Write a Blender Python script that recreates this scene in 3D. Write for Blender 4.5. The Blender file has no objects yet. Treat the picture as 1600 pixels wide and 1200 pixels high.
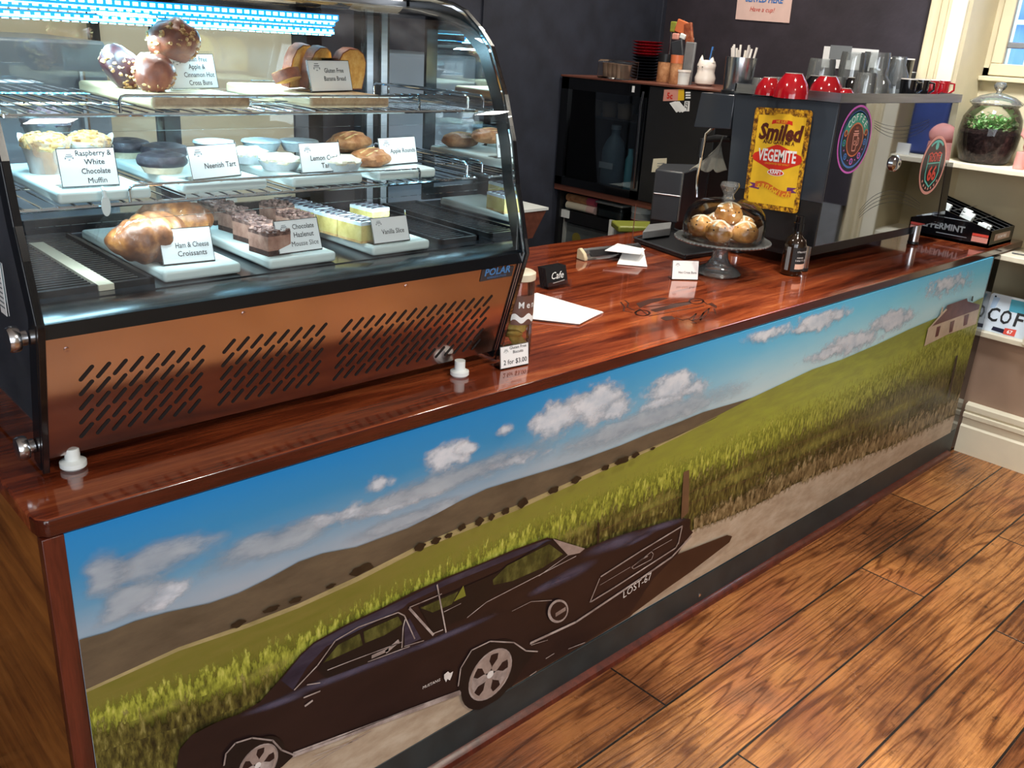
import bpy, bmesh, math, random
from math import sin, cos, pi, radians, sqrt, atan2
from mathutils import Vector, Matrix, noise
random.seed(7)
SC = bpy.context.scene
COL = SC.collection
# ------------------------------------------------------------------ camera
FPX = 1407.348
CAM = Vector((-0.31339, -1.30551, 1.66003))
CR = [Vector(r) for r in [(0.7296719, -0.6812414, 0.0590686), (-0.2053955, -0.3007498, -0.9313228), (0.6522205, 0.6674277, -0.3593726)]]
cd = bpy.data.cameras.new('camera'); cam = bpy.data.objects.new('camera', cd); COL.objects.link(cam)
cd.sensor_width = 36.0; cd.lens = FPX / 1600 * 36.0; cd.clip_start = 0.02
cam.matrix_world = Matrix(((CR[0][0], -CR[1][0], -CR[2][0], CAM[0]), (CR[0][1], -CR[1][1], -CR[2][1], CAM[1]),
                           (CR[0][2], -CR[1][2], -CR[2][2], CAM[2]), (0, 0, 0, 1)))
SC.camera = cam
# ------------------------------------------------------------------ light
vs = SC.view_settings
vs.view_transform = 'Standard'; vs.look = 'None'; vs.gamma = 1.0; vs.use_curve_mapping = False; vs.exposure = 0.0
w = bpy.data.worlds.new('world'); SC.world = w; w.use_nodes = True
w.node_tree.nodes['Background'].inputs[0].default_value = (0.55, 0.75, 1.0, 1)
w.node_tree.nodes['Background'].inputs[1].default_value = 9.0


def area(name, loc, target, sx, sy, power, col, spread=180):
    l = bpy.data.lights.new(name, 'AREA'); l.shape = 'RECTANGLE'; l.size = sx; l.size_y = sy; l.energy = power; l.color = col
    l.spread = radians(spread)
    o = bpy.data.objects.new(name, l); COL.objects.link(o); o.location = loc
    o.rotation_euler = (Vector(target) - Vector(loc)).to_track_quat('-Z', 'Y').to_euler()
    return o


area('daylight_window_front', (-0.55, -3.95, 1.75), (1.4, 0, 0.9), 2.4, 2.0, 95, (0.86, 0.93, 1.0))
area('daylight_window_left', (-2.2, -2.4, 1.7), (1.5, -0.4, 0.6), 2.2, 2.0, 50, (0.9, 0.95, 1.0))
area('ceiling_light_niche', (3.1, -0.1, 2.86), (4.0, 0.12, 1.3), 0.3, 0.3, 9, (0.92, 0.96, 1.0), 62)  # added fill aimed at the niche in place of window daylight
for i, (lx, ly, lp, sp) in enumerate(((0.9, -2.0, 34, 140), (2.0, -0.45, 13, 80), (3.2, -1.9, 16, 180), (0.8, 0.75, 20, 180), (2.2, 0.55, 22, 180), (3.0, 1.15, 14, 140))):
    area('ceiling_light_%d' % i, (lx, ly, 2.86), (lx, ly, 0), 0.17, 0.17, lp, (1.0, 0.92, 0.80), sp)


# ------------------------------------------------------------------ pixel -> point on a plane of the place
def ray(u, v):
    a, b = u - 800.0, v - 600.0
    return CR[0] * a + CR[1] * b + CR[2] * FPX


def at_x(u, v, x):
    r = ray(u, v); return CAM + r * ((x - CAM[0]) / r[0])


def at_y(u, v, y):
    r = ray(u, v); return CAM + r * ((y - CAM[1]) / r[1])


def at_z(u, v, z):
    r = ray(u, v); return CAM + r * ((z - CAM[2]) / r[2])


# ------------------------------------------------------------------ materials
M = {}


def lin(c):
    return tuple(((x / 255.0) / 12.92 if x / 255.0 <= 0.04045 else ((x / 255.0 + 0.055) / 1.055) ** 2.4) for x in c)


def newmat(name):
    m = bpy.data.materials.new(name); m.use_nodes = True
    nt = m.node_tree; nt.nodes.clear()
    out = nt.nodes.new('ShaderNodeOutputMaterial')
    M[name] = m
    return m, nt, out


def N(nt, t, **kw):
    n = nt.nodes.new(t)
    for k, v in kw.items():
        if k.startswith('i_'):
            key = k[2:]
            n.inputs[int(key) if key.isdigit() else key.replace('_', ' ')].default_value = v
        else:
            setattr(n, k, v)
    return n


def ramp(nt, fac, stops, interp='LINEAR'):
    r = nt.nodes.new('ShaderNodeValToRGB'); r.color_ramp.interpolation = interp
    els = r.color_ramp.elements
    while len(els) < len(stops): els.new(0.5)
    for e, (p, c) in zip(els, stops):
        e.position = p; e.color = (*c, 1) if len(c) == 3 else c
    nt.links.new(fac, r.inputs[0]); return r


def mapped(nt, scale, coord='Object'):
    tc = N(nt, 'ShaderNodeTexCoord'); mp = N(nt, 'ShaderNodeMapping'); mp.inputs['Scale'].default_value = scale
    nt.links.new(tc.outputs[coord], mp.inputs[0]); return mp


def mat(name, col, rough=0.5, metal=0.0, vary=0.12, nscale=18.0, bump=0.0, bscale=60.0, spec=0.5, coat=0.0, emis=None, estr=0.0, stretch=(1, 1, 1), sss=0.0, trans=0.0):
    """procedural principled material: colour broken up by noise"""
    m, nt, out = newmat(name)
    p = N(nt, 'ShaderNodeBsdfPrincipled')
    c = lin(col)
    mp = mapped(nt, stretch)
    nz = N(nt, 'ShaderNodeTexNoise', i_Scale=nscale, i_Detail=4.0)
    nt.links.new(mp.outputs[0], nz.inputs['Vector'])
    lo = tuple(max(0, x * (1 - vary)) for x in c); hi = tuple(min(1, x * (1 + vary)) for x in c)
    r = ramp(nt, nz.outputs['Fac'], ((0.3, lo), (0.7, hi)))
    nt.links.new(r.outputs[0], p.inputs['Base Color'])
    p.inputs['Roughness'].default_value = rough; p.inputs['Metallic'].default_value = metal
    p.inputs['Specular IOR Level'].default_value = spec; p.inputs['Coat Weight'].default_value = coat; p.inputs['Coat Roughness'].default_value = 0.05
    p.inputs['Transmission Weight'].default_value = trans
    if sss:
        p.inputs['Subsurface Weight'].default_value = sss; p.inputs['Subsurface Radius'].default_value = (0.01, 0.006, 0.003)
    if emis:
        p.inputs['Emission Color'].default_value = (*lin(emis), 1); p.inputs['Emission Strength'].default_value = estr
    if bump:
        n2 = N(nt, 'ShaderNodeTexNoise', i_Scale=bscale, i_Detail=5.0); nt.links.new(mp.outputs[0], n2.inputs['Vector'])
        b = N(nt, 'ShaderNodeBump', i_Strength=bump, i_Distance=0.003)
        nt.links.new(n2.outputs['Fac'], b.inputs['Height']); nt.links.new(b.outputs[0], p.inputs['Normal'])
    nt.links.new(p.outputs[0], out.inputs[0])
    return m


def thin_glass(name, tint=(0.94, 0.98, 0.98), ior=1.45, rough=0.0, dirt_haze=0.0, gain=1.0):
    m, nt, out = newmat(name)
    t = N(nt, 'ShaderNodeBsdfTransparent'); t.inputs[0].default_value = (*tint, 1)
    g = N(nt, 'ShaderNodeBsdfGlossy'); g.inputs['Roughness'].default_value = rough
    f = N(nt, 'ShaderNodeFresnel', i_IOR=ior)
    mu = N(nt, 'ShaderNodeMath', operation='MULTIPLY', use_clamp=True); mu.inputs[1].default_value = gain
    nt.links.new(f.outputs[0], mu.inputs[0])
    mx = N(nt, 'ShaderNodeMixShader')
    nt.links.new(mu.outputs[0], mx.inputs[0]); nt.links.new(t.outputs[0], mx.inputs[1]); nt.links.new(g.outputs[0], mx.inputs[2])
    last = mx
    if dirt_haze:
        d = N(nt, 'ShaderNodeBsdfDiffuse'); d.inputs[0].default_value = (0.8, 0.85, 0.9, 1)
        mp = mapped(nt, (1, 1, 1)); nz = N(nt, 'ShaderNodeTexNoise', i_Scale=7.0, i_Detail=6.0); nt.links.new(mp.outputs[0], nz.inputs['Vector'])
        r = ramp(nt, nz.outputs['Fac'], ((0.45, (0, 0, 0)), (0.75, (dirt_haze, dirt_haze, dirt_haze))))
        mx2 = N(nt, 'ShaderNodeMixShader'); nt.links.new(r.outputs[0], mx2.inputs[0]); nt.links.new(mx.outputs[0], mx2.inputs[1]); nt.links.new(d.outputs[0], mx2.inputs[2]); last = mx2
    nt.links.new(last.outputs[0], out.inputs[0])
    return m


def emit(name, col, s):
    m, nt, out = newmat(name)
    e = N(nt, 'ShaderNodeEmission'); e.inputs[0].default_value = (*lin(col), 1); e.inputs[1].default_value = s
    nt.links.new(e.outputs[0], out.inputs[0]); return m


def wood(name, cols, axis=0, scale=1.0, rough=0.3, coat=0.0, bump=0.05, freq=14.0, stretch=14.0):
    m, nt, out = newmat(name)
    p = N(nt, 'ShaderNodeBsdfPrincipled')
    s = [stretch * scale] * 3; s[axis] = scale
    mp = mapped(nt, s)
    n1 = N(nt, 'ShaderNodeTexNoise', i_Scale=1.6, i_Detail=8.0, i_Roughness=0.62, i_Distortion=0.6)
    nt.links.new(mp.outputs[0], n1.inputs['Vector'])
    n2 = N(nt, 'ShaderNodeTexNoise', i_Scale=freq, i_Detail=6.0, i_Roughness=0.7)
    nt.links.new(mp.outputs[0], n2.inputs['Vector'])
    mixv = N(nt, 'ShaderNodeMath', operation='MULTIPLY_ADD'); mixv.inputs[1].default_value = 0.35
    nt.links.new(n2.outputs['Fac'], mixv.inputs[0])
    sub = N(nt, 'ShaderNodeMath', operation='MULTIPLY'); sub.inputs[1].default_value = 0.75
    nt.links.new(n1.outputs['Fac'], sub.inputs[0]); nt.links.new(sub.outputs[0], mixv.inputs[2])
    k = len(cols)
    r = ramp(nt, mixv.outputs[0], [(0.36 + 0.36 * i / (k - 1), lin(c)) for i, c in enumerate(cols)])
    nt.links.new(r.outputs[0], p.inputs['Base Color'])
    p.inputs['Roughness'].default_value = rough; p.inputs['Coat Weight'].default_value = coat; p.inputs['Coat Roughness'].default_value = 0.06
    b = N(nt, 'ShaderNodeBump', i_Strength=bump, i_Distance=0.002)
    nt.links.new(n2.outputs['Fac'], b.inputs['Height']); nt.links.new(b.outputs[0], p.inputs['Normal'])
    nt.links.new(p.outputs[0], out.inputs[0]); return m


def floor_mat(name):
    m, nt, out = newmat(name)
    p = N(nt, 'ShaderNodeBsdfPrincipled')
    tc = N(nt, 'ShaderNodeTexCoord')
    mp = N(nt, 'ShaderNodeMapping'); mp.inputs['Location'].default_value = (0.35, 0.0, 0)
    nt.links.new(tc.outputs['Object'], mp.inputs[0])
    br = N(nt, 'ShaderNodeTexBrick', offset=0.37, offset_frequency=2, i_Scale=1.0, i_Mortar_Size=0.0036, i_Mortar_Smooth=0.3, i_Bias=0.0, i_Brick_Width=1.75, i_Row_Height=0.226)
    br.inputs['Color1'].default_value = (0, 0, 0, 1); br.inputs['Color2'].default_value = (1, 1, 1, 1); br.inputs['Mortar'].default_value = (0.5, 0.5, 0.5, 1)
    nt.links.new(mp.outputs[0], br.inputs['Vector'])
    # every plank takes its own piece of the grain
    cmb = N(nt, 'ShaderNodeCombineXYZ')
    mu = N(nt, 'ShaderNodeMath', operation='MULTIPLY'); mu.inputs[1].default_value = 9.0
    nt.links.new(br.outputs['Color'], mu.inputs[0]); nt.links.new(mu.outputs[0], cmb.inputs[2]); nt.links.new(mu.outputs[0], cmb.inputs[0])
    ad = N(nt, 'ShaderNodeVectorMath', operation='ADD'); nt.links.new(tc.outputs['Object'], ad.inputs[0]); nt.links.new(cmb.outputs[0], ad.inputs[1])
    mg = N(nt, 'ShaderNodeMapping'); mg.inputs['Scale'].default_value = (0.22, 3.4, 1); nt.links.new(ad.outputs[0], mg.inputs[0])
    g0 = N(nt, 'ShaderNodeTexNoise', i_Scale=2.0, i_Detail=2.5, i_Distortion=0.35); nt.links.new(mg.outputs[0], g0.inputs['Vector'])
    rings = N(nt, 'ShaderNodeMath', operation='MULTIPLY'); rings.inputs[1].default_value = 105.0; nt.links.new(g0.outputs['Fac'], rings.inputs[0])
    sn = N(nt, 'ShaderNodeMath', operation='SINE'); nt.links.new(rings.outputs[0], sn.inputs[0])
    mf = N(nt, 'ShaderNodeMapping'); mf.inputs['Scale'].default_value = (3, 60, 1); nt.links.new(ad.outputs[0], mf.inputs[0])
    fine = N(nt, 'ShaderNodeTexNoise', i_Scale=2.5, i_Detail=6.0, i_Roughness=0.7); nt.links.new(mf.outputs[0], fine.inputs['Vector'])
    wear = N(nt, 'ShaderNodeTexNoise', i_Scale=1.7, i_Detail=7.0, i_Roughness=0.62); nt.links.new(tc.outputs['Object'], wear.inputs['Vector'])
    spots = N(nt, 'ShaderNodeTexNoise', i_Scale=22.0, i_Detail=4.0, i_Roughness=0.6); nt.links.new(tc.outputs['Object'], spots.inputs['Vector'])
    base = ramp(nt, wear.outputs['Fac'], ((0.28, lin((96, 66, 50))), (0.40, lin((158, 112, 74))), (0.52, lin((208, 154, 100))), (0.62, lin((188, 130, 90))), (0.74, lin((130, 98, 80)))))
    plank = ramp(nt, br.outputs['Color'], ((0.0, lin((200, 176, 160))), (0.5, lin((235, 222, 205))), (1.0, lin((255, 240, 215)))))
    m1 = N(nt, 'ShaderNodeMix', data_type='RGBA', blend_type='MULTIPLY'); m1.inputs[0].default_value = 1.0
    nt.links.new(base.outputs[0], m1.inputs[6]); nt.links.new(plank.outputs[0], m1.inputs[7])
    gr = ramp(nt, sn.outputs[0], ((0.0, (0.42, 0.33, 0.27)), (0.25, (0.88, 0.84, 0.8)), (1.0, (1, 1, 1))))
    gm = N(nt, 'ShaderNodeMapRange', i_1=-1.0, i_2=1.0, i_3=0.0, i_4=1.0); nt.links.new(sn.outputs[0], gm.inputs[0]); nt.links.new(gm.outputs[0], gr.inputs[0])
    m2 = N(nt, 'ShaderNodeMix', data_type='RGBA', blend_type='MULTIPLY'); m2.inputs[0].default_value = 1.0
    nt.links.new(m1.outputs[2], m2.inputs[6]); nt.links.new(gr.outputs[0], m2.inputs[7])
    fr = ramp(nt, fine.outputs['Fac'], ((0.36, (0.36, 0.30, 0.26)), (0.56, (1, 1, 1))))
    m3 = N(nt, 'ShaderNodeMix', data_type='RGBA', blend_type='MULTIPLY'); m3.inputs[0].default_value = 0.85
    nt.links.new(m2.outputs[2], m3.inputs[6]); nt.links.new(fr.outputs[0], m3.inputs[7])
    sr = ramp(nt, spots.outputs['Fac'], ((0.28, (0.3, 0.25, 0.2)), (0.38, (1, 1, 1))))
    m4 = N(nt, 'ShaderNodeMix', data_type='RGBA', blend_type='MULTIPLY'); m4.inputs[0].default_value = 0.8
    nt.links.new(m3.outputs[2], m4.inputs[6]); nt.links.new(sr.outputs[0], m4.inputs[7])
    m5 = N(nt, 'ShaderNodeMix', data_type='RGBA'); m5.inputs[7].default_value = (0.012, 0.008, 0.006, 1)
    nt.links.new(br.outputs['Fac'], m5.inputs[0]); nt.links.new(m4.outputs[2], m5.inputs[6])
    big = N(nt, 'ShaderNodeTexNoise', i_Scale=0.9, i_Detail=3.0); nt.links.new(ad.outputs[0], big.inputs['Vector'])
    bgr = ramp(nt, big.outputs['Fac'], ((0.42, (0, 0, 0)), (0.62, (0.75, 0.75, 0.75))))
    m6 = N(nt, 'ShaderNodeMix', data_type='RGBA', blend_type='MULTIPLY'); m6.inputs[7].default_value = (*lin((176, 158, 152)), 1)
    nt.links.new(bgr.outputs[0], m6.inputs[0]); nt.links.new(m5.outputs[2], m6.inputs[6])
    nt.links.new(m6.outputs[2], p.inputs['Base Color'])
    rr = ramp(nt, wear.outputs['Fac'], ((0.3, (0.20, 0.20, 0.20)), (0.7, (0.36, 0.36, 0.36))))
    nt.links.new(rr.outputs[0], p.inputs['Roughness'])
    h = N(nt, 'ShaderNodeMath', operation='MULTIPLY_ADD'); h.inputs[1].default_value = 0.25; nt.links.new(gm.outputs[0], h.inputs[0]); nt.links.new(fine.outputs['Fac'], h.inputs[2])
    h2 = N(nt, 'ShaderNodeMath', operation='MULTIPLY_ADD'); h2.inputs[1].default_value = -2.0; nt.links.new(br.outputs['Fac'], h2.inputs[0]); nt.links.new(h.outputs[0], h2.inputs[2])
    b = N(nt, 'ShaderNodeBump', i_Strength=0.45, i_Distance=0.003); nt.links.new(h2.outputs[0], b.inputs['Height']); nt.links.new(b.outputs[0], p.inputs['Normal'])
    nt.links.new(p.outputs[0], out.inputs[0]); return m


def rust_sign(name):
    m, nt, out = newmat(name)
    p = N(nt, 'ShaderNodeBsdfPrincipled')
    mp = mapped(nt, (1, 1, 1))
    nz = N(nt, 'ShaderNodeTexNoise', i_Scale=70.0, i_Detail=6.0, i_Roughness=0.7); nt.links.new(mp.outputs[0], nz.inputs['Vector'])
    r = ramp(nt, nz.outputs['Fac'], ((0.42, lin((84, 48, 14))), (0.52, lin((180, 128, 30))), (0.6, lin((226, 178, 40)))))
    nt.links.new(r.outputs[0], p.inputs['Base Color']); p.inputs['Roughness'].default_value = 0.4
    nt.links.new(p.outputs[0], out.inputs[0])


def zramp(name, z0, z1, stops, rough=0.35, nscale=3.0, namt=0.1, stretch=(1, 1, 1), right=None):
    """printed colour running with height over a print, broken by noise"""
    m, nt, out = newmat(name)
    p = N(nt, 'ShaderNodeBsdfPrincipled'); p.inputs['Roughness'].default_value = rough; p.inputs['Specular IOR Level'].default_value = 0.35
    tc = N(nt, 'ShaderNodeTexCoord'); sp = N(nt, 'ShaderNodeSeparateXYZ'); nt.links.new(tc.outputs['Object'], sp.inputs[0])
    mr = N(nt, 'ShaderNodeMapRange', i_1=z0, i_2=z1); nt.links.new(sp.outputs[2], mr.inputs[0])
    mp = N(nt, 'ShaderNodeMapping'); mp.inputs['Scale'].default_value = stretch; nt.links.new(tc.outputs['Object'], mp.inputs[0])
    nz = N(nt, 'ShaderNodeTexNoise', i_Scale=nscale, i_Detail=7.0, i_Roughness=0.6); nt.links.new(mp.outputs[0], nz.inputs['Vector'])
    ma = N(nt, 'ShaderNodeMath', operation='MULTIPLY_ADD'); ma.inputs[1].default_value = namt
    sb = N(nt, 'ShaderNodeMath', operation='SUBTRACT'); sb.inputs[1].default_value = 0.5; nt.links.new(nz.outputs['Fac'], sb.inputs[0])
    nt.links.new(sb.outputs[0], ma.inputs[0]); nt.links.new(mr.outputs[0], ma.inputs[2])
    r = ramp(nt, ma.outputs[0], [(q, lin(c)) for q, c in stops])
    last = r.outputs[0]
    if right:
        r2 = ramp(nt, ma.outputs[0], [(q, lin(c)) for q, c in right[2]])
        mr2 = N(nt, 'ShaderNodeMapRange', i_1=right[0], i_2=right[1]); nt.links.new(sp.outputs[0], mr2.inputs[0])
        mx = N(nt, 'ShaderNodeMix', data_type='RGBA'); nt.links.new(mr2.outputs[0], mx.inputs[0]); nt.links.new(r.outputs[0], mx.inputs[6]); nt.links.new(r2.outputs[0], mx.inputs[7])
        last = mx.outputs[2]
    nt.links.new(last, p.inputs['Base Color']); nt.links.new(p.outputs[0], out.inputs[0])


def printed(name, cols, nscale, stretch=(1, 1, 1), rough=0.35, lo=0.3, hi=0.7, detail=6.0):
    """flat printed colours mixed by stretched noise"""
    m, nt, out = newmat(name)
    p = N(nt, 'ShaderNodeBsdfPrincipled'); p.inputs['Roughness'].default_value = rough; p.inputs['Specular IOR Level'].default_value = 0.35
    mp = mapped(nt, stretch)
    nz = N(nt, 'ShaderNodeTexNoise', i_Scale=nscale, i_Detail=detail, i_Roughness=0.65); nt.links.new(mp.outputs[0], nz.inputs['Vector'])
    k = len(cols)
    r = ramp(nt, nz.outputs['Fac'], [(lo + (hi - lo) * i / max(1, k - 1), lin(c)) for i, c in enumerate(cols)])
    nt.links.new(r.outputs[0], p.inputs['Base Color']); nt.links.new(p.outputs[0], out.inputs[0])


def faded(name, col, nscale, amt, lo, hi, stretch=(1, 1, 1), col2=None, maxa=1.0, cols=None):
    """print ink that thins out to nothing where the vertex value 'fade' drops"""
    m, nt, out = newmat(name)
    p = N(nt, 'ShaderNodeBsdfPrincipled'); p.inputs['Roughness'].default_value = 0.35; p.inputs['Specular IOR Level'].default_value = 0.35
    mp = mapped(nt, stretch)
    nz = N(nt, 'ShaderNodeTexNoise', i_Scale=nscale, i_Detail=7.0, i_Roughness=0.6); nt.links.new(mp.outputs[0], nz.inputs['Vector'])
    stp = [(0.3 + 0.42 * i / (len(cols) - 1), lin(c)) for i, c in enumerate(cols)] if cols else ((0.35, lin(col2 or col)), (0.65, lin(col)))
    r = ramp(nt, nz.outputs['Fac'], stp); nt.links.new(r.outputs[0], p.inputs['Base Color'])
    at = N(nt, 'ShaderNodeAttribute', attribute_name='fade')
    sb = N(nt, 'ShaderNodeMath', operation='SUBTRACT'); sb.inputs[1].default_value = 0.5; nt.links.new(nz.outputs['Fac'], sb.inputs[0])
    ma = N(nt, 'ShaderNodeMath', operation='MULTIPLY_ADD'); ma.inputs[1].default_value = amt; nt.links.new(sb.outputs[0], ma.inputs[0]); nt.links.new(at.outputs['Fac'], ma.inputs[2])
    mr = N(nt, 'ShaderNodeMapRange', interpolation_type='SMOOTHSTEP', i_1=lo, i_2=hi, i_3=0.0, i_4=maxa); nt.links.new(ma.outputs[0], mr.inputs[0])
    t = N(nt, 'ShaderNodeBsdfTransparent'); mx = N(nt, 'ShaderNodeMixShader')
    nt.links.new(mr.outputs[0], mx.inputs[0]); nt.links.new(t.outputs[0], mx.inputs[1]); nt.links.new(p.outputs[0], mx.inputs[2]); nt.links.new(mx.outputs[0], out.inputs[0])


# shared surfaces
mat('black_plastic', (24, 25, 28), 0.38)
mat('black_gloss', (10, 11, 14), 0.12, coat=0.4)
mat('dark_grey', (52, 55, 60), 0.4)
mat('mid_grey', (120, 122, 124), 0.4)
mat('steel', (200, 202, 205), 0.22, 1.0, nscale=4)
mat('brushed_steel', (178, 182, 188), 0.32, 1.0, nscale=6, stretch=(1, 1, 20))
mat('chrome', (225, 230, 235), 0.08, 1.0, 0.03)
mat('panel_steel', (196, 182, 180), 0.16, 1.0, 0.06, nscale=2.2)
mat('mirror_steel', (150, 154, 160), 0.035, 1.0, 0.03, nscale=2)
mat('white_paper', (236, 238, 238), 0.6, vary=0.02)
mat('white_plastic', (226, 232, 230), 0.35, vary=0.03)
mat('tray_white', (214, 226, 222), 0.3, vary=0.03)
mat('ink', (16, 16, 18), 0.6, vary=0.0)
mat('ink_grey', (120, 126, 130), 0.6, vary=0.0)
mat('cream_paint', (206, 192, 158), 0.5, vary=0.07, nscale=5, bump=0.04, bscale=30)
mat('cream_light', (222, 214, 190), 0.45, vary=0.05, nscale=6)
mat('dark_wall', (38, 42, 54), 0.7, vary=0.25, nscale=9, bump=0.35, bscale=45)
mat('dark_wall_plum', (46, 40, 48), 0.7, vary=0.25, nscale=9, bump=0.4, bscale=40)
mat('ceiling_paint', (225, 222, 214), 0.8, vary=0.03)
mat('room_wall', (196, 186, 168), 0.8, vary=0.04)
mat('brown_board', (104, 62, 50), 0.4, vary=0.2, nscale=8, stretch=(6, 1, 6))
mat('niche_panel', (150, 124, 104), 0.7, vary=0.18, nscale=4, bump=0.08)
mat('red_glaze', (150, 14, 26), 0.12, vary=0.06, coat=0.6)
mat('black_glaze', (14, 13, 16), 0.1, vary=0.05, coat=0.6)
mat('white_glaze', (236, 230, 222), 0.18, vary=0.03, coat=0.4)
thin_glass('case_glass', (0.93, 0.975, 0.985), 1.38, dirt_haze=0.085)  # diffuse whitening also stands in for a veil of reflections
thin_glass('side_glass', (0.92, 0.96, 0.97), 1.5, dirt_haze=0.03)
thin_glass('clear_acrylic', (0.97, 0.985, 0.985), 1.3)
thin_glass('clear_glass', (0.96, 0.975, 0.975), 1.5, gain=.9)
thin_glass('window_glass', (0.9, 0.95, 1.0), 1.45, dirt_haze=0.1)
for gn_, gd_ in (('cut_glass', .11), ('bar_glass', .11)):  # white diffuse share stands in for bright backlight in the glass
    m_, nt_, out_ = newmat(gn_)
    t_ = N(nt_, 'ShaderNodeBsdfTransparent'); t_.inputs[0].default_value = (.93, .95, .95, 1); g_ = N(nt_, 'ShaderNodeBsdfGlossy', i_Roughness=.06); d_ = N(nt_, 'ShaderNodeBsdfDiffuse'); d_.inputs[0].default_value = (.8, .84, .84, 1)
    f_ = N(nt_, 'ShaderNodeFresnel', i_IOR=1.75); a_ = N(nt_, 'ShaderNodeMixShader'); a_.inputs[0].default_value = gd_; b_ = N(nt_, 'ShaderNodeMixShader')
    nt_.links.new(t_.outputs[0], a_.inputs[1]); nt_.links.new(d_.outputs[0], a_.inputs[2]); nt_.links.new(f_.outputs[0], b_.inputs[0]); nt_.links.new(a_.outputs[0], b_.inputs[1]); nt_.links.new(g_.outputs[0], b_.inputs[2]); nt_.links.new(b_.outputs[0], out_.inputs[0])


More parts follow.
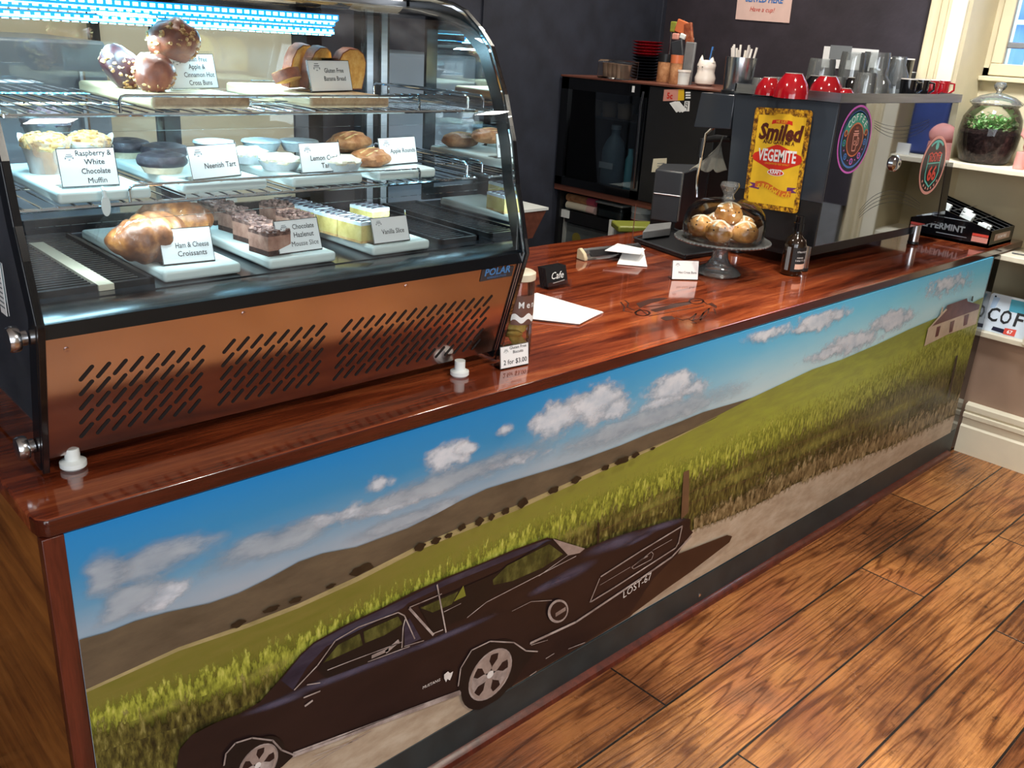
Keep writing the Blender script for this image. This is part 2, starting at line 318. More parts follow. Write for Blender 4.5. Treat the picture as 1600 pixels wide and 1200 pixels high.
# ------------------------------------------------------------------ mesh builder
class MB:
    def __init__(s, m='white_plastic'):
        s.v = []; s.f = []; s.k = []; s.m = m; s.fade = {}

    def quad_frame(s, o, u, v, w, h, m=None):
        o, u, v = Vector(o), Vector(u), Vector(v)
        s.poly([o, o + u * w, o + u * w + v * h, o + v * h], m)

    def poly(s, pts, m=None):
        b = len(s.v); s.v += [tuple(p) for p in pts]; s.f.append(tuple(range(b, b + len(pts)))); s.k.append(m or s.m)

    def faces(s, vs, fs, m=None):
        b = len(s.v); s.v += [tuple(p) for p in vs]
        for f in fs: s.f.append(tuple(b + i for i in f)); s.k.append(m or s.m)

    def box(s, c, d, m=None, rz=0.0, rx=0.0, ry=0.0):
        R = Matrix.Rotation(rz, 3, 'Z') @ Matrix.Rotation(rx, 3, 'X') @ Matrix.Rotation(ry, 3, 'Y')
        c = Vector(c); x, y, z = d[0] / 2, d[1] / 2, d[2] / 2
        vs = [c + R @ Vector(p) for p in ((-x, -y, -z), (x, -y, -z), (x, y, -z), (-x, y, -z), (-x, -y, z), (x, -y, z), (x, y, z), (-x, y, z))]
        s.faces(vs, ((0, 3, 2, 1), (4, 5, 6, 7), (0, 1, 5, 4), (1, 2, 6, 5), (2, 3, 7, 6), (3, 0, 4, 7)), m)

    def b2(s, lo, hi, m=None):
        s.box([(a + b) / 2 for a, b in zip(lo, hi)], [abs(b - a) for a, b in zip(lo, hi)], m)

    def hexa(s, pts, m=None):
        s.faces(pts, ((0, 3, 2, 1), (4, 5, 6, 7), (0, 1, 5, 4), (1, 2, 6, 5), (2, 3, 7, 6), (3, 0, 4, 7)), m)

    def prism(s, pts, d, m=None):
        """closed outline pts swept along vector d"""
        n = len(pts); d = Vector(d); P = [Vector(p) for p in pts]
        fs = [tuple(range(n))[::-1], tuple(range(n, 2 * n))] + [(i, (i + 1) % n, n + (i + 1) % n, n + i) for i in range(n)]
        s.faces(P + [p + d for p in P], fs, m)

    def lathe(s, prof, n=32, c=(0, 0, 0), m=None, ax=None, flute=0.0, nf=12):
        """prof [(r,z)] turned about z (or about direction ax)"""
        c = Vector(c); Q = Vector((0, 0, 1)).rotation_difference(Vector(ax)).to_matrix() if ax else Matrix.Identity(3)
        vs = []
        for r, z in prof:
            for i in range(n):
                a = 2 * pi * i / n; rr = r * (1 + flute * cos(nf * a))
                vs.append(c + Q @ Vector((rr * cos(a), rr * sin(a), z)))
        fs = []
        for j in range(len(prof) - 1):
            for i in range(n):
                k = (i + 1) % n; fs.append((j * n + i, j * n + k, (j + 1) * n + k, (j + 1) * n + i))
        if prof[0][0] > 1e-6: fs.append(tuple(range(n))[::-1])
        if prof[-1][0] > 1e-6: fs.append(tuple((len(prof) - 1) * n + i for i in range(n)))
        s.faces(vs, fs, m)

    def shell(s, prof, n=32, c=(0, 0, 0), m=None, open_=True):
        c = Vector(c); vs = [c + Vector((r * cos(2 * pi * i / n), r * sin(2 * pi * i / n), z)) for r, z in prof for i in range(n)]
        fs = [(j * n + i, j * n + (i + 1) % n, (j + 1) * n + (i + 1) % n, (j + 1) * n + i) for j in range(len(prof) - 1) for i in range(n)]
        s.faces(vs, fs, m)

    def tube(s, pts, r, n=6, m=None):
        P = [Vector(p) for p in pts]; rs = r if isinstance(r, (list, tuple)) else [r] * len(P)
        vs = []; up = Vector((0, 0, 1))
        for i, p in enumerate(P):
            t = (P[min(i + 1, len(P) - 1)] - P[max(i - 1, 0)]).normalized()
            a = t.cross(up)
            if a.length < 1e-3: a = t.cross(Vector((1, 0, 0)))
            a.normalize(); b = a.cross(t).normalized(); up = b
            for k in range(n):
                an = 2 * pi * k / n; vs.append(p + a * (rs[i] * cos(an)) + b * (rs[i] * sin(an)))
        L = len(P)
        fs = [(j * n + i, j * n + (i + 1) % n, (j + 1) * n + (i + 1) % n, (j + 1) * n + i) for j in range(L - 1) for i in range(n)]
        fs += [tuple(range(n))[::-1], tuple((L - 1) * n + i for i in range(n))]
        s.faces(vs, fs, m)

    def blob(s, c, r, amp=0.1, fr=3.0, nu=20, nv=12, m=None, flat=None, seed=0.0, rz=0.0, fn=None, rx=0.0, ry=0.0):
        """noise-bumped ellipsoid; flat = cut-off height below the centre as a fraction"""
        c = Vector(c); vs = []; R = Matrix.Rotation(rz, 3, 'Z') @ Matrix.Rotation(rx, 3, 'X') @ Matrix.Rotation(ry, 3, 'Y')
        for j in range(nv + 1):
            th = pi * j / nv
            for i in range(nu):
                a = 2 * pi * i / nu; d = Vector((sin(th) * cos(a), sin(th) * sin(a), cos(th)))
                k = 1 + amp * noise.noise(d * fr + Vector((seed, seed * 1.7, seed * 0.3)))
                q = Vector((d.x * r[0] * k, d.y * r[1] * k, d.z * r[2] * k))
                if flat is not None and q.z < -flat * r[2]: q.z = -flat * r[2]
                if fn: q = fn(q, d)
                vs.append(c + R @ q)
        fs = [(j * nu + i, (j + 1) * nu + i, (j + 1) * nu + (i + 1) % nu, j * nu + (i + 1) % nu) for j in range(nv) for i in range(nu)]
        s.faces(vs, fs, m)

    def fan(s, c, ring, m=None, fc=1.0, fe=0.0):
        """soft disc: 'fade' 1 in the middle, 0 on the rim"""
        b = len(s.v); c = Vector(c); n = len(ring)
        s.v.append(tuple(c)); s.fade[b] = fc
        for q in (0.5, 1.0):
            for p in ring:
                s.fade[len(s.v)] = fc + (fe - fc) * q; s.v.append(tuple(c.lerp(Vector(p), q)))
        for i in range(n):
            k = (i + 1) % n
            s.f.append((b, b + 1 + i, b + 1 + k)); s.k.append(m or s.m)
            s.f.append((b + 1 + i, b + 1 + n + i, b + 1 + n + k, b + 1 + k)); s.k.append(m or s.m)

    def soft(s, top, bot, m, n=70):
        """strip whose ink fades from nothing along top to full along bot"""
        def rs(L):
            ds = [0.0]
            for a, b in zip(L, L[1:]): ds.append(ds[-1] + (b - a).length)
            out = []
            for i in range(n + 1):
                d = ds[-1] * i / n; k = max(j for j in range(len(L) - 1) if ds[j] <= d + 1e-9); t = (d - ds[k]) / max(1e-9, ds[k + 1] - ds[k]); out.append(L[k].lerp(L[k + 1], min(1, t)))
            return out
        A, B = rs(top), rs(bot); b = len(s.v)
        for p in A: s.fade[len(s.v)] = 0.0; s.v.append(tuple(p))
        for p in B: s.fade[len(s.v)] = 1.0; s.v.append(tuple(p))
        for i in range(n): s.f.append((b + i, b + i + 1, b + n + 2 + i, b + n + 1 + i)); s.k.append(m)

    def text(s, t, o, u, v, size, m='ink', w=None, align='CENTER', bold=0.0, shear=0.0, rot=0.0):
        vs, fs, wid = glyphs(t, align, bold, shear)
        o, u, v = Vector(o), Vector(u).normalized(), Vector(v).normalized()
        sx = size
        if w and wid * size > w: sx = w / wid
        cr, sr = cos(rot), sin(rot)
        s.faces([o + u * (x * sx * cr - y * size * sr) + v * (x * sx * sr + y * size * cr) for x, y in vs], fs, m)

    def build(s, name, parent=None, bevel=0.0, seg=2, smooth=40, local=False, kind=None, sub=0):
        me = bpy.data.meshes.new(name)
        off = Vector((0, 0, 0))
        if parent is not None and not local:
            q = parent
            while q is not None: off += q.location; q = q.parent
        me.from_pydata([tuple(Vector(p) - off) for p in s.v], [], s.f)
        names = []
        for k in s.k:
            if k not in names: names.append(k)
        for k in names: me.materials.append(M[k])
        ix = {k: i for i, k in enumerate(names)}
        me.polygons.foreach_set('material_index', [ix[k] for k in s.k])
        if s.fade:
            a = me.attributes.new('fade', 'FLOAT', 'POINT')
            a.data.foreach_set('value', [s.fade.get(i, 1.0) for i in range(len(s.v))])
        me.update()
        if smooth:
            me.polygons.foreach_set('use_smooth', [True] * len(me.polygons)); me.set_sharp_from_angle(angle=radians(smooth))
        o = bpy.data.objects.new(name, me); COL.objects.link(o)
        if parent is not None: o.parent = parent
        if bevel:
            b = o.modifiers.new('bevel', 'BEVEL'); b.width = bevel; b.segments = seg; b.limit_method = 'ANGLE'; b.angle_limit = radians(40)
        if sub:
            b = o.modifiers.new('sub', 'SUBSURF'); b.levels = sub; b.render_levels = sub
        if kind: o['kind'] = kind
        return o


_g = {}


def glyphs(t, align='CENTER', bold=0.0, shear=0.0):
    key = (t, align, bold, shear)
    if key in _g: return _g[key]
    c = bpy.data.curves.new('t', 'FONT'); c.body = t; c.align_x = align; c.resolution_u = 2; c.offset = bold; c.shear = shear; c.size = 1.0
    o = bpy.data.objects.new('t', c); me = bpy.data.meshes.new_from_object(o)
    vs = [(q.co.x, q.co.y) for q in me.vertices]; fs = [tuple(p.vertices) for p in me.polygons]
    wid = (max(x for x, y in vs) - min(x for x, y in vs)) if vs else 0.0
    bpy.data.objects.remove(o); bpy.data.curves.remove(c); bpy.data.meshes.remove(me)
    _g[key] = (vs, fs, wid); return _g[key]


def tag(o, label=None, cat=None, group=None):
    if label: o['label'] = label
    if cat: o['category'] = cat
    if group: o['group'] = group
    return o


def thing(name, label, cat, loc=(0, 0, 0), rz=0.0, group=None):
    o = bpy.data.objects.new(name, None); COL.objects.link(o); o.location = loc; o.rotation_euler = (0, 0, rz); o.empty_display_size = 0.02
    return tag(o, label, cat, group)


KIDS = {}


def copy_tree(o, parent=None):
    c = o.copy(); COL.objects.link(c)
    if parent is not None: c.parent = parent
    for ch in [x for x in COL.objects if x.parent == o]: copy_tree(ch, c)
    return c


def dup(root, loc, rz=0.0, label=None, group=None, scale=None):
    r = copy_tree(root); r.location = loc; r.rotation_euler = (0, 0, rz)
    if scale: r.scale = scale if isinstance(scale, tuple) else (scale, scale, scale)
    return tag(r, label, None, group)


X, Y, Z = Vector((1, 0, 0)), Vector((0, 1, 0)), Vector((0, 0, 1))
# ================================================================== THE SETTING
floor_mat('floor_boards')
mb = MB('floor_boards'); mb.b2((-3.1, -4.1, -0.08), (4.3, 2.1, 0.0)); mb.build('floor', kind='structure')
mb = MB('ceiling_paint'); mb.b2((-3.1, -4.1, 3.0), (4.3, 2.1, 3.08)); mb.build('ceiling', kind='structure')
mat('left_wall', (52, 52, 56), .8, vary=.1)
mb = MB('dark_wall'); mb.b2((1.66, 1.98, 0), (3.95, 2.08, 3.0))
mb.b2((2.56, 1.968, 1.0), (2.575, 1.985, 3.0)); mb.b2((-3.1, 1.98, 0), (0.3, 2.08, 3.0)); mb.b2((0.3, 1.98, 0), (0.86, 2.08, 3.0), 'cream_paint'); mb.b2((0.86, 1.98, 2.15), (1.66, 2.08, 3.0), 'dark_wall')
mb.b2((0.86, 1.98, 0), (1.66, 2.08, 2.15), 'cream_light')
mb.build('wall_back', kind='structure')
mb = MB('left_wall'); mb.b2((-3.1, -4.1, 0), (-3.0, 2.1, 3.0)); mb.build('wall_left', kind='structure')
mb = MB('room_wall'); mb.b2((-3.1, -4.1, 0), (4.3, -4.0, 3.0)); mb.build('wall_front', kind='structure')
NB = 4.14   # back of the niche
mb = MB('dark_wall_plum')
mb.b2((3.83, 0.50, 0), (3.95, 1.98, 3.0)); mb.b2((3.83, -4.0, 1.0), (3.95, -0.33, 3.0)); mb.b2((3.83, -4.0, 0), (3.945, -0.36, 1.0), 'mid_grey')
mb.b2((3.83, -0.48, 2.5), (3.95, 0.5, 3.0))
mb.b2((3.86, -0.36, 0.0), (3.95, 0.38, 0.55), 'niche_panel')
mb.b2((3.87, 0.37, 0), (NB + .1, 0.5, 3.0), 'cream_paint'); mb.b2((3.87, -0.36, 0.55), (NB + .1, -0.2, 3.0), 'cream_paint')
mb.b2((NB, -0.36, 0.5), (NB + .1, 0.38, 1.655), 'cream_paint'); mb.b2((NB, -0.36, 2.4), (NB + .1, 0.38, 3.0), 'cream_paint'); mb.b2((NB, -0.36, 1.6), (NB + .1, -0.19, 2.5), 'cream_paint')
mb.b2((NB, 0.31, 1.6), (NB + .1, 0.38, 2.5), 'cream_paint'); mb.b2((3.83, -0.36, 2.5), (NB + .1, 0.38, 2.56), 'cream_paint')
mb.build('wall_right', kind='structure')
# corner bead where the two dark walls meet
mb = MB('dark_wall'); mb.b2((3.80, 1.94, 1.45), (3.835, 1.985, 3.0)); mb.build('trim_1', kind='structure', bevel=.004)
# architraves either side of the niche
for i, (ya, sg) in enumerate(((0.37, 1), (-0.17, -1))):
    mb = MB('cream_paint')
    pr = [(0, 0), (-0.012, 0), (-0.012, 0.062), (-0.02, 0.066), (-0.02, 0.074), (-0.012, 0.08), (-0.022, 0.09), (-0.022, 0.102), (-0.012, 0.108), (-0.028, 0.12), (-0.034, 0.13), (-0.034, 0.143), (-0.022, 0.15), (0, 0.15)]
    mb.prism([(3.83 + a, ya + sg * b, 0.24 if i == 0 else .56) for a, b in pr], (0, 0, 2.4)); mb.box((3.82, ya + sg * .032, 1.6), (0.012, .062, 2.07), 'cream_light')
    mb.build('trim_%d' % (i + 2), kind='structure')
mb = MB('cream_light')
bp = [(0, 0), (-0.022, 0), (-0.022, 0.125), (-0.016, 0.135), (-0.016, 0.165), (-0.024, 0.172), (-0.024, 0.19), (-0.014, 0.196), (-0.02, 0.205), (-0.02, 0.228), (-0.004, 0.238), (0, 0.238)]
mb.prism([(3.86 + a * 1.4, -2.5, b) for a, b in bp], (0, 2.49, 0)); mb.build('baseboard_right', kind='structure')
# window over the niche
mb = MB('cream_paint')
y0, y1, z0, z1 = -0.16, 0.29, 1.675, 2.38
for lo, hi in (((4.12, y0 - .05, z0 - .05), (4.16, y1 + .05, z0)), ((4.12, y0 - .05, z1), (4.16, y1 + .05, z1 + .05)), ((4.12, y0 - .05, z0), (4.16, y0, z1)), ((4.12, y1, z0), (4.16, y1 + .05, z1))): mb.b2(lo, hi)
mb.b2((4.10, -0.2, 1.60), (4.16, 0.37, 1.622)); mb.b2((4.13, .2, 1.675), (4.15, .208, 2.38), 'white_paper'); mb.b2((4.13, y0, 1.74), (4.15, y1, 1.765), 'mid_grey')
wn = mb.build('window_1', kind='structure', bevel=.004)
mb = MB('window_glass'); mb.b2((4.14, y0, z0), (4.144, y1, z1)); o = mb.build('window_pane', wn)
# shelves of the niche
for i, (za, zb) in enumerate(((0.549, 0.571), (0.893, 0.915), (1.243, 1.264))):
    mb = MB('cream_light'); mb.b2((3.83, -0.2, za), (NB, 0.37, zb)); o = mb.build('shelf', bevel=.002)
    tag(o, ('white niche shelf nearest the floor, under the number plate', 'white niche shelf level with the wooden worktop', 'cream niche shelf under the glass terrarium')[i], 'shelf', 'shelves across the window niche')
# what the window looks out on
mat('far_blue', (74, 100, 142), 0.7, vary=0.3, nscale=2.0)
mat('far_pale', (170, 195, 220), 0.7, vary=0.15, nscale=2.0)
mb = MB('far_blue'); mb.b2((7.0, -3, 0), (9, 5, 3.4)); mb.b2((6.95, -3, 2.62), (7.0, 5, 2.72), 'far_pale'); mb.b2((6.95, -3, 2.18), (7, 5, 2.22), 'far_pale'); mb.b2((6.95, -3, 1.95), (7, 5, 1.98), 'far_pale')
for q in range(8): mb.b2((6.94, -2.5 + q * .8, 1.98), (7.0, -2.46 + q * .8, 2.2), 'far_pale')
bl = mb.build('building'); tag(bl, 'blue grey building seen through the window above the terrarium', 'building')
for q in range(6): mb = MB('dark_grey'); mb.b2((6.93, -2.3 + q * 1.1, 2.28), (6.99, -1.6 + q * 1.1, 2.56)); mb.build('window', bl)

# ================================================================== COUNTER
H = 0.95
ZT, ZB, XL, XR = 0.918, 0.113, 0.0345, 3.733
wood('jarrah_top', ((48, 18, 11), (84, 34, 19), (122, 53, 29), (150, 73, 40), (172, 96, 56)), 0, 1.0, 0.1, 0.6, 0.02, 9.0, 13.0)
wood('jarrah_post', ((48, 18, 12), (74, 30, 20), (98, 42, 28)), 2, 1.5, 0.3, 0.2)
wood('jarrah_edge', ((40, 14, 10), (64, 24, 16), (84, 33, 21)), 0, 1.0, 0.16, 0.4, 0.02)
wood('side_timber', ((84, 46, 22), (122, 72, 34), (158, 98, 44), (176, 116, 60)), 1, 1.3, 0.3, 0.2, 0.03, 6.0, 7.0)
mat('kick_black', (40, 48, 50), 0.45, vary=0.25, nscale=12)
ct = thing('counter', 'long timber shop counter with a printed car landscape across its front', 'counter', (XL, 0, 0))
mb = MB('side_timber'); mb.b2((0.004, 0.02, 0), (0.03, 0.96, ZT)); mb.build('side_panel', ct)['label'] = 'golden brown veneered end panel'
mb = MB('jarrah_post'); mb.b2((0.002, -0.002, 0), (XL, 0.02, ZT)); mb.build('corner_post', ct, bevel=.0015)
mb = MB('black_gloss'); mb.b2((XR, -0.004, 0.06), (3.81, 0.03, ZT)); mb.build('end_post', ct, bevel=.002)['label'] = 'black upright at the wall end'
mb = MB('kick_black'); mb.b2((XL, -0.006, 0.0), (3.80, 0.02, ZB)); mb.build('kickboard', ct, bevel=.002)
mb = MB('jarrah_post'); mb.prism([(XL, -0.006, 0), (XL, -0.028, 0), (XL, -0.024, 0.012), (XL, -0.014, 0.018), (XL, -0.006, 0.02)], (3.72, 0, 0)); mb.build('quarter_round', ct)
mb = MB('chrome'); q = at_y(1093, 930, -0.006); mb.lathe([(0.006, 0), (0.006, .0015), (0.002, .003)], 14, q, ax=(0, -1, 0)); mb.build('screw', ct)
mb = MB('black_plastic'); mb.b2((0.03, 0.94, 0), (3.80, 0.96, ZT)); mb.b2((3.785, 0.02, 0), (3.80, 0.94, ZT)); mb.build('back_panel', ct)

wt = thing('worktop', 'glossy red brown timber worktop running the length of the counter', 'worktop', (0, 0, 0.918))
mb = MB('jarrah_top')
ol = [(0.012, 0), (4.081, 0.011), (4.081, 0.35), (3.825, 0.355), (3.825, 1.0), (-0.003, 0.985), (-0.003, 0.03), (0.0, 0.012)]
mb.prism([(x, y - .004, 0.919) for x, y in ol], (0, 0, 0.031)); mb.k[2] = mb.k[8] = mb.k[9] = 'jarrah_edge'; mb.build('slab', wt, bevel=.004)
# the mark burnt into the top: the nose of a car between scrolls of handwriting
mat('burn', (52, 20, 10), 0.35, vary=0.3)
mb = MB('burn'); ZK = H + 0.0004


def kk(u, v): return at_z(u, v, ZK)


def stroke(mb, pts, wd, m, f):
    """flat ribbon along traced points"""
    P = [f(*p) for p in pts]
    for a, b in zip(P, P[1:]):
        d = b - a
        if d.length < 1e-6: continue
        nrm = {'k': Z, 'm': Y}['k' if f is kk else 'm']
        s_ = d.cross(nrm).normalized() * wd / 2; e = d.normalized() * wd * .25
        mb.poly([a - e - s_, b + e - s_, b + e + s_, a - e + s_], m)


def ell(cx, cy, a, b, f, n=28, t0=0.0, t1=2 * pi):
    return [f(cx + a[0] * cos(t0 + (t1 - t0) * i / n) + b[0] * sin(t0 + (t1 - t0) * i / n), cy + a[1] * cos(t0 + (t1 - t0) * i / n) + b[1] * sin(t0 + (t1 - t0) * i / n)) for i in range(n)]


cr2 = lambda x, y: (800 + x / 5.0, 360 + y / 5.0)
for pl in ([(970, 570), (1000, 605), (1080, 570), (1230, 530), (1160, 525), (1060, 540)], [(1080, 620), (1120, 638), (1400, 575), (1390, 555), (1300, 565)], [(1160, 685), (1200, 705), (1280, 690), (1250, 668), (1190, 672)], [(1530, 575), (1600, 610), (1600, 590), (1560, 565)]):
    mb.poly([kk(*cr2(*p)) for p in pl])
for cx, cy in ((1020, 645), (1440, 552)):
    e = [(cx + 55 * cos(t * .2618), cy + 22 * sin(t * .2618)) for t in range(25)]
    stroke(mb, [cr2(*p) for p in e], .006, 'burn', kk)
for ln in ([(1030, 600), (1480, 545)], [(1070, 668), (1500, 590)], [(960, 640), (1000, 615), (1060, 660)], [(1400, 540), (1490, 550), (1530, 580)], [(850, 560), (880, 600), (870, 630), (940, 640)], [(880, 545), (910, 570), (900, 600), (960, 625)],
           [(1280, 680), (1330, 700), (1380, 690), (1440, 725), (1400, 720)], [(1390, 690), (1440, 650), (1410, 705), (1460, 690), (1500, 640), (1470, 700), (1520, 660)], [(1490, 650), (1540, 610), (1530, 650)], [(1540, 640), (1600, 640)], [(1580, 610), (1590, 655)]):
    stroke(mb, [cr2(*p) for p in ln], .0045, 'burn', kk)
mb.build('burnt_logo', wt, smooth=0)['label'] = 'dark burnt-in drawing of a car front'

# ------------------------------------------------------------------ the printed front
zramp('print_sky', 0.69, 0.93, ((0.0, (162, 168, 178)), (0.18, (140, 160, 178)), (0.38, (98, 146, 178)), (0.62, (54, 132, 182)), (1.0, (24, 126, 194))), nscale=3.0, namt=0.28, stretch=(1, 1, 4.5), right=(0.9, 2.8, ((0.0, (196, 222, 226)), (0.35, (170, 214, 226)), (0.7, (120, 198, 224)), (1.0, (88, 184, 226)))))  # left-hand sky colours also darkened for the weaker light at that end
faded('print_cloud', (208, 212, 220), 17.0, 1.1, 0.18, 0.66, (1, 1, 1.5), (172, 184, 198))
faded('print_cloud_soft', (176, 186, 196), 9.0, 0.9, 0.25, 0.75, (1, 1, 2.5), (150, 162, 176), 0.8)
faded('print_shade', (44, 38, 24), 60.0, 1.0, 0.15, 1.0, (1, 1, .35), None, 0.8)
faded('print_light', (190, 184, 92), 60.0, 1.2, 0.2, 1.1, (1, 1, .5), None, 0.45)
printed('print_hill', ((74, 64, 50), (92, 80, 64), (106, 92, 72)), 5.0, (1, 1, 3))
printed('print_strip', ((126, 116, 74), (176, 160, 116)), 9.0, (1, 1, 3))
zramp('print_field', 0.25, 0.72, ((0.0, (92, 94, 36)), (0.5, (104, 104, 38)), (1.0, (122, 112, 54))), nscale=9.0, namt=0.9, stretch=(1, 1, 5), right=(.5, 2.6, ((0.0, (146, 156, 50)), (0.5, (168, 176, 66)), (1.0, (130, 136, 58)))))
printed('print_grass', ((74, 76, 30), (116, 120, 42), (156, 160, 60), (194, 190, 98)), 110.0, (1, 1, .3), lo=.3, hi=.72)
printed('print_dark_grass', ((30, 27, 16), (62, 57, 26), (98, 92, 42), (148, 140, 86)), 110.0, (1, 1, .28), lo=.3, hi=.72)
GC = ((72, 74, 30), (114, 118, 42), (156, 160, 62), (196, 192, 100))
faded('soft_grass', GC[0], 110.0, 1.6, .15, .6, (1, 1, .32), cols=GC)
faded('soft_dark_grass', GC[0], 110.0, 1.8, .15, .6, (1, 1, .3), cols=((30, 27, 16), (62, 57, 26), (98, 92, 42), (148, 140, 86)))
faded('soft_dry_grass', GC[0], 70.0, 2.0, .2, .8, (1, 1, .5), cols=((62, 50, 32), (112, 96, 64), (170, 152, 114)))
faded('print_sheen', (92, 90, 112), 6.0, .3, .0, .8, (1, 1, 2), (70, 64, 82), .85)
printed('print_dry_grass', ((70, 58, 38), (120, 102, 70), (168, 148, 110)), 48.0, (1, 1, .4), lo=.33, hi=.66)
printed('print_road', ((150, 132, 112), (172, 156, 136), (190, 178, 160)), 9.0, (1, 1, 2.5))
printed('print_body', ((30, 19, 19), (40, 26, 25)), 6.0, (1, 1, 3))
printed('print_body_blue', ((30, 28, 42), (46, 42, 58), (70, 66, 80)), 5.0, (1, 1, 4))
printed('print_black', ((18, 15, 16), (24, 20, 20)), 9.0)
printed('print_shadow', ((50, 32, 24), (60, 40, 30)), 8.0)
printed('print_chrome', ((112, 100, 96), (150, 138, 134), (186, 176, 172)), 20.0)
printed('print_white', ((196, 192, 190), (228, 226, 224)), 14.0)
printed('print_glass', ((28, 30, 16), (62, 64, 28), (98, 98, 50)), 36.0, (1, 1, .5))
printed('print_tree', ((34, 26, 18), (52, 42, 28)), 40.0)
printed('print_post', ((74, 54, 40), (112, 84, 60)), 20.0, (1, 1, .3))
printed('print_wheel', ((120, 104, 98), (168, 152, 144)), 14.0)
printed('print_wall', ((170, 150, 128), (196, 178, 154)), 16.0)
printed('print_roof', ((74, 34, 36), (104, 56, 54)), 26.0)
lay = [0]


def mm(u, v): return at_y(u, v, -0.0008 - lay[0] * 0.00012)


def clampz(p, *_):
    return Vector((min(max(p.x, XL), XR), p.y, min(max(p.z, ZB + .0005), ZT - .0005)))


def P(mb, pts, m, pts2=None):
    lay[0] += 1; mb.poly([clampz(mm(*p)) for p in pts], m)


mu = MB('print_sky')
mu.b2((XL, -0.0006, ZB), (XR, 0.008, ZT))
D_cl = [(905, 640, 95, 48, 8, .9), (868, 655, 60, 40, 3, 1), (935, 628, 60, 45, 4, 1), (960, 640, 45, 26, 0, .9), (1050, 605, 62, 34, 2, 1), (1085, 606, 40, 18, 0, .8), (1030, 630, 60, 16, 0, .8), (1278, 500, 45, 26, 0, 1), (1312, 490, 26, 18, 0, .8), (1250, 516, 20, 12, 0, .8), (1330, 535, 70, 26, 0, .9), (1395, 500, 50, 24, 0, 1), (1290, 552, 55, 15, 0, .8), (1200, 520, 70, 20, 0, .7), (1480, 445, 60, 26, 0, .7), (700, 712, 60, 34, 0, .9), (730, 700, 32, 18, 0, .8), (590, 755, 36, 22, 0, .8), (250, 930, 75, 30, 0, .9), (600, 790, 100, 24, 0, .9), (660, 770, 70, 20, 0, .8), (500, 815, 80, 18, 0, .7), (560, 800, 70, 26, 0, .7), (790, 672, 22, 18, 0, .7), (800, 720, 110, 16, 0, .6)]
for cx, cy, rx, ry, s, fc in D_cl:
    lay[0] += 1; sl = -0.30
    ring = [mm(cx + rx * cos(t), cy + sl * rx * cos(t) * 1.0 + ry * sin(t)) for t in [2 * pi * i / 26 for i in range(26)]]
    mu.fan(mm(cx, cy), [clampz(p) for p in ring], 'print_cloud', fc)
for cx, cy, rx, ry in ((230, 880, 170, 50), (200, 940, 120, 50), (420, 850, 200, 40), (700, 750, 260, 30), (1000, 660, 260, 30), (640, 810, 180, 22), (160, 900, 80, 60)):
    lay[0] += 1
    ring = [clampz(mm(cx + rx * cos(t), cy - .36 * rx * cos(t) + ry * sin(t))) for t in [2 * pi * i / 26 for i in range(26)]]
    mu.fan(clampz(mm(cx, cy)), ring, 'print_cloud_soft', .9)
sky = [(124, 1000), (168, 988), (210, 971), (261, 957), (327, 943), (373, 927), (420, 904), (467, 878), (504, 865), (557, 855), (589, 843), (638, 825), (680, 804), (715, 785), (760, 764), (799, 752), (859, 734), (904, 720), (970, 696), (1015, 677), (1060, 660), (1099, 644), (1150, 629), (1180, 620), (1210, 606), (1240, 593)]
strip = [(133, 1078), (280, 1011), (387, 974), (467, 943), (560, 900), (652, 853), (715, 826), (760, 808), (811, 788), (865, 764), (940, 731), (1018, 699), (1060, 680), (1120, 650), (1180, 624), (1240, 594)]
field = [(133, 1083), (280, 1017), (387, 981), (467, 950), (560, 908), (652, 861), (715, 835), (760, 817), (811, 796), (865, 771), (940, 737), (1018, 703), (1060, 683), (1120, 652)]
skyR = [(1120, 650), (1174, 622), (1219, 601), (1270, 577), (1315, 562), (1369, 539), (1420, 515), (1465, 496), (1522, 472), (1537, 464)]
mid = [(1534, 520), (1450, 560), (1380, 600), (1300, 640), (1240, 662), (1160, 700), (1060, 742), (980, 772), (900, 806), (800, 850), (700, 900), (600, 945), (470, 1010), (300, 1072), (138, 1130)]
low = [(1518, 580), (1400, 618), (1300, 672), (1200, 715), (1080, 762), (960, 812), (860, 860), (700, 935), (560, 1005), (430, 1068), (300, 1110), (142, 1160)]
road = [(1084, 827), (1120, 815), (1180, 790), (1240, 757), (1315, 726), (1390, 698), (1450, 668), (1500, 644)]
bot = [(1488, 676), (1440, 700.7), (1220, 828), (1000, 955), (800, 1073), (586, 1199), (380, 1330)]
BL = (144, 1180)
P(mu, sky + strip[::-1], 'print_hill')
P(mu, strip + field[::-1], 'print_strip')
P(mu, field + skyR + [(1518, 580)] + low[1:] + [], 'print_field')
def sh(L, d): return [mm(u, v + d) for u, v in L]


def shc(L, d): return [clampz(p) for p in sh(L, d)]


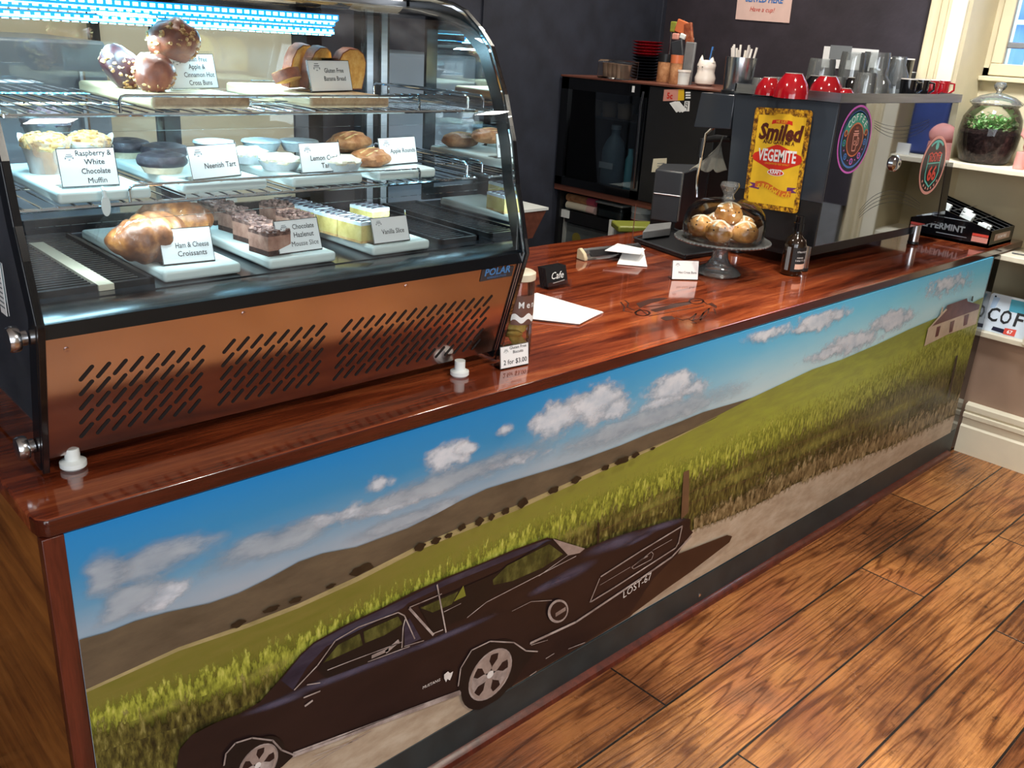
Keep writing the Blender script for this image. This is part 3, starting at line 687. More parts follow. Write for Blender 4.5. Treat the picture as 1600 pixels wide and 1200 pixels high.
lay[0] += 1; mu.soft(shc(mid, -34), shc(mid, 26), 'soft_grass')
P(mu, [(u, v + 22) for u, v in mid] + [(138, 1152), (145, 1185)] + [(u, v + 34) for u, v in low[::-1][1:]], 'print_grass')
lay[0] += 1; mu.soft(shc(low, -34), shc(low, 24), 'soft_dark_grass')
P(mu, [(u, min(v + 20, 1190)) for u, v in low] + [BL] + [(165, 1400), (430, 1400), (586, 1199)] + [(800, 1073), (1000, 955)] + road, 'print_dark_grass')
for cx, cy, rx, ry in ((1400, 640, 110, 20), (1280, 690, 100, 18), (1150, 745, 110, 18), (1020, 790, 100, 18), (600, 975, 120, 20), (420, 1045, 120, 18), (250, 1110, 90, 16), (900, 830, 90, 14)):
    lay[0] += 1
    ring = [mm(cx + rx * cos(t), cy - .45 * rx * cos(t) + ry * sin(t)) for t in [2 * pi * i / 24 for i in range(24)]]
    mu.fan(mm(cx, cy), ring, 'print_light', .8)
for cx, cy, rx, ry in ((1300, 700, 130, 22), (1180, 770, 110, 20), (1440, 640, 50, 30), (420, 1110, 90, 30), (280, 1150, 110, 26), (1000, 820, 70, 12), (480, 1062, 70, 16)):
    lay[0] += 1
    ring = [clampz(mm(cx + rx * cos(t), cy - .45 * rx * cos(t) + ry * sin(t))) for t in [2 * pi * i / 24 for i in range(24)]]
    mu.fan(mm(cx, cy), ring, 'print_shade', .62)
dry = [(1084, 815), (1130, 792), (1200, 750), (1280, 712), (1370, 680), (1440, 650), (1506, 618)]
P(mu, road + bot, 'print_road')
lay[0] += 1; mu.soft(shc(dry, -16), shc([(u, v - 9) for u, v in road], 0), 'soft_dry_grass')
lay[0] += 1; mu.soft(shc([(u, v + 9) for u, v in road], 0), shc([(u, v - 9) for u, v in road], 0), 'soft_dry_grass')
P(mu, [(440, 1190), (520, 1150), (640, 1100), (760, 1050), (800, 1073), (586, 1199), (400, 1330), (360, 1260)], 'print_road')
for cx, cy, rx, ry in ((565, 890, 18, 7), (462, 938, 10, 4), (424, 952, 13, 4), (372, 975, 12, 5), (517, 916, 8, 3), (656, 855, 9, 6), (681, 845, 8, 5), (701, 837, 6, 4), (722, 824, 6, 5), (749, 815, 7, 6), (768, 808, 5, 5), (790, 799, 6, 5), (817, 786, 8, 7), (865, 766, 8, 5), (900, 750, 8, 5), (946, 731, 6, 4), (972, 720, 11, 5), (993, 711, 6, 4), (1020, 701, 4, 2)):
    lay[0] += 1
    mu.poly([mm(cx + rx * cos(t) * (1 + .15 * sin(5 * t + cx)), cy - .38 * rx * cos(t) + ry * sin(t) * (1 + .2 * sin(4 * t + cx))) for t in [2 * pi * i / 18 for i in range(18)]], 'print_tree')
# ruined cottage
P(mu, [(1444, 541), (1450.7, 512), (1474, 503), (1530.5, 481), (1525, 506), (1480, 523)], 'print_wall')
P(mu, [(1453, 511), (1478, 483), (1480, 477), (1511, 466), (1512, 471), (1531, 476), (1529.5, 483)], 'print_roof')
P(mu, [(1448, 516), (1478, 482), (1480, 484), (1454, 512)], 'print_wall')
P(mu, [(1469, 494), (1472, 480), (1474, 480), (1472, 491)], 'print_wall')
P(mu, [(1517, 470), (1519, 463), (1521, 462.5), (1520, 471)], 'print_tree')
for w_ in ([(1464, 511), (1470, 509), (1466, 525), (1461, 527)], [(1485, 503), (1492, 500), (1488, 518), (1483, 520)], [(1507, 493), (1514.5, 490), (1511, 507), (1505, 509.5)]): P(mu, w_, 'print_roof')
# fence posts and wires
for w_ in ([(1068, 738), (1077, 734), (1076, 800), (1064, 812)], ): P(mu, w_, 'print_post')
for w_ in ([(1494, 556), (1497, 555), (1484, 620), (1481, 622)], [(934, 817), (937, 816), (936, 850), (933, 852)]): P(mu, w_, 'print_tree')
for ln in ([(1072, 772), (1200, 712), (1330, 660), (1485, 600)], [(1072, 790), (1220, 728), (1484, 612)], [(937, 830), (1066, 775)]):
    lay[0] += 1; stroke(mu, ln, .0015, 'print_post', mm)
# ---- the car
P(mu, [(1059, 866), (1110, 846), (1136, 836), (1144, 838), (1140, 847), (1114, 867), (1080, 893), (1040, 921), (990, 958), (984, 964), (900, 1014), (830, 1055), (750, 1102), (735, 1098), (760, 1040), (860, 990), (960, 920)], 'print_shadow')
body = [(262, 1290), (280, 1172), (299, 1149), (340, 1128), (373, 1116), (406, 1097), (439, 1060), (471, 1021), (491, 1003), (540, 976), (600, 948), (645, 925), (697, 902), (750, 881), (802, 859), (855, 840), (868, 842), (914, 858), (952, 842), (1000, 827), (1040, 816), (1070, 810), (1079, 811), (1078, 826), (1083, 832), (1070, 846), (1059, 866), (1020, 905), (984, 960), (900, 1012), (834, 1051), (800, 1070), (725, 1083), (459.5, 1180), (440, 1190), (425, 1215), (380, 1300)]
P(mu, body, 'print_body')
P(mu, [(439, 1063), (471, 1024), (491, 1006), (540, 979), (600, 951), (697, 905), (802, 862), (855, 843), (866, 845), (800, 872), (700, 913), (638, 942), (630, 950), (560, 985), (510, 1010), (480, 1042), (458, 1078)], 'print_body_blue')
for cx, cy, rx, ry, sl in ((960, 850, 62, 12, -.36), (1035, 822, 42, 7, -.33), (890, 898, 55, 12, -.5), (850, 918, 30, 9, -.5), (560, 1046, 150, 9, -.38), (430, 1100, 60, 8, -.35), (700, 992, 90, 7, -.42), (1000, 842, 30, 5, -.5), (880, 905, 40, 4, -.42)):
    lay[0] += 1; mu.fan(mm(cx, cy), [mm(cx + rx * cos(t), cy + sl * rx * cos(t) + ry * sin(t)) for t in [2 * pi * i / 24 for i in range(24)]], 'print_sheen', .9)
P(mu, [(496, 1047), (522, 1006), (560, 985), (620, 959), (632, 961), (648, 1000), (640, 1010), (570, 1038), (510, 1060)], 'print_black')
P(mu, [(505, 1036), (528, 1008), (562, 990), (567, 1008)], 'print_glass'); P(mu, [(570, 1005), (568, 987), (622, 963), (629, 975), (600, 993)], 'print_glass')
P(mu, [(632, 975), (640, 966), (658, 998), (632, 1010)], 'print_body_blue')
P(mu, [(655, 948), (680, 937), (780, 893), (855, 846), (868, 843), (905, 858), (880, 880), (770, 930), (735, 962), (682, 985), (677, 990)], 'print_black')
P(mu, [(657, 950), (680, 940), (716, 924), (706, 944), (676, 957)], 'print_glass'); P(mu, [(709, 940), (724, 915), (728, 931)], 'print_field')
P(mu, [(770, 906), (792, 884), (858, 850), (880, 866), (848, 887), (800, 908), (771, 914)], 'print_glass')
P(mu, [(864, 842), (914, 857), (906, 864), (888, 868)], 'print_wheel')
lay[0] += 1
for ln, wd in (([(460, 1078), (496, 1040), (524, 1001), (560, 980), (622, 957), (632, 962), (648, 998)], .0035), ([(628, 1012), (630, 980), (633, 968)], .0035), ([(632, 1010), (662, 1001)], .003), ([(640, 951), (677, 992)], .007), ([(640, 949), (690, 928)], .003), ([(677, 990), (692, 984)], .003), ([(683, 914), (697, 988)], .0045), ([(694, 956), (720, 943)], .0025),
               ([(730, 965), (760, 941), (830, 905), (900, 869)], .003), ([(842, 900), (890, 866)], .0025), ([(459.5, 1179), (725, 1080)], .016), ([(460, 1178), (540, 1148), (640, 1108), (724, 1077)], .004), ([(512, 1047), (545, 1034), (628, 1003)], .0025),
               ([(829, 1005), (900, 972), (1000, 905), (1050, 870), (1080, 838)], .009), ([(922, 941), (937, 904)], .004), ([(939, 901), (1000, 862), (1066, 822), (1060, 850)], .006), ([(924, 940), (960, 918), (1056, 856), (1060, 848)], .006), ([(938, 914), (985, 886)], .002), ([(1020, 860), (1050, 843)], .002),
               ([(853, 1029), (866, 1021)], .003), ([(888, 1014), (914, 1004)], .003), ([(828, 1056), (838, 1049)], .003), ([(485, 1195), (520, 1175), (580, 1142)], .002), ([(490, 1182), (560, 1155)], .002), ([(475, 1090), (500, 1080)], .004), ([(477, 1103), (488, 1095)], .006), ([(480, 1070), (500, 1067)], .003),
               ([(582, 1026), (606, 1015)], .011), ([(604, 1018), (622, 1002)], .012), ([(575, 1034), (640, 1010)], .003), ([(856, 1000), (830, 1008)], .002), ([(800, 955), (830, 940), (862, 938)], .002)):
    stroke(mu, ln, wd * .8, 'print_chrome', mm)
lay[0] += 1
gp = [(990, 884), (1018, 862), (1021, 866), (1018, 874), (990, 889), (987, 886)]; stroke(mu, gp + gp[:1], .0025, 'print_chrome', mm); stroke(mu, [(995, 880), (1004, 873), (1012, 869)], .004, 'print_chrome', mm)


def wheel(cx, cy, a, b):
    for k, m_ in ((1.34, 'print_black'), (1.0, 'print_chrome'), (.93, 'print_wheel'), (.82, 'print_body')):
        lay[0] += 1; mu.poly([clampz(p) for p in ell(cx, cy, (a[0] * k, a[1] * k), (b[0] * k, b[1] * k), mm)], m_)
    lay[0] += 1
    for q in range(5):
        t = q * 2 * pi / 5 + .5
        pts = [(r_ * cos(t + d_), r_ * sin(t + d_)) for r_, d_ in ((.14, -1.0), (.34, -.55), (.60, -.30), (.84, -.42), (.86, 0), (.84, .42), (.60, .30), (.34, .55), (.14, 1.0))]
        mu.poly([clampz(mm(cx + a[0] * x + b[0] * y, cy + a[1] * x + b[1] * y)) for x, y in pts], 'print_chrome' if q % 2 else 'print_wheel')
    lay[0] += 1; mu.poly(ell(cx, cy, (a[0] * .15, a[1] * .15), (b[0] * .15, b[1] * .15), mm) if cy < 1150 else [clampz(p) for p in ell(cx, cy, (a[0] * .15, a[1] * .15), (b[0] * .15, b[1] * .15), mm)], 'print_white')


P(mu, [(716, 1075), (719, 1045), (735, 1016), (765, 1002), (800, 1003), (822, 1018), (838, 1018), (820, 1040), (800, 1073), (745, 1104), (730, 1095)], 'print_black')
wheel(766, 1054, (13, -41), (31.5, -5))
lay[0] += 1; stroke(mu, [(716, 1072), (720, 1044), (737, 1016), (766, 1002), (803, 1004), (822, 1017), (840, 1018)], .0035, 'print_chrome', mm)
P(mu, [(350, 1199), (352, 1180), (365, 1162), (392, 1153), (420, 1158), (440, 1175), (458, 1182), (440, 1199)], 'print_black')
wheel(403, 1196, (10, -34), (30, -6))
lay[0] += 1; stroke(mu, [(350, 1196), (353, 1178), (368, 1161), (394, 1153), (426, 1157), (440, 1172), (460, 1180)], .0035, 'print_chrome', mm)
P(mu, [(x_, y_) for x_, y_ in [(872 + 15 * cos(t) + 6 * sin(t), 955 - 9 * cos(t) + 16 * sin(t)) for t in [2 * pi * i / 22 for i in range(22)]]], 'print_chrome')
P(mu, [(x_, y_) for x_, y_ in [(873 + 12 * cos(t) + 5 * sin(t), 955 - 7 * cos(t) + 13 * sin(t)) for t in [2 * pi * i / 22 for i in range(22)]]], 'print_body')
P(mu, [(868, 958), (884, 948), (884, 954), (868, 964)], 'print_wheel')
lay[0] += 1
pa, pb = mm(973, 935), mm(1020, 902); uu = (pb - pa).normalized(); vv = Vector((-uu.z, 0, uu.x))
mu.text('LOST-67', pa + vv * -.001, uu, vv, .034, 'print_white', w=(pb - pa).length, align='LEFT')
pa, pb = mm(660, 1077), mm(696, 1060); uu = (pb - pa).normalized(); vv = Vector((-uu.z, 0, uu.x))
mu.text('MUSTANG', pa, uu, vv, .011, 'print_white', w=(pb - pa).length, align='LEFT')
mu.poly([mm(*p) for p in ((694, 1054), (700, 1049), (703, 1052), (708, 1049), (706, 1056), (703, 1063), (699, 1061), (697, 1066), (694, 1060))], 'print_white')
mp_ = mu.build('mural_panel', ct, smooth=0); mp_['label'] = 'printed landscape with a dark old car, green fields and a ruined cottage'
# ================================================================== DISPLAY CASE
CX0, CX1 = 0.055, 1.05
prof = [(.140, .955), (.062, 1.223), (.089, 1.317), (.105, 1.365), (.125, 1.454), (.158, 1.545), (.209, 1.639), (.246, 1.672), (.301, 1.708), (.345, 1.722), (.42, 1.733), (.66, 1.737)]
closed = prof + [(.665, .955)]
dc = thing('display_case', 'refrigerated curved glass cake cabinet full of labelled pastries on the worktop', 'display case', (0.55, 0.15, H))


def inset(pr, d):
    out = []
    for i, p in enumerate(pr):
        a = pr[max(i - 1, 0)]; b = pr[min(i + 1, len(pr) - 1)]
        t = Vector((b[0] - a[0], b[1] - a[1])).normalized(); out.append((p[0] + t.y * d, p[1] - t.x * d))
    return out


mat('led_housing', (150, 200, 225), 0.3)
emit('led_cyan', (14, 150, 255), 2.2); emit('led_white', (130, 228, 255), 14.0)
mat('deck_black', (30, 36, 42), 0.14, vary=0.2, nscale=6)
mat('case_black', (13, 15, 19), 0.22, vary=0.1)
mat('badge_blue', (70, 130, 190), 0.3)
for i, xa in enumerate((CX0, CX1 - .008)):
    mb = MB('side_glass'); mb.prism([(xa, y, z) for y, z in closed], (.008, 0, 0)); eg = mb.build('end_glass', dc)
    mb = MB('case_black'); xo = xa - .0012 if i == 0 else xa - .0012
    for d0, d1 in ((0.0, .0045), (.011, .042)):
        mb = MB('case_black')
        A = [(y, z) for y, z in inset(prof, d0)]; B = [(y, z) for y, z in inset(prof, d1)]
        for k in range(len(prof) - 1):
            q = [A[k], A[k + 1], B[k + 1], B[k]]
            mb.hexa([(xo, *q[0]), (xo, *q[1]), (xo, *q[2]), (xo, *q[3]), (xo + .0104, *q[0]), (xo + .0104, *q[1]), (xo + .0104, *q[2]), (xo + .0104, *q[3])])
        mb.build('end_trim', eg, smooth=0)
mb = MB('case_black'); mb.b2((.076, .17, .985), (1.032, .645, 1.212)); mb.prism([(.076, .17, .985), (.076, .152, .985), (.076, .088, 1.205), (.076, .17, 1.212)], (.956, 0, 0)); mb.build('base', dc, bevel=.003)
mb = MB('case_black'); mb.prism([(.064, .086, 1.196), (.064, .074, 1.2), (.064, .077, 1.222), (.064, .098, 1.232), (.064, .17, 1.226), (.064, .17, 1.2)], (.978, 0, 0)); mb.build('sill', dc)
# punched front panel
pb0, pb1 = Vector((.066, .1435, .978)), Vector((.066, .0795, 1.198))
pv = (pb1 - pb0); ph = pv.length; pv.normalize(); pn = Vector((0, -pv.z, pv.y))
mb = MB('panel_steel'); mb.hexa([pb0 + Y * .004, pb0 + X * .974 + Y * .004, pb1 + X * .974 + Y * .004, pb1 + Y * .004, pb0, pb0 + X * .974, pb0 + X * .974 + pv * ph, pb1])


def slotp(u, v):
    """pixel -> panel plane"""
    r = ray(u, v); t = (pb0 - CAM).dot(pn) / r.dot(pn); return CAM + r * t


for (c0, c1, n), rdn in ((((135, 583), (310, 551), 8), (140, 671)), (((358, 541), (502, 515), 8), (None)), (((542, 509), (762, 470), 15), None)):
    a, b = slotp(*c0), slotp(*c1)
    dn = (slotp(140, 671) - slotp(135, 583)) / 4
    for i in range(n):
        for j in range(5):
            c = a.lerp(b, i / (n - 1)) + pv * dn.dot(pv) * j + pn * .0006
            d = (X * .62 + pv * .78).normalized() * .0135 * (1 if n < 10 else .98); s_ = d.cross(pn).normalized() * .0034
            pts = []
            for sg in (1, -1):
                for q in range(6):
                    an = pi * q / 5 - pi / 2
                    pts.append(c + d * sg + d.normalized() * sg * .0034 * cos(an) + s_ * sg * sin(an))
            mb.poly(pts, 'ink')
for u, v in ((104, 546), (381, 490), (635, 447)): mb.lathe([(.004, 0), (.004, .0015), (.001, .002)], 12, slotp(u, v), ax=pn, m='panel_steel')
mb.build('front_panel', dc, smooth=30)['label'] = 'brushed metal panel with rows of slanted slots'
mb = MB('dark_grey'); c = [slotp(*p) + pn * .001 for p in ((749, 440), (799, 431), (803, 415), (753, 421))]; mb.poly(c); uu = (c[1] - c[0]).normalized(); vv = (c[3] - c[0]).normalized()
bw = (c[1] - c[0]).length
mb.text('POLAR', c[0].lerp(c[1], .5) + vv * .0125 + pn * .0006, uu, vv, .024, 'badge_blue', w=bw * .9, bold=.03); mb.text('REFRIGERATION', c[0].lerp(c[1], .5) + vv * .004 + pn * .0006, uu, vv, .0075, 'badge_blue', w=bw * .88)
mb.build('badge', dc, smooth=0)['label'] = 'small dark maker badge with blue lettering'
# glass
gp_ = [(.083, 1.228), (.101, 1.35), (.128, 1.48), (.15, 1.541), (.177, 1.592), (.202, 1.625), (.232, 1.652), (.268, 1.672), (.31, 1.688), (.37, 1.70), (.435, 1.708), (.53, 1.712)]
mb = MB('case_glass')
for k in range(len(gp_) - 1): mb.poly([(.066, *gp_[k]), (1.038, *gp_[k]), (1.038, *gp_[k + 1]), (.066, *gp_[k + 1])])
fg = mb.build('front_glass', dc, smooth=80)
bm_ = bmesh.new(); bm_.from_mesh(fg.data); bmesh.ops.remove_doubles(bm_, verts=bm_.verts, dist=.0005); bm_.to_mesh(fg.data); bm_.free(); fg.data.polygons.foreach_set('use_smooth', [True] * len(fg.data.polygons))
mb = MB('brushed_steel'); mb.b2((.066, .50, 1.705), (1.038, .655, 1.722)); mb.build('top_panel', dc, bevel=.002)
mb = MB('deck_black'); mb.b2((.064, .17, 1.212), (1.04, .645, 1.228)); mb.build('deck', dc)
for xa, xb in ((.09, .285), (.915, 1.025)):
    mb = MB('black_plastic')
    mb.b2((xa, .2, 1.228), (xb, .21, 1.238)); mb.b2((xa, .61, 1.228), (xb, .62, 1.238)); mb.b2((xa, .2, 1.228), (xa + .008, .62, 1.238)); mb.b2((xb - .008, .2, 1.228), (xb, .62, 1.238))
    for q in range(26): mb.b2((xa + .015, .218 + q * .015, 1.228), (xb - .015, .225 + q * .015, 1.234))
    mb.build('air_grille', dc)
mb = MB('cream_light'); mb.b2((.19, .195, 1.2285), (.215, .55, 1.2385)); mb.build('deck_strip', dc)
for i, (xa, xb, yy) in enumerate(((.08, .545, .646), (.50, .866, .658))):
    mb = MB('case_black')
    for lo, hi in (((xa, yy - .005, 1.23), (xa + .035, yy + .005, 1.70)), ((xb - .035, yy - .005, 1.23), (xb, yy + .005, 1.70)), ((xa, yy - .005, 1.665), (xb, yy + .005, 1.70)), ((xa, yy - .005, 1.23), (xb, yy + .005, 1.262))): mb.b2(lo, hi)
    d = mb.build('rear_door', dc); mb = MB('side_glass'); mb.b2((xa + .03, yy - .001, 1.25), (xb - .03, yy + .001, 1.68)); mb.build('door_glass', d)
mb = MB('case_black'); mb.b2((1.0, .63, 1.23), (1.045, .66, 1.71)); mb.build('rear_frame', dc); mb = MB('case_black'); mb.b2((.06, .63, 1.23), (.082, .66, 1.71)); mb.build('rear_frame', dc)
for u, v, in ((122, 737), (727, 591)):
    p = at_z(u, v, H); mb = MB('white_plastic'); mb.lathe([(.017, 0), (.021, .004), (.021, .012), (.012, .016), (.012, .036)], 22, (p.x, p.y + .02, H)); mb.build('foot', dc)
for xq, yq in ((.12, .60), (.98, .60)): mb = MB('white_plastic'); mb.lathe([(.017, 0), (.021, .004), (.021, .012), (.012, .016), (.012, .036)], 22, (xq, yq, H)); mb.build('foot', dc)
for u, v in ((40, 528), (53, 702)):
    p = at_x(u, v, .04); mb = MB('steel'); mb.lathe([(.012, -.016), (.012, -.006), (.0185, -.006), (.02, -.002), (.02, .006), (.018, .01), (.001, .0105)], 26, (.036, p.y + .045, p.z - .014), ax=(-1, 0, 0)); mb.build('stand_off_bolt', dc)['label'] = 'round steel bolt clamping the end glass'
for nm, yy, zz in (('wire_shelf', .216, 1.366), ('wire_shelf', .222, 1.508)):
    mb = MB('chrome'); yb = .625
    for q in range(36): xq = .098 + q * .0262; mb.tube([(xq, yy, zz), (xq, yb, zz)], .0016, 5)
    for yq, r_ in ((yy - .001, .003), (yy + .01, .0022), (yb, .003), (.42, .0026)): mb.tube([(.09, yq, zz - .003), (1.022, yq, zz - .003)], r_, 6)
    mb.tube([(.09, yy, zz - .003), (.09, yb, zz - .003)], .003, 6); mb.tube([(1.022, yy, zz - .003), (1.022, yb, zz - .003)], .003, 6)
    s_ = mb.build(nm, dc)
    mb = MB('chrome'); zt = zz + .027
    mb.tube([(.262, yy, zz), (.262, yy, zt - .008), (.265, yy, zt - .002), (.272, yy, zt), (.855, yy, zt), (.862, yy, zt - .002), (.865, yy, zt - .008), (.865, yy, zz)], .0026, 7)
    mb.build('guard_rail', s_)
    for xq in (.092, 1.02):
        mb = MB('chrome'); mb.tube([(xq, yy + .03, zz), (xq, yy + .03, zt - .006), (xq, yy + .04, zt), (xq, yb - .03, zt), (xq, yb - .02, zt - .006), (xq, yb - .02, zz)], .0026, 7); mb.build('guard_rail', s_)
    mb = MB('clear_acrylic'); mb.b2((.11, yy - .006, zz - .028), (1.024, yy - .003, zz - .004)); mb.build('edge_strip', s_)
for xq in (.083, 1.012):
    mb = MB('brushed_steel'); mb.b2((xq, .622, 1.228), (xq + .018, .636, 1.70)); mb.build('upright', dc)
for yq, zq, xe in ((.40, 1.668, .78), (.46, 1.658, .81), (.535, 1.641, .855)):
    mb = MB('led_housing'); mb.b2((.085, yq - .016, zq), (xe, yq + .016, zq + .012))
    mb.b2((.087, yq - .012, zq - .0015), (xe - .002, yq + .012, zq), 'led_cyan')
    for q in range(46): xq = .095 + q * (xe - .105) / 45; mb.box((xq, yq - .006, zq - .0025), (.009, .008, .002), 'led_white'); mb.box((xq, yq - .0172, zq + .006), (.009, .002, .006), 'led_white')
    mb.b2((.087, yq - .0170, zq + .0005), (xe - .002, yq - .016, zq + .0115), 'led_cyan'); yq > .5 and mb.b2((.087, yq - .0178, zq + .0005), (xe - .002, yq - .0168, zq + .0045), 'led_white')
    mb.build('light_strip', dc, smooth=0)['label'] = 'glowing blue strip light under the top'
for q in range(2):
    o = area('case_light_%d' % q, (.45, .50 - .1 * q, 1.622), (.47, .44 - .1 * q, 1.2), .74, .03, 6.5, (.46, .82, 1.0))
for zz_, pw_ in ((1.496, .9), (1.354, 2.4)):
    o = area('case_light_shelf', (.55, .235, zz_), (.55, .40, zz_ - .14), .86, .012, pw_, (.72, .92, 1.0), 170)  # added unseen fill under each shelf to even out the case
mb = MB('white_paper'); q0 = at_x(14, 395, .05); mb.box((.0535, q0.y + .09, 1.245), (.001, .03, .085), 'white_paper')
for q in range(7): mb.box((.0528, q0.y + .09, 1.215 + q * .008), (.001, .024, .0022), 'ink_grey')
mb.box((.0528, q0.y + .09, 1.279), (.001, .024, .012), 'cream_paint'); mb.build('rating_sticker', dc, smooth=0)['label'] = 'white printed rating sticker on the left end'

mb = MB('white_plastic'); p = at_y(166, 322, .206)
for q, rr in ((0, .0075),): mb.prism([p + X * rr * cos(t) + Z * .017 * sin(t) for t in [2 * pi * i / 22 for i in range(22)]], (0, .002, 0))
mb.tube([p + Z * .012 + Y * .002, p + Z * .024 + Y * .004, p + Z * .028 + Y * .010], .0035, 8); tag(mb.build('shelf_clip', bevel=.0006), 'white oval clip hanging from the middle shelf rail', 'clip')
# ------------------------------------------------------------------ trays and boards
def tray(name, x0, x1, y0, y1, z, h, m, label, grp):
    t = MB(m); t.b2((x0, y0, z), (x1, y1, z + h)); o = t.build(name, bevel=.006, seg=3); return tag(o, label, 'tray', grp)


wood('board_pale', ((150, 120, 92), (186, 154, 118), (206, 178, 140)), 1, 1.4, 0.4)
ZD, ZM, ZP = 1.2385, 1.369, 1.511   # what the trays lie on
TH = .020
for x0, x1, y0, y1, lb in ((.296, .44, .187, .58, 'white tray under the ham and cheese croissants'), (.492, .637, .18, .58, 'white tray under the chocolate mousse slices'), (.722, .868, .178, .58, 'white tray under the vanilla slices')):
    tray('serving_tray', x0, x1, y0, y1, ZD - .0095, TH, 'tray_white', lb, 'white trays on the cabinet deck')
for x0, x1, y0, y1, lb in ((.152, .302, .222, .55, 'white tray under the raspberry muffins'), (.362, .525, .235, .56, 'white tray under the dark iced neenish tarts'), (.572, .73, .225, .56, 'white tray under the lemon curd tarts'), (.772, .922, .232, .56, 'white tray under the apple rounds')):
    tray('serving_tray', x0, x1, y0, y1, ZM - .0005, TH, 'tray_white', lb, 'white trays on the middle shelf')
for x0, x1, y0, y1, lb in ((.328, .508, .255, .60, 'pale board under the hot cross buns on the top shelf'), (.632, .815, .255, .60, 'pale board under the banana bread on the top shelf')):
    tray('serving_board', x0, x1, y0, y1, ZP - .0005, .022, 'board_pale', lb, 'boards on the top shelf')
TD, TM, TP = ZD + .0106, ZM + .0196, ZP + .0216   # their top faces

# ------------------------------------------------------------------ cards
def icon(mb, c, u, v, n, s, m='ink_grey'):
    """little car-front mark"""
    for a, b, w_, h_ in ((0, .55, .9, .12), (0, .25, 1.15, .16), (0, .0, 1.0, .07), (-.62, -.1, .2, .3), (.62, -.1, .2, .3), (0, -.38, .35, .12)):
        o = c + u * (a - w_ / 2) * s + v * (b - h_ / 2) * s + n * .0004
        mb.poly([o, o + u * w_ * s, o + u * w_ * s + v * h_ * s, o + v * h_ * s], m)


def card(bl, br, h, lean, lines, label, grp=None, size=.0125, ico=True, extra=.006, tz=None):
    bl, br = Vector(bl), Vector(br); c = (bl + br) / 2; wd = (br - bl).length; c.z = tz if tz is not None else bl.z
    u = Vector((br.x - bl.x, br.y - bl.y, 0)).normalized(); back = Vector((-u.y, u.x, 0)); v = (Z * cos(lean) + back * sin(lean)); n = u.cross(v)
    t = thing('ticket_holder', label, 'label', c, 0, grp)
    hb = MB('clear_acrylic'); o = c - u * wd / 2
    hb.hexa([o + back * .0015, o + u * wd + back * .0015, o + u * wd + v * (h + extra) + back * .0015, o + v * (h + extra) + back * .0015, o - n * -.002, o + u * wd - n * -.002, o + u * wd + v * (h + extra) + n * .002, o + v * (h + extra) + n * .002])
    hb.hexa([o, o + u * wd, o + u * wd + back * .04, o + back * .04, o + Z * .0015, o + u * wd + Z * .0015, o + u * wd + back * .04 + Z * .0015, o + back * .04 + Z * .0015])
    hb.build('holder', t, smooth=0)
    p = MB('white_paper'); o2 = o + n * .0026 + v * .0015
    p.hexa([o2 - n * .0004, o2 + u * wd - n * .0004, o2 + u * wd + v * h - n * .0004, o2 + v * h - n * .0004, o2, o2 + u * wd, o2 + u * wd + v * h, o2 + v * h])
    b_ = .0011; on_ = o2 + n * .0003
    for a0, b0, w_, h_ in ((0, 0, wd, b_), (0, h - b_, wd, b_), (0, 0, b_, h), (wd - b_, 0, b_, h)): q = on_ + u * a0 + v * b0; p.poly([q, q + u * w_, q + u * w_ + v * h_, q + v * h_], 'ink')
    if ico: icon(p, o2 + u * wd * .20 + v * h * .76, u, v, n, wd * .105)
    for tx, fx, fy, sz, mw in lines: p.text(tx, on_ + u * wd * fx + v * h * fy + n * .0002, u, v, sz, 'ink', w=mw * wd, bold=0 if 'M' in tx else .008)
    p.build('card', t, smooth=0)
    return t


G = 'flavour cards in the cake cabinet'
card(at_z(268, 141, TP), at_z(341, 139, TP), .062, .2, (('Gluten Free', .60, .78, .0125, .5), ('Apple &', .60, .56, .0125, .4), ('Cinnamon Hot', .62, .33, .0125, .66), ('Cross Buns', .62, .10, .0125, .5)), 'flavour card reading Gluten Free Apple & Cinnamon Hot Cross Buns', G)
card(at_z(486, 145, TP), at_z(550, 143, TP), .060, .2, (('Gluten Free', .60, .60, .0125, .56), ('Banana Bread', .60, .34, .0125, .66)), 'flavour card reading Gluten Free Banana Bread', G)
card(at_z(97, 295, TM), at_z(187, 290, TM), .061, .22, (('Raspberry &', .62, .80, .0125, .62), ('White', .62, .57, .0125, .4), ('Chocolate', .62, .33, .0125, .5), ('Muffin', .62, .08, .0125, .4)), 'flavour card reading Raspberry & White Chocolate Muffin', G)
card(at_z(300, 283, TM), at_z(376, 275, TM), .058, .22, (('Neenish Tart', .60, .30, .0135, .64),), 'flavour card reading Neenish Tart', G)
card(at_z(471, 272, TM), at_z(534, 268, TM), .056, .22, (('Lemon Curd', .58, .40, .0135, .66), ('Tart', .62, .14, .0135, .3)), 'flavour card reading Lemon Curd Tart', G)
card(at_z(595, 260, TM), at_z(652, 255, TM), .056, .22, (('Apple Rounds', .62, .42, .013, .68),), 'flavour card reading Apple Rounds', G)
card(at_z(255, 416, TD), at_z(336, 408, TD), .062, .3, (('Ham & Cheese', .60, .44, .0135, .64), ('Croissants', .58, .20, .0135, .56)), 'flavour card reading Ham & Cheese Croissants', G)
card(at_z(436, 399, TD), at_z(503, 390, TD), .062, .3, (('Chocolate', .64, .70, .0135, .5), ('Hazlenut', .62, .45, .0135, .46), ('Mousse Slice', .62, .18, .0135, .62)), 'flavour card reading Chocolate Hazlenut Mousse Slice', G)
card(at_z(584, 383, TD), at_z(640, 376, TD), .052, .3, (('Vanilla Slice', .56, .34, .014, .62),), 'flavour card reading Vanilla Slice', G, extra=.012)

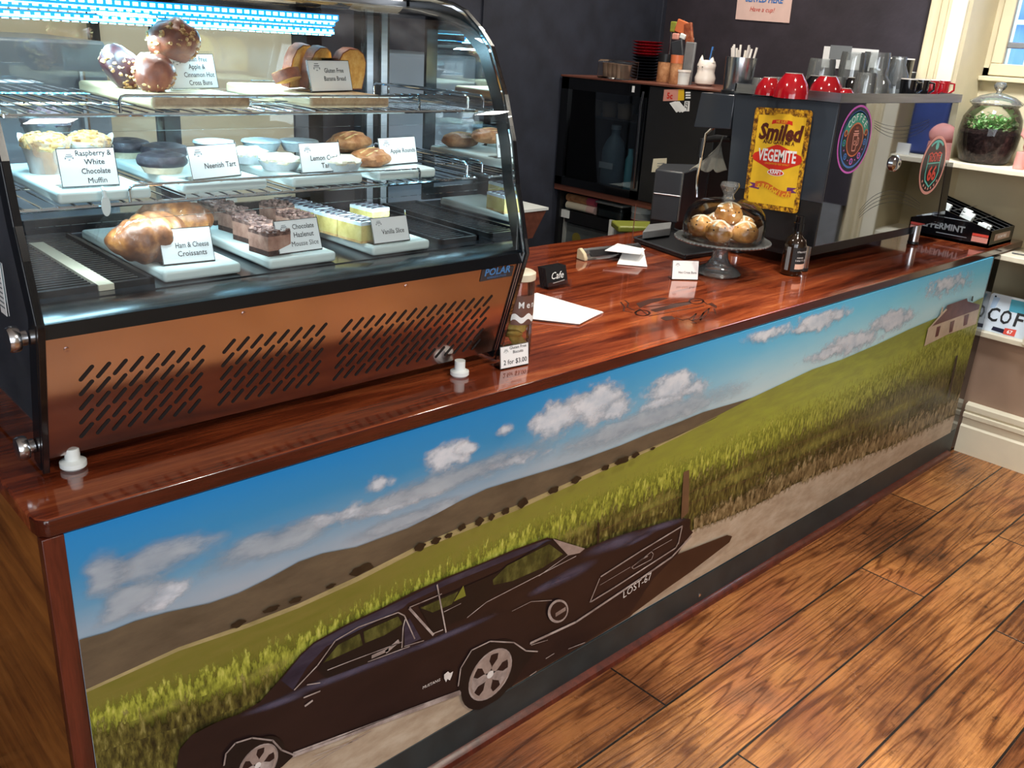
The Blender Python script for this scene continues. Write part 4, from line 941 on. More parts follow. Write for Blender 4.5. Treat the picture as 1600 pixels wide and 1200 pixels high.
# ------------------------------------------------------------------ pastries
def food(name, c0, c1, c2, sc=40, rough=.6, bump=.5, bs=90, coat=0.0):
    m, nt, out = newmat(name); p = N(nt, 'ShaderNodeBsdfPrincipled'); mp = mapped(nt, (1, 1, 1))
    a = N(nt, 'ShaderNodeTexNoise', i_Scale=sc, i_Detail=6.0, i_Roughness=.65); nt.links.new(mp.outputs[0], a.inputs['Vector'])
    r = ramp(nt, a.outputs['Fac'], ((.33, lin(c0)), (.5, lin(c1)), (.68, lin(c2)))); nt.links.new(r.outputs[0], p.inputs['Base Color'])
    p.inputs['Roughness'].default_value = rough; p.inputs['Coat Weight'].default_value = coat
    b2_ = N(nt, 'ShaderNodeTexNoise', i_Scale=bs, i_Detail=4.0); nt.links.new(mp.outputs[0], b2_.inputs['Vector'])
    b = N(nt, 'ShaderNodeBump', i_Strength=bump, i_Distance=.004); nt.links.new(b2_.outputs['Fac'], b.inputs['Height']); nt.links.new(b.outputs[0], p.inputs['Normal']); nt.links.new(p.outputs[0], out.inputs[0])


food('bun_brown', (96, 44, 30), (138, 70, 46), (178, 112, 74), 26, .4, .25, 60, .1)
food('bun_dark', (40, 14, 16), (70, 26, 26), (112, 52, 42), 22, .45, .2, 50, .05)
food('crumb', (150, 100, 62), (206, 160, 104), (236, 204, 150), 70, .8, .8, 80)
food('bread_crumb', (206, 140, 62), (228, 168, 84), (238, 190, 112), 60, .8, .5, 120)
food('bread_crust', (96, 42, 24), (132, 66, 40), (160, 90, 56), 40, .6, .5, 90)
food('muffin_top', (142, 88, 44), (196, 146, 84), (220, 186, 130), 60, .8, .9, 110)
food('muffin_lilac', (120, 96, 120), (196, 180, 196), (226, 216, 220), 50, .8, .9, 110)
food('muffin_side', (150, 98, 62), (182, 128, 86), (206, 156, 112), 30, .7, .2, 60)
food('choc_icing', (30, 26, 34), (48, 42, 50), (70, 62, 70), 60, .45, .4, 100)
food('tart_shell', (206, 190, 160), (224, 210, 184), (236, 226, 206), 40, .6, .3, 90)
food('foil', (190, 200, 206), (210, 218, 222), (226, 232, 236), 40, .35, .3, 120)
food('cream_top', (222, 206, 168), (240, 230, 206), (248, 244, 232), 50, .6, .8, 70)
food('icing_white', (196, 214, 226), (214, 228, 236), (228, 238, 242), 30, .45, .3, 90)
food('pastry', (134, 78, 46), (176, 116, 72), (206, 152, 104), 34, .55, .6, 90)
food('croissant_gold', (76, 44, 26), (124, 74, 42), (190, 128, 68), 22, .4, .4, 60)
food('mousse', (136, 96, 82), (164, 122, 106), (184, 144, 126), 40, .6, .3, 90)
food('mousse_base', (44, 24, 20), (62, 36, 30), (84, 52, 42), 60, .8, .6, 120)
food('choc_crumb', (56, 36, 34), (100, 70, 62), (150, 118, 106), 80, .8, 1.0, 90)
food('custard', (186, 166, 92), (208, 190, 118), (222, 208, 142), 30, .5, .3, 70)
food('flaky', (170, 128, 72), (204, 168, 110), (226, 200, 150), 60, .7, .6, 110)
food('golden_bun', (150, 92, 40), (204, 148, 82), (234, 196, 136), 16, .35, .12, 50, .3)
food('biscuit', (176, 136, 60), (204, 166, 84), (222, 190, 112), 40, .75, .5, 90)
m_, nt_, out_ = newmat('cling_film')
t_ = N(nt_, 'ShaderNodeBsdfTransparent'); g_ = N(nt_, 'ShaderNodeBsdfGlossy', i_Roughness=.12); mp_2 = mapped(nt_, (1, 1, 1)); n_ = N(nt_, 'ShaderNodeTexNoise', i_Scale=30.0, i_Detail=4.0); nt_.links.new(mp_2.outputs[0], n_.inputs['Vector'])
bb = N(nt_, 'ShaderNodeBump', i_Strength=1.0, i_Distance=.01); nt_.links.new(n_.outputs['Fac'], bb.inputs['Height']); nt_.links.new(bb.outputs[0], g_.inputs['Normal']); mx_ = N(nt_, 'ShaderNodeMixShader'); mx_.inputs[0].default_value = .05
nt_.links.new(t_.outputs[0], mx_.inputs[1]); nt_.links.new(g_.outputs[0], mx_.inputs[2]); nt_.links.new(mx_.outputs[0], out_.inputs[0])

# buns on the top board
def crumb_bun(r, loc, label, tilt=(0, 0), m='bun_brown', sd=0.0):
    t = thing('hot_cross_bun', label, 'bun', loc, 0, 'apple and cinnamon buns')
    b = MB(m); b.blob((0, 0, r * .86), (r, r, r * .80), .16, 1.8, 26, 16, flat=.8, seed=sd, rx=tilt[0], ry=tilt[1]); b.build('body', t, local=True)
    R = Matrix.Rotation(tilt[0], 3, 'X') @ Matrix.Rotation(tilt[1], 3, 'Y'); c = MB('crumb')
    for q in range(90):
        a = random.random() * 2 * pi; e = random.uniform(-.7, .3); d = Vector((cos(a) * cos(e), sin(a) * cos(e), sin(e)))
        c.blob(Vector((0, 0, r * .86)) + R @ Vector((d.x * r * .96, d.y * r * .96, d.z * r * .80)), (r * random.uniform(.08, .17), r * .1, r * .07), .5, 3, 6, 4, seed=q * .7, rz=q, rx=q * 1.3)
    c.build('crumb_coating', t, local=True)
    return t


zt = TP
pA, pB, pC = at_y(192, 130, .41), at_y(262, 95, .40), at_y(246, 140, .33)
crumb_bun(.040, (pA.x, pA.y, zt), 'dark glazed bun tipped on its side at the left of the top board', (.15, .95), 'bun_dark', 3.0)
crumb_bun(.045, (pB.x + .005, pB.y - .02, zt + .045), 'biggest brown bun, stacked on top of the other two', (-.5, .1), 'bun_brown', 1.0)
crumb_bun(.036, (pC.x, pC.y + .01, zt), 'crumbly bun low behind the Apple & Cinnamon card', (.9, -.2), 'bun_brown', 2.0)
# banana bread
def bread_slice(loc, rz, lean, label, s=1.0):
    t = thing('banana_bread_slice', label, 'bread', loc, rz, 'banana bread on the top board')
    ol = [(-.036, 0), (-.041, .03), (-.040, .052), (-.030, .068), (-.012, .076), (.012, .076), (.030, .068), (.040, .052), (.041, .03), (.036, 0)]
    R = Matrix.Rotation(lean, 3, 'X'); hz = abs(sin(lean)) * .0
    f = lambda x, y, z: R @ Vector((x * s, y, z * s)) + Vector((0, 0, hz + (.022 * abs(sin(lean)))))
    c = MB('bread_crumb'); inn = [(x * .93, z * .95 + .002) for x, z in ol]
    c.faces([f(x, -.0105, z) for x, z in inn] + [f(x, .0105, z) for x, z in inn], [tuple(range(10))[::-1], tuple(range(10, 20))] + [(i, (i + 1) % 10, 10 + (i + 1) % 10, 10 + i) for i in range(10)]); c.build('crumb', t, local=True)
    k = MB('bread_crust'); n = 10
    vs = [f(x, -.0095, z) for x, z in ol] + [f(x, .0095, z) for x, z in ol] + [f(x, -.0095, z) for x, z in inn] + [f(x, .0095, z) for x, z in inn]
    fs = [(i, (i + 1) % n, n + (i + 1) % n, n + i) for i in range(n)] + [(i, 2 * n + i, 2 * n + (i + 1) % n, (i + 1) % n) for i in range(n)] + [(n + i, n + (i + 1) % n, 3 * n + (i + 1) % n, 3 * n + i) for i in range(n)]
    k.faces(vs, fs); k.build('crust', t, local=True)
    return t


for (u, v, y_, rz, ln, lb, s_) in ((436, 139, .40, .5, 1.2, 'short end of banana bread lying at the left of the loaf', .6), (462, 143, .43, .5, .22, 'thick banana bread slice with its cut face forward, left of the card', 1.12), (490, 144, .41, .5, .2, 'banana bread slice leaning just behind the left edge of its card', 1.08), (541, 144, .40, .25, .15, 'banana bread slice showing past the right edge of its card', 1.08)):
    p = at_y(u, v, y_); bread_slice((p.x, p.y, TP + .0005), rz, ln, lb, s_)
mb = MB('clear_acrylic'); p = at_z(392, 140, TP); mb.box((.595, .36, ZP + .03), (.05, .03, .002), rx=.8); mb.box((.595, .345, ZP + .006), (.05, .05, .002)); tag(mb.build('ticket_stand'), 'empty clear ticket stand between the two top boards', 'holder')
# muffins
def muffin(loc, label, r, topm, sd):
    t = thing('muffin', label, 'muffin', loc, sd, 'raspberry muffins')
    b = MB('muffin_side'); b.lathe([(r * .78, 0), (r * .84, r * .5), (r * .98, r * 1.25), (r * .9, r * 1.3)], 28, flute=.012, nf=9); b.build('body', t, local=True)
    k = MB(topm); k.blob((0, 0, r * 1.32), (r * 1.06, r * 1.06, r * .52), .22, 3.2, 26, 14, seed=sd)
    for q in range(38):
        a = random.random() * 2 * pi; e = random.uniform(.15, 1.3); d = Vector((cos(a) * cos(e), sin(a) * cos(e), sin(e))); k.blob((d.x * r, d.y * r, r * 1.32 + d.z * r * .5), (r * .16, r * .16, r * .12), .4, 3, 6, 4, seed=q + sd)
    k.build('crumble_top', t, local=True)
    w_ = MB('paper_wrap')
    n = 32; vs = []
    for j, (rr, zz) in enumerate(((.82, .0), (.90, .6), (1.03, 1.15), (1.12, 1.45))):
        for i in range(n): a = 2 * pi * i / n; sp_ = (1 + (.14 * max(0, cos(4 * a + sd)) if j == 3 else 0)); vs.append((r * rr * sp_ * cos(a), r * rr * sp_ * sin(a), r * zz * (1 + (.22 * max(0, cos(4 * a + sd)) if j == 3 else 0))))
    w_.faces(vs, [(j * n + i, j * n + (i + 1) % n, (j + 1) * n + (i + 1) % n, (j + 1) * n + i) for j in range(3) for i in range(n)]); w_.build('paper_case', t, local=True)
    return t


m_, nt_, out_ = newmat('paper_wrap'); p_ = N(nt_, 'ShaderNodeBsdfDiffuse'); p_.inputs[0].default_value = (.82, .8, .78, 1); tr_ = N(nt_, 'ShaderNodeBsdfTransparent'); mx_ = N(nt_, 'ShaderNodeMixShader'); mp_2 = mapped(nt_, (1, 1, .4)); n_ = N(nt_, 'ShaderNodeTexNoise', i_Scale=28.0)
nt_.links.new(mp_2.outputs[0], n_.inputs['Vector']); r_ = ramp(nt_, n_.outputs['Fac'], ((.35, (.15, .15, .15)), (.65, (.75, .75, .75)))); nt_.links.new(r_.outputs[0], mx_.inputs[0]); nt_.links.new(tr_.outputs[0], mx_.inputs[1]); nt_.links.new(p_.outputs[0], mx_.inputs[2]); nt_.links.new(mx_.outputs[0], out_.inputs[0])
p = at_z(72, 270, TM); muffin((p.x + .006, p.y + .004, TM), 'muffin with golden crumble, front left of its tray', .037, 'muffin_top', 1.0)
p = at_z(142, 266, TM); muffin((p.x + .006, p.y + .012, TM), 'muffin with a red berry on top, behind the Raspberry card', .036, 'muffin_top', 2.3)
p = at_z(90, 242, TM); muffin((p.x + .008, p.y + .07, TM), 'muffin with lilac sugar top at the back of the tray', .044, 'muffin_lilac', 3.1)
# tarts
def tart(loc, label, top, r=.036, sd=0.0, shell='tart_shell', grp='tarts'):
    t = thing('tart', label, 'tart', loc, sd, grp)
    b = MB(shell); b.lathe([(r * .78, 0), (r * .95, .013), (r * 1.02, .018), (r * .94, .018)], 40, flute=.02, nf=20); b.build('shell', t, local=True)
    k = MB(top)
    if top == 'choc_icing': k.lathe([(r * .98, .0125), (r * 1.07, .016), (r * 1.1, .022), (r * 1.0, .031), (r * .6, .036), (r * .25, .034), (.0001, .029)], 36, flute=.015, nf=11)
    elif top == 'icing_white': k.lathe([(r * .98, .0175), (r * 1.08, .020), (r * 1.02, .024), (r * .5, .027), (.0001, .027)], 48, flute=.025, nf=16)
    else:
        k.blob((0, 0, .019), (r * 1.02, r * 1.02, .012), .2, 3, 26, 10, seed=sd)
        for q in range(34): a = random.random() * 2 * pi; d_ = random.random() ** .5 * r * .95; k.blob((d_ * cos(a), d_ * sin(a), .027 - .25 * d_ * d_ / r), (r * .2, r * .12, .004), .3, 3, 6, 4, seed=q, rz=a * 2)
    k.build('topping', t, local=True); return t


for u, v, lb, sd in ((203, 246, 'dark iced neenish tart furthest back, between muffins and card', .1), (262, 254, 'dark iced neenish tart in the middle of its tray', .4), (258, 270, 'dark iced neenish tart nearest the front, left of the Neenish Tart card', .8)):
    p = at_z(u, v, TM); tart((p.x, p.y + .01, TM), lb, 'choc_icing', .041, sd, grp='neenish tarts')
for u, v, lb, tp, sd in ((338, 238, 'round white iced tart rising behind the Neenish Tart card', 'icing_white', .2), (412, 236, 'white iced tart at the back right of the first one', 'icing_white', .5), (470, 236, 'white iced tart at the back behind the Lemon Curd card', 'icing_white', .7), (390, 254, 'cream topped lemon tart between the two middle cards, further back', 'cream_top', .3), (441, 265, 'cream topped lemon tart in front, left of the Lemon Curd card', 'cream_top', .9), (536, 267, 'cream topped lemon tart just showing right of the Lemon Curd card', 'cream_top', 1.3)):
    p = at_z(u, v, TM); tart((p.x, p.y + .008, TM), lb, tp, .041, sd, 'foil', 'lemon curd tarts')
# apple rounds
def apple_round(loc, label, rz, s=1.0):
    t = thing('apple_round', label, 'pastry', loc, rz, 'apple rounds')
    b = MB('pastry'); b.blob((0, 0, .017 * s), (.048 * s, .036 * s, .02 * s), .16, 2.4, 26, 14, flat=.8, seed=rz * 3); b.build('body', t, local=True)
    k = MB('flaky')
    for q in range(3): k.tube([Vector((x, (q - 1) * .017 * s + .006 * sin(x * 60), .036 * s - 5.5 * x * x - (q - 1) ** 2 * .004)) for x in [(-.036 + i * .008) * s for i in range(10)]], [.003 * s * (.4 + .6 * sin(pi * i / 9)) for i in range(10)], 6)
    k.build('scored_ridges', t, local=True); return t


for u, v, lb, rz, dz in ((532, 240, 'pale apple round at the back of the pile', .3, .0), (545, 248, 'apple round lying across the middle of the pile', .1, .018), (575, 262, 'apple round in front, left of the Apple Rounds card', .2, .0)):
    p = at_z(u, v, TM); apple_round((p.x + .02, p.y + .02, TM + dz), lb, rz)
# croissants in film
def croissant(loc, rz, label, s=1.0):
    t = thing('croissant', label, 'croissant', loc, rz, 'wrapped croissants')
    n = 34; pts = []; rs = []
    for i in range(n):
        a = -1.25 + 2.5 * i / (n - 1); pts.append(Vector((.052 * s * sin(a) * 1.25, -.05 * s * cos(a) + .03 * s, .036 * s))); q = abs(a) / 1.25; seg_ = abs(sin(7 * pi * i / (n - 1)))
        rs.append(s * (.036 * (1 - q ** 2.2) + .006) * (.86 + .14 * seg_))
    b = MB('croissant_gold'); b.tube(pts, rs, 18); b.build('body', t, local=True, smooth=60)
    f = MB('cling_film'); f.blob((0, .004 * s, .042 * s), (.074 * s, .056 * s, .044 * s), .18, 4, 28, 16, flat=.92, seed=rz); f.build('film_wrap', t, local=True, smooth=180); return t


p = at_z(246, 412, TD); croissant((p.x + .0, p.y + .05, TD), .35, 'golden film wrapped croissant, left and behind its card', 1.12)
p = at_z(318, 390, TD); croissant((p.x - .0, p.y + .12, TD), -.5, 'browner film wrapped croissant, right and behind its card', 1.05)
# layered slices
def lay_slice(name, loc, rz, label, grp, layers, w_=.05, d_=.075):
    t = thing(name, label, 'slice', loc, rz, grp); z = 0
    for nm, m, h, am in layers:
        b = MB(m)
        nx, ny = (10, 12) if am else (1, 1)
        e = lambda x, y: am * noise.noise(Vector((x * 90, y * 90, loc[0] * 50)))
        vs = [(-w_ / 2 + w_ * i / nx, -d_ / 2 + d_ * j / ny, z) for j in range(ny + 1) for i in range(nx + 1)]; k = len(vs); vs += [(x * (1 + 3 * am), y * (1 + 3 * am), z + h + e(x, y)) for x, y, _ in vs[:k]]
        q = lambda i, j: j * (nx + 1) + i
        fs = [(q(i, j), q(i, j + 1), q(i + 1, j + 1), q(i + 1, j)) for j in range(ny) for i in range(nx)] + [(k + q(i, j), k + q(i + 1, j), k + q(i + 1, j + 1), k + q(i, j + 1)) for j in range(ny) for i in range(nx)]
        for i in range(nx): fs += [(q(i, 0), q(i + 1, 0), k + q(i + 1, 0), k + q(i, 0)), (q(i + 1, ny), q(i, ny), k + q(i, ny), k + q(i + 1, ny))]
        for j in range(ny): fs += [(q(0, j + 1), q(0, j), k + q(0, j), k + q(0, j + 1)), (q(nx, j), q(nx, j + 1), k + q(nx, j + 1), k + q(nx, j))]
        b.faces(vs, fs); z += h
        if nm == 'icing':
            for s0 in (-.034, -.016, .002, .02):
                for sg in (1, -1): b.tube([(-w_ * .46, s0 + (.0 if sg > 0 else .016), z + .0012), (0, s0 + .008, z + .0014), (w_ * .46, s0 + (.016 if sg > 0 else .0), z + .0012)], .0011, 5, 'choc_icing')
        if nm == 'crumb_topping':
            for r_ in range(40): b.blob((random.uniform(-.5, .5) * w_, random.uniform(-.5, .5) * d_, z + .002), (.005, .004, .003), .4, 3, 6, 4, seed=r_)
        b.build(nm, t, local=True, smooth=50)
    return t


MSL = (('base', 'mousse_base', .010, 0), ('mousse_filling', 'mousse', .027, 0), ('crumb_topping', 'choc_crumb', .006, .003))
VSL = (('base', 'flaky', .005, 0), ('custard_filling', 'custard', .031, 0), ('icing', 'icing_white', .007, .0015))
for u, v, lb in ((343, 352, 'mousse slice furthest back on the left of its tray'), (376, 366, 'second mousse slice back along the left side of the tray'), (401, 382, 'third mousse slice back, its dark base showing'), (428, 401, 'mousse slice nearest the glass, left of the Mousse Slice card'), (440, 354, 'mousse slice in the right hand row at the back, dark crumbs on top'), (468, 372, 'mousse slice in the right hand row, behind the card')):
    p = at_z(u, v, TD); lay_slice('mousse_slice', (p.x + .012, p.y + .036, TD), .12, lb, 'chocolate mousse slices', MSL, .051, .062)
for u, v, lb in ((468, 349, 'vanilla slice furthest back on the left of its tray'), (500, 359, 'second vanilla slice back with a lattice of chocolate lines'), (535, 370, 'third vanilla slice, thick yellow custard facing the glass'), (574, 381, 'vanilla slice nearest the glass, behind the Vanilla Slice card'), (590, 358, 'vanilla slice at the right rear of its tray')):
    p = at_z(u, v, TD); lay_slice('vanilla_slice', (p.x + .01, p.y + .045, TD), .1, lb, 'vanilla slices', VSL, .05, .075)

# ------------------------------------------------------------------ on the roof of the case
bx = thing('bakery_box', 'cream takeaway box on the right of the cabinet roof', 'box', (.985, .56, 1.722))
mb = MB('cream_light'); mb.b2((.93, .505, 1.7225), (1.035, .625, 1.79)); mb.build('body', bx, bevel=.006); mb = MB('white_paper'); mb.b2((.926, .501, 1.79), (1.039, .629, 1.802)); mb.build('lid', bx, bevel=.003)
pk = thing('pastry_pack', 'clear lidded tray of golden pastries on the cabinet roof', 'tray', (.74, .56, 1.722))
mb = MB('clear_acrylic'); mb.b2((.60, .507, 1.726), (.90, .625, 1.80)); mb.build('lid', pk, bevel=.006)
mb = MB('cream_light'); mb.b2((.59, .503, 1.7225), (.91, .63, 1.7285)); mb.build('base', pk)
for q in range(4): mb = MB('biscuit'); mb.blob((.645 + q * .068, .56, 1.748), (.036, .04, .022), .12, 3, 18, 10, flat=.85, seed=q); tag(mb.build('cookie'), ('leftmost cookie', 'second cookie from the left', 'third cookie from the left', 'rightmost cookie')[q] + ' in the clear tray on the cabinet roof', 'cookie', 'cookies on the cabinet roof')
# ================================================================== ON THE COUNTER
# biscuit jar beside the case
jr = thing('biscuit_jar', 'tall clear jar of biscuits with a brown menu label, right of the cabinet', 'jar', (1.115, .155, H))
mb = MB('clear_glass'); mb.shell([(.034, .001), (.038, .006), (.038, .178), (.034, .188)], 32, (1.115, .155, H)); mb.build('glass', jr, smooth=60)
mb = MB('cream_light'); mb.lathe([(.036, .186), (.039, .188), (.039, .203), (.034, .206)], 32, (1.115, .155, H)); mb.build('lid', jr)
mat('menu_brown', (104, 72, 62), .5, vary=.3, nscale=30)
mb = MB('menu_brown'); n = 18; a0, a1 = -2.7, -.4
vs = [(1.115 + .0386 * cos(a0 + (a1 - a0) * i / n), .155 + .0386 * sin(a0 + (a1 - a0) * i / n), H + z) for z in (.085, .155) for i in range(n + 1)]
mb.faces(vs, [(i, i + 1, n + 2 + i, n + 1 + i) for i in range(n)])
vs = [(1.115 + .0389 * cos(a0 + (a1 - a0) * i / n), .155 + .0389 * sin(a0 + (a1 - a0) * i / n), H + .094 + .005 * sin(i * .9) + q * .014) for q in (0, 1) for i in range(n + 1)]
mb.faces(vs, [(i, i + 1, n + 2 + i, n + 1 + i) for i in range(n)], 'white_paper')
for i, ch in enumerate('Menu'):
    a = -2.1 + (0, .46, .84, 1.2)[i]; o = Vector((1.115 + .0394 * cos(a), .155 + .0394 * sin(a), H + .126)); mb.text(ch, o, (-sin(a), cos(a), 0), Z, .022, 'white_paper', bold=.01, w=.013)
mb.build('menu_label', jr, smooth=60)
for q, (dx, dy, dz, rx, ry) in enumerate(((0, 0, .014, .1, 0), (.006, -.004, .034, .5, .2), (-.008, .004, .052, -.4, .3), (.006, .006, .07, .5, -.4), (-.004, -.006, .09, .2, .3))):
    b = MB('biscuit'); b.blob((1.115 + dx, .155 + dy, H + dz), (.026, .026, .008), .1, 3, 20, 8, seed=q, rx=rx, ry=ry)
    tag(b.build('biscuit'), 'biscuit %s the clear jar by the cabinet' % ('lying at the bottom of', 'second from the bottom in', 'in the middle of', 'second from the top in', 'topmost in')[q], 'biscuit', 'biscuits in the clear jar')
card(at_z(781, 578, H + .0004), at_z(825, 569, H + .0004), .052, .12, (('Gluten Free', .62, .82, .010, .62), ('Biscuits', .62, .62, .010, .4), ('2 for $3.00', .52, .16, .016, .82)), 'price ticket reading Gluten Free Biscuits 2 for $3.00 on the worktop', extra=.003)
card(at_z(1049, 437, H + .0004), at_z(1090, 438, H + .0004), .062, .2, (('Hot Cross Buns', .58, .32, .0105, .68),), 'small ticket reading Hot Cross Buns in front of the cake stand', extra=.004)
# business cards
t = thing('card_holder', 'small clear holder of black business cards on the worktop', 'card holder', (1.655, .55, H))
mb = MB('clear_acrylic'); mb.box((1.655, .555, H + .0025), (.1, .05, .003)); mb.box((1.655, .527, H + .012), (.1, .003, .02)); mb.box((1.655, .585, H + .035), (.1, .003, .065), rx=-.25); mb.build('holder', t)
for q in range(5):
    b = MB('black_plastic'); c = Vector((1.655, .545 + q * .007, H + .034)); R = Matrix.Rotation(-.28, 3, 'X'); b.box(c, (.09, .0045, .058), rx=-.28)
    if q == 0:
        o = c + R @ Vector((-.03, -.0025, -.008)); b.text('Cafe', o + R @ Vector((.03, -.0003, 0)), X, R @ Z, .03, 'white_paper', shear=.4, w=.055)
        stroke(b, [(0, 0), (1, 1)], .002, 'white_paper', lambda i, j: c + R @ Vector((-.02 + .05 * i, -.003, -.02 + .004 * j)))
    tag(b.build('business_card', smooth=0), 'black business card, %s in the clear holder' % ('front one with white script', 'second one', 'third one', 'fourth one', 'rearmost one')[q], 'card', 'business cards in the holder')
# menus
for q, (dz, da, lb) in enumerate(((.0, .0, 'lower folded white menu on the worktop'), (.003, .05, 'upper folded white menu on the worktop'))):
    c = [at_z(*p, H + .0008 + dz) for p in ((820, 497), (902, 507), (943, 489), (838, 458))]
    m0 = sum(c, Vector()) / 4; R = Matrix.Rotation(da, 3, 'Z'); c = [m0 + R @ (p - m0) for p in c]
    b = MB('white_paper'); b.prism(c, (0, 0, .0018)); tag(b.build('menu_leaflet', bevel=.0004), lb, 'menu', 'folded menus')
# docket rail with papers and receipt spike
t = thing('docket_rail', 'short metal docket rail with a tan end cap on the worktop', 'rail', (2.08, .75, H))
pa, pb = at_z(912, 406, H), at_z(1000, 396, H); d = (pb - pa).normalized(); s_ = Vector((-d.y, d.x, 0))
mb = MB('steel'); mb.prism([pa + s_ * y + Z * (z + .0006) for y, z in ((-.02, 0), (.022, 0), (.022, .03), (.016, .036), (-.0, .03), (-.016, .012))], (pb - pa)); mb.build('rail', t, bevel=.001)
mb = MB('black_plastic'); mb.prism([pa + d * .02 + s_ * y + Z * z for y, z in ((-.0165, .013), (-.001, .0305), (-.004, .033), (-.02, .015))], (pb - pa) * .8); mb.build('grip_strip', t)
mb = MB('cream_paint'); mb.prism([pa + s_ * y + Z * (z + .0003) for y, z in ((-.022, 0), (.024, 0), (.024, .034), (.012, .04), (-.012, .026), (-.022, .01))], -d * .014); mb.build('end_cap', t, bevel=.003)['label'] = 'tan end cap'
for q, (cs, zz, lb) in enumerate(((((965, 405), (1012, 409), (1005, 388), (975, 390)), .02, 'lower white order docket by the receipt spike'), (((945, 392), (1000, 398), (1008, 390), (965, 381)), .034, 'upper white order docket lying on the rail'))):
    c = [at_z(*p, H + zz) for p in cs]; c[0].z -= .018 if q == 0 else 0; c[1].z -= .018 if q == 0 else 0; b = MB('white_paper'); b.prism(c, (0, 0, .002)); tag(b.build('order_docket'), lb, 'paper', 'order dockets')
t = thing('receipt_spike', 'upright wire receipt spike standing behind the dockets', 'spike', at_z(984, 395, H))
p = at_z(986, 391, H); mb = MB('brown_board'); mb.lathe([(.03, 0), (.03, .006), (.01, .01), (.001, .0101)], 24, p); mb.build('base', t); mb = MB('brown_board'); mb.tube([p + Z * .008, p + Z * .155, p + Z * .17], [.0018, .0018, .0004], 6); mb.build('wire', t)
# black tray at the back of the worktop
t = thing('drip_tray', 'flat black tray at the back of the worktop, left of the coffee machine', 'tray', (2.6, .75, H))
mb = MB('black_plastic'); c = [at_z(*p, H + .0005) for p in ((990, 378), (1070, 406), (1125, 398), (1050, 362))]
mb.prism(c, (0, 0, .012)); o = mb.build('base', t, bevel=.003)
mb = MB('dark_grey')
for k in range(4): a, b = c[k], c[(k + 1) % 4]; mb.tube([a + Z * .016, b + Z * .016], .004, 6)
mb.build('rim', t)
mb = MB('mid_grey'); c = [at_z(*p, H + .02) for p in ((1003, 374), (1046, 368), (1048, 358), (1012, 362))]; mb.prism(c, (0, 0, .03)); tag(mb.build('notepad', bevel=.003), 'grey notepad lying on the black tray behind the cake stand', 'notepad')
mb = MB('print_field'); p = at_y(1016, 355, 1.25); mb.box((p.x, p.y, p.z), (.34, .14, .03), rz=-.6); tag(mb.build('green_tray', bevel=.008), 'green plastic tray low behind the counter', 'tray')
mb = MB('red_glaze'); p = at_y(1048, 357, .97); mb.box((p.x, p.y, p.z - .02), (.05, .04, .075), m='niche_panel'); mb.box((p.x, p.y - .021, p.z - .01), (.04, .002, .04), 'red_glaze'); tag(mb.build('carton'), 'small red and tan carton behind the cake stand', 'carton')
# cake stand
SX, SY = 2.27, .375
cs = thing('cake_stand', 'pressed glass cake stand with a clear dome over buns', 'cake stand', (SX, SY, H))
mb = MB('cut_glass'); mb.lathe([(.001, .001), (.074, .001), (.078, .006), (.066, .018), (.04, .034), (.028, .055), (.024, .08), (.03, .098), (.05, .106), (.1, .109), (.150, .113), (.158, .119), (.156, .124), (.12, .119), (.001, .118)], 48, (SX, SY, H), flute=.012, nf=24); mb.build('pedestal_plate', cs, smooth=60)
mb = MB('cut_glass')
for q in range(64): a = 2 * pi * q / 64; mb.blob((SX + .157 * cos(a), SY + .157 * sin(a), H + .119), (.0048, .0048, .004), 0, 1, 8, 5)
mb.build('beaded_rim', cs)
mb = MB('clear_glass'); mb.shell([(.131, .122), (.1335, .13), (.137, .165), (.134, .19), (.125, .214), (.107, .234), (.08, .246), (.05, .252), (.02, .254)], 56, (SX, SY, H))
mb.shell([(.128, .122), (.133, .165), (.130, .19), (.121, .212), (.104, .231), (.078, .243), (.048, .249), (.02, .251)], 56, (SX, SY, H)); dm = mb.build('dome', cs, smooth=80)
mb = MB('cut_glass'); mb.lathe([(.001, .25), (.022, .252), (.017, .26), (.016, .268), (.025, .284), (.031, .296), (.027, .307), (.001, .31)], 32, (SX, SY, H), flute=.05, nf=8); mb.build('knob', dm)
mb = MB('white_paper')
for q in range(7): mb.box((SX + .03 + q * .009, SY - .112 + q * .003, H + .150), (.004 if q % 2 else .002, .001, .05))
tag(mb.build('paper_band', smooth=0), 'white striped paper leaning inside the glass dome', 'paper')
bpos = [(-.07, -.028, 0, 'front left bun under the glass dome'), (.0, -.08, 0, 'front bun under the glass dome, cut side forward'), (.078, -.02, 0, 'right hand bun behind the striped paper in the dome'), (-.045, .06, 0, 'back left bun under the glass dome'), (.05, .065, 0, 'back right bun under the glass dome'), (-.003, -.012, .052, 'top bun of the pile under the glass dome, dotted with fruit')]
for q, (dx, dy, dz, lb) in enumerate(bpos):
    t = thing('hot_cross_bun', lb, 'bun', (SX + dx, SY + dy, H + .1215 + dz), q * 1.1, 'buns under the dome')
    b = MB('golden_bun'); b.blob((0, 0, .033), (.046, .046, .036), .1, 2.2, 26, 14, flat=.85, seed=q * 2.3); b.build('body', t, local=True)
    k = MB('cream_top')
    for ax_ in (0, 1): k.tube([Vector(((s2 if ax_ == 0 else 0), (0 if ax_ == 0 else s2), .033 + .0365 * sqrt(max(0, 1 - (s2 / .046) ** 2)))) for s2 in [-.036 + i * .009 for i in range(9)]], .0042, 6)
    k.build('cross', t, local=True)
    f = MB('mousse_base')
    for w_ in range(9): a = w_ * 2.4 + q; e = .35 + .1 * (w_ % 4); f.blob((.045 * cos(a) * cos(e), .045 * sin(a) * cos(e), .033 + .035 * sin(e)), (.0028,) * 3, .2, 2, 6, 4)
    f.build('fruit', t, local=True)
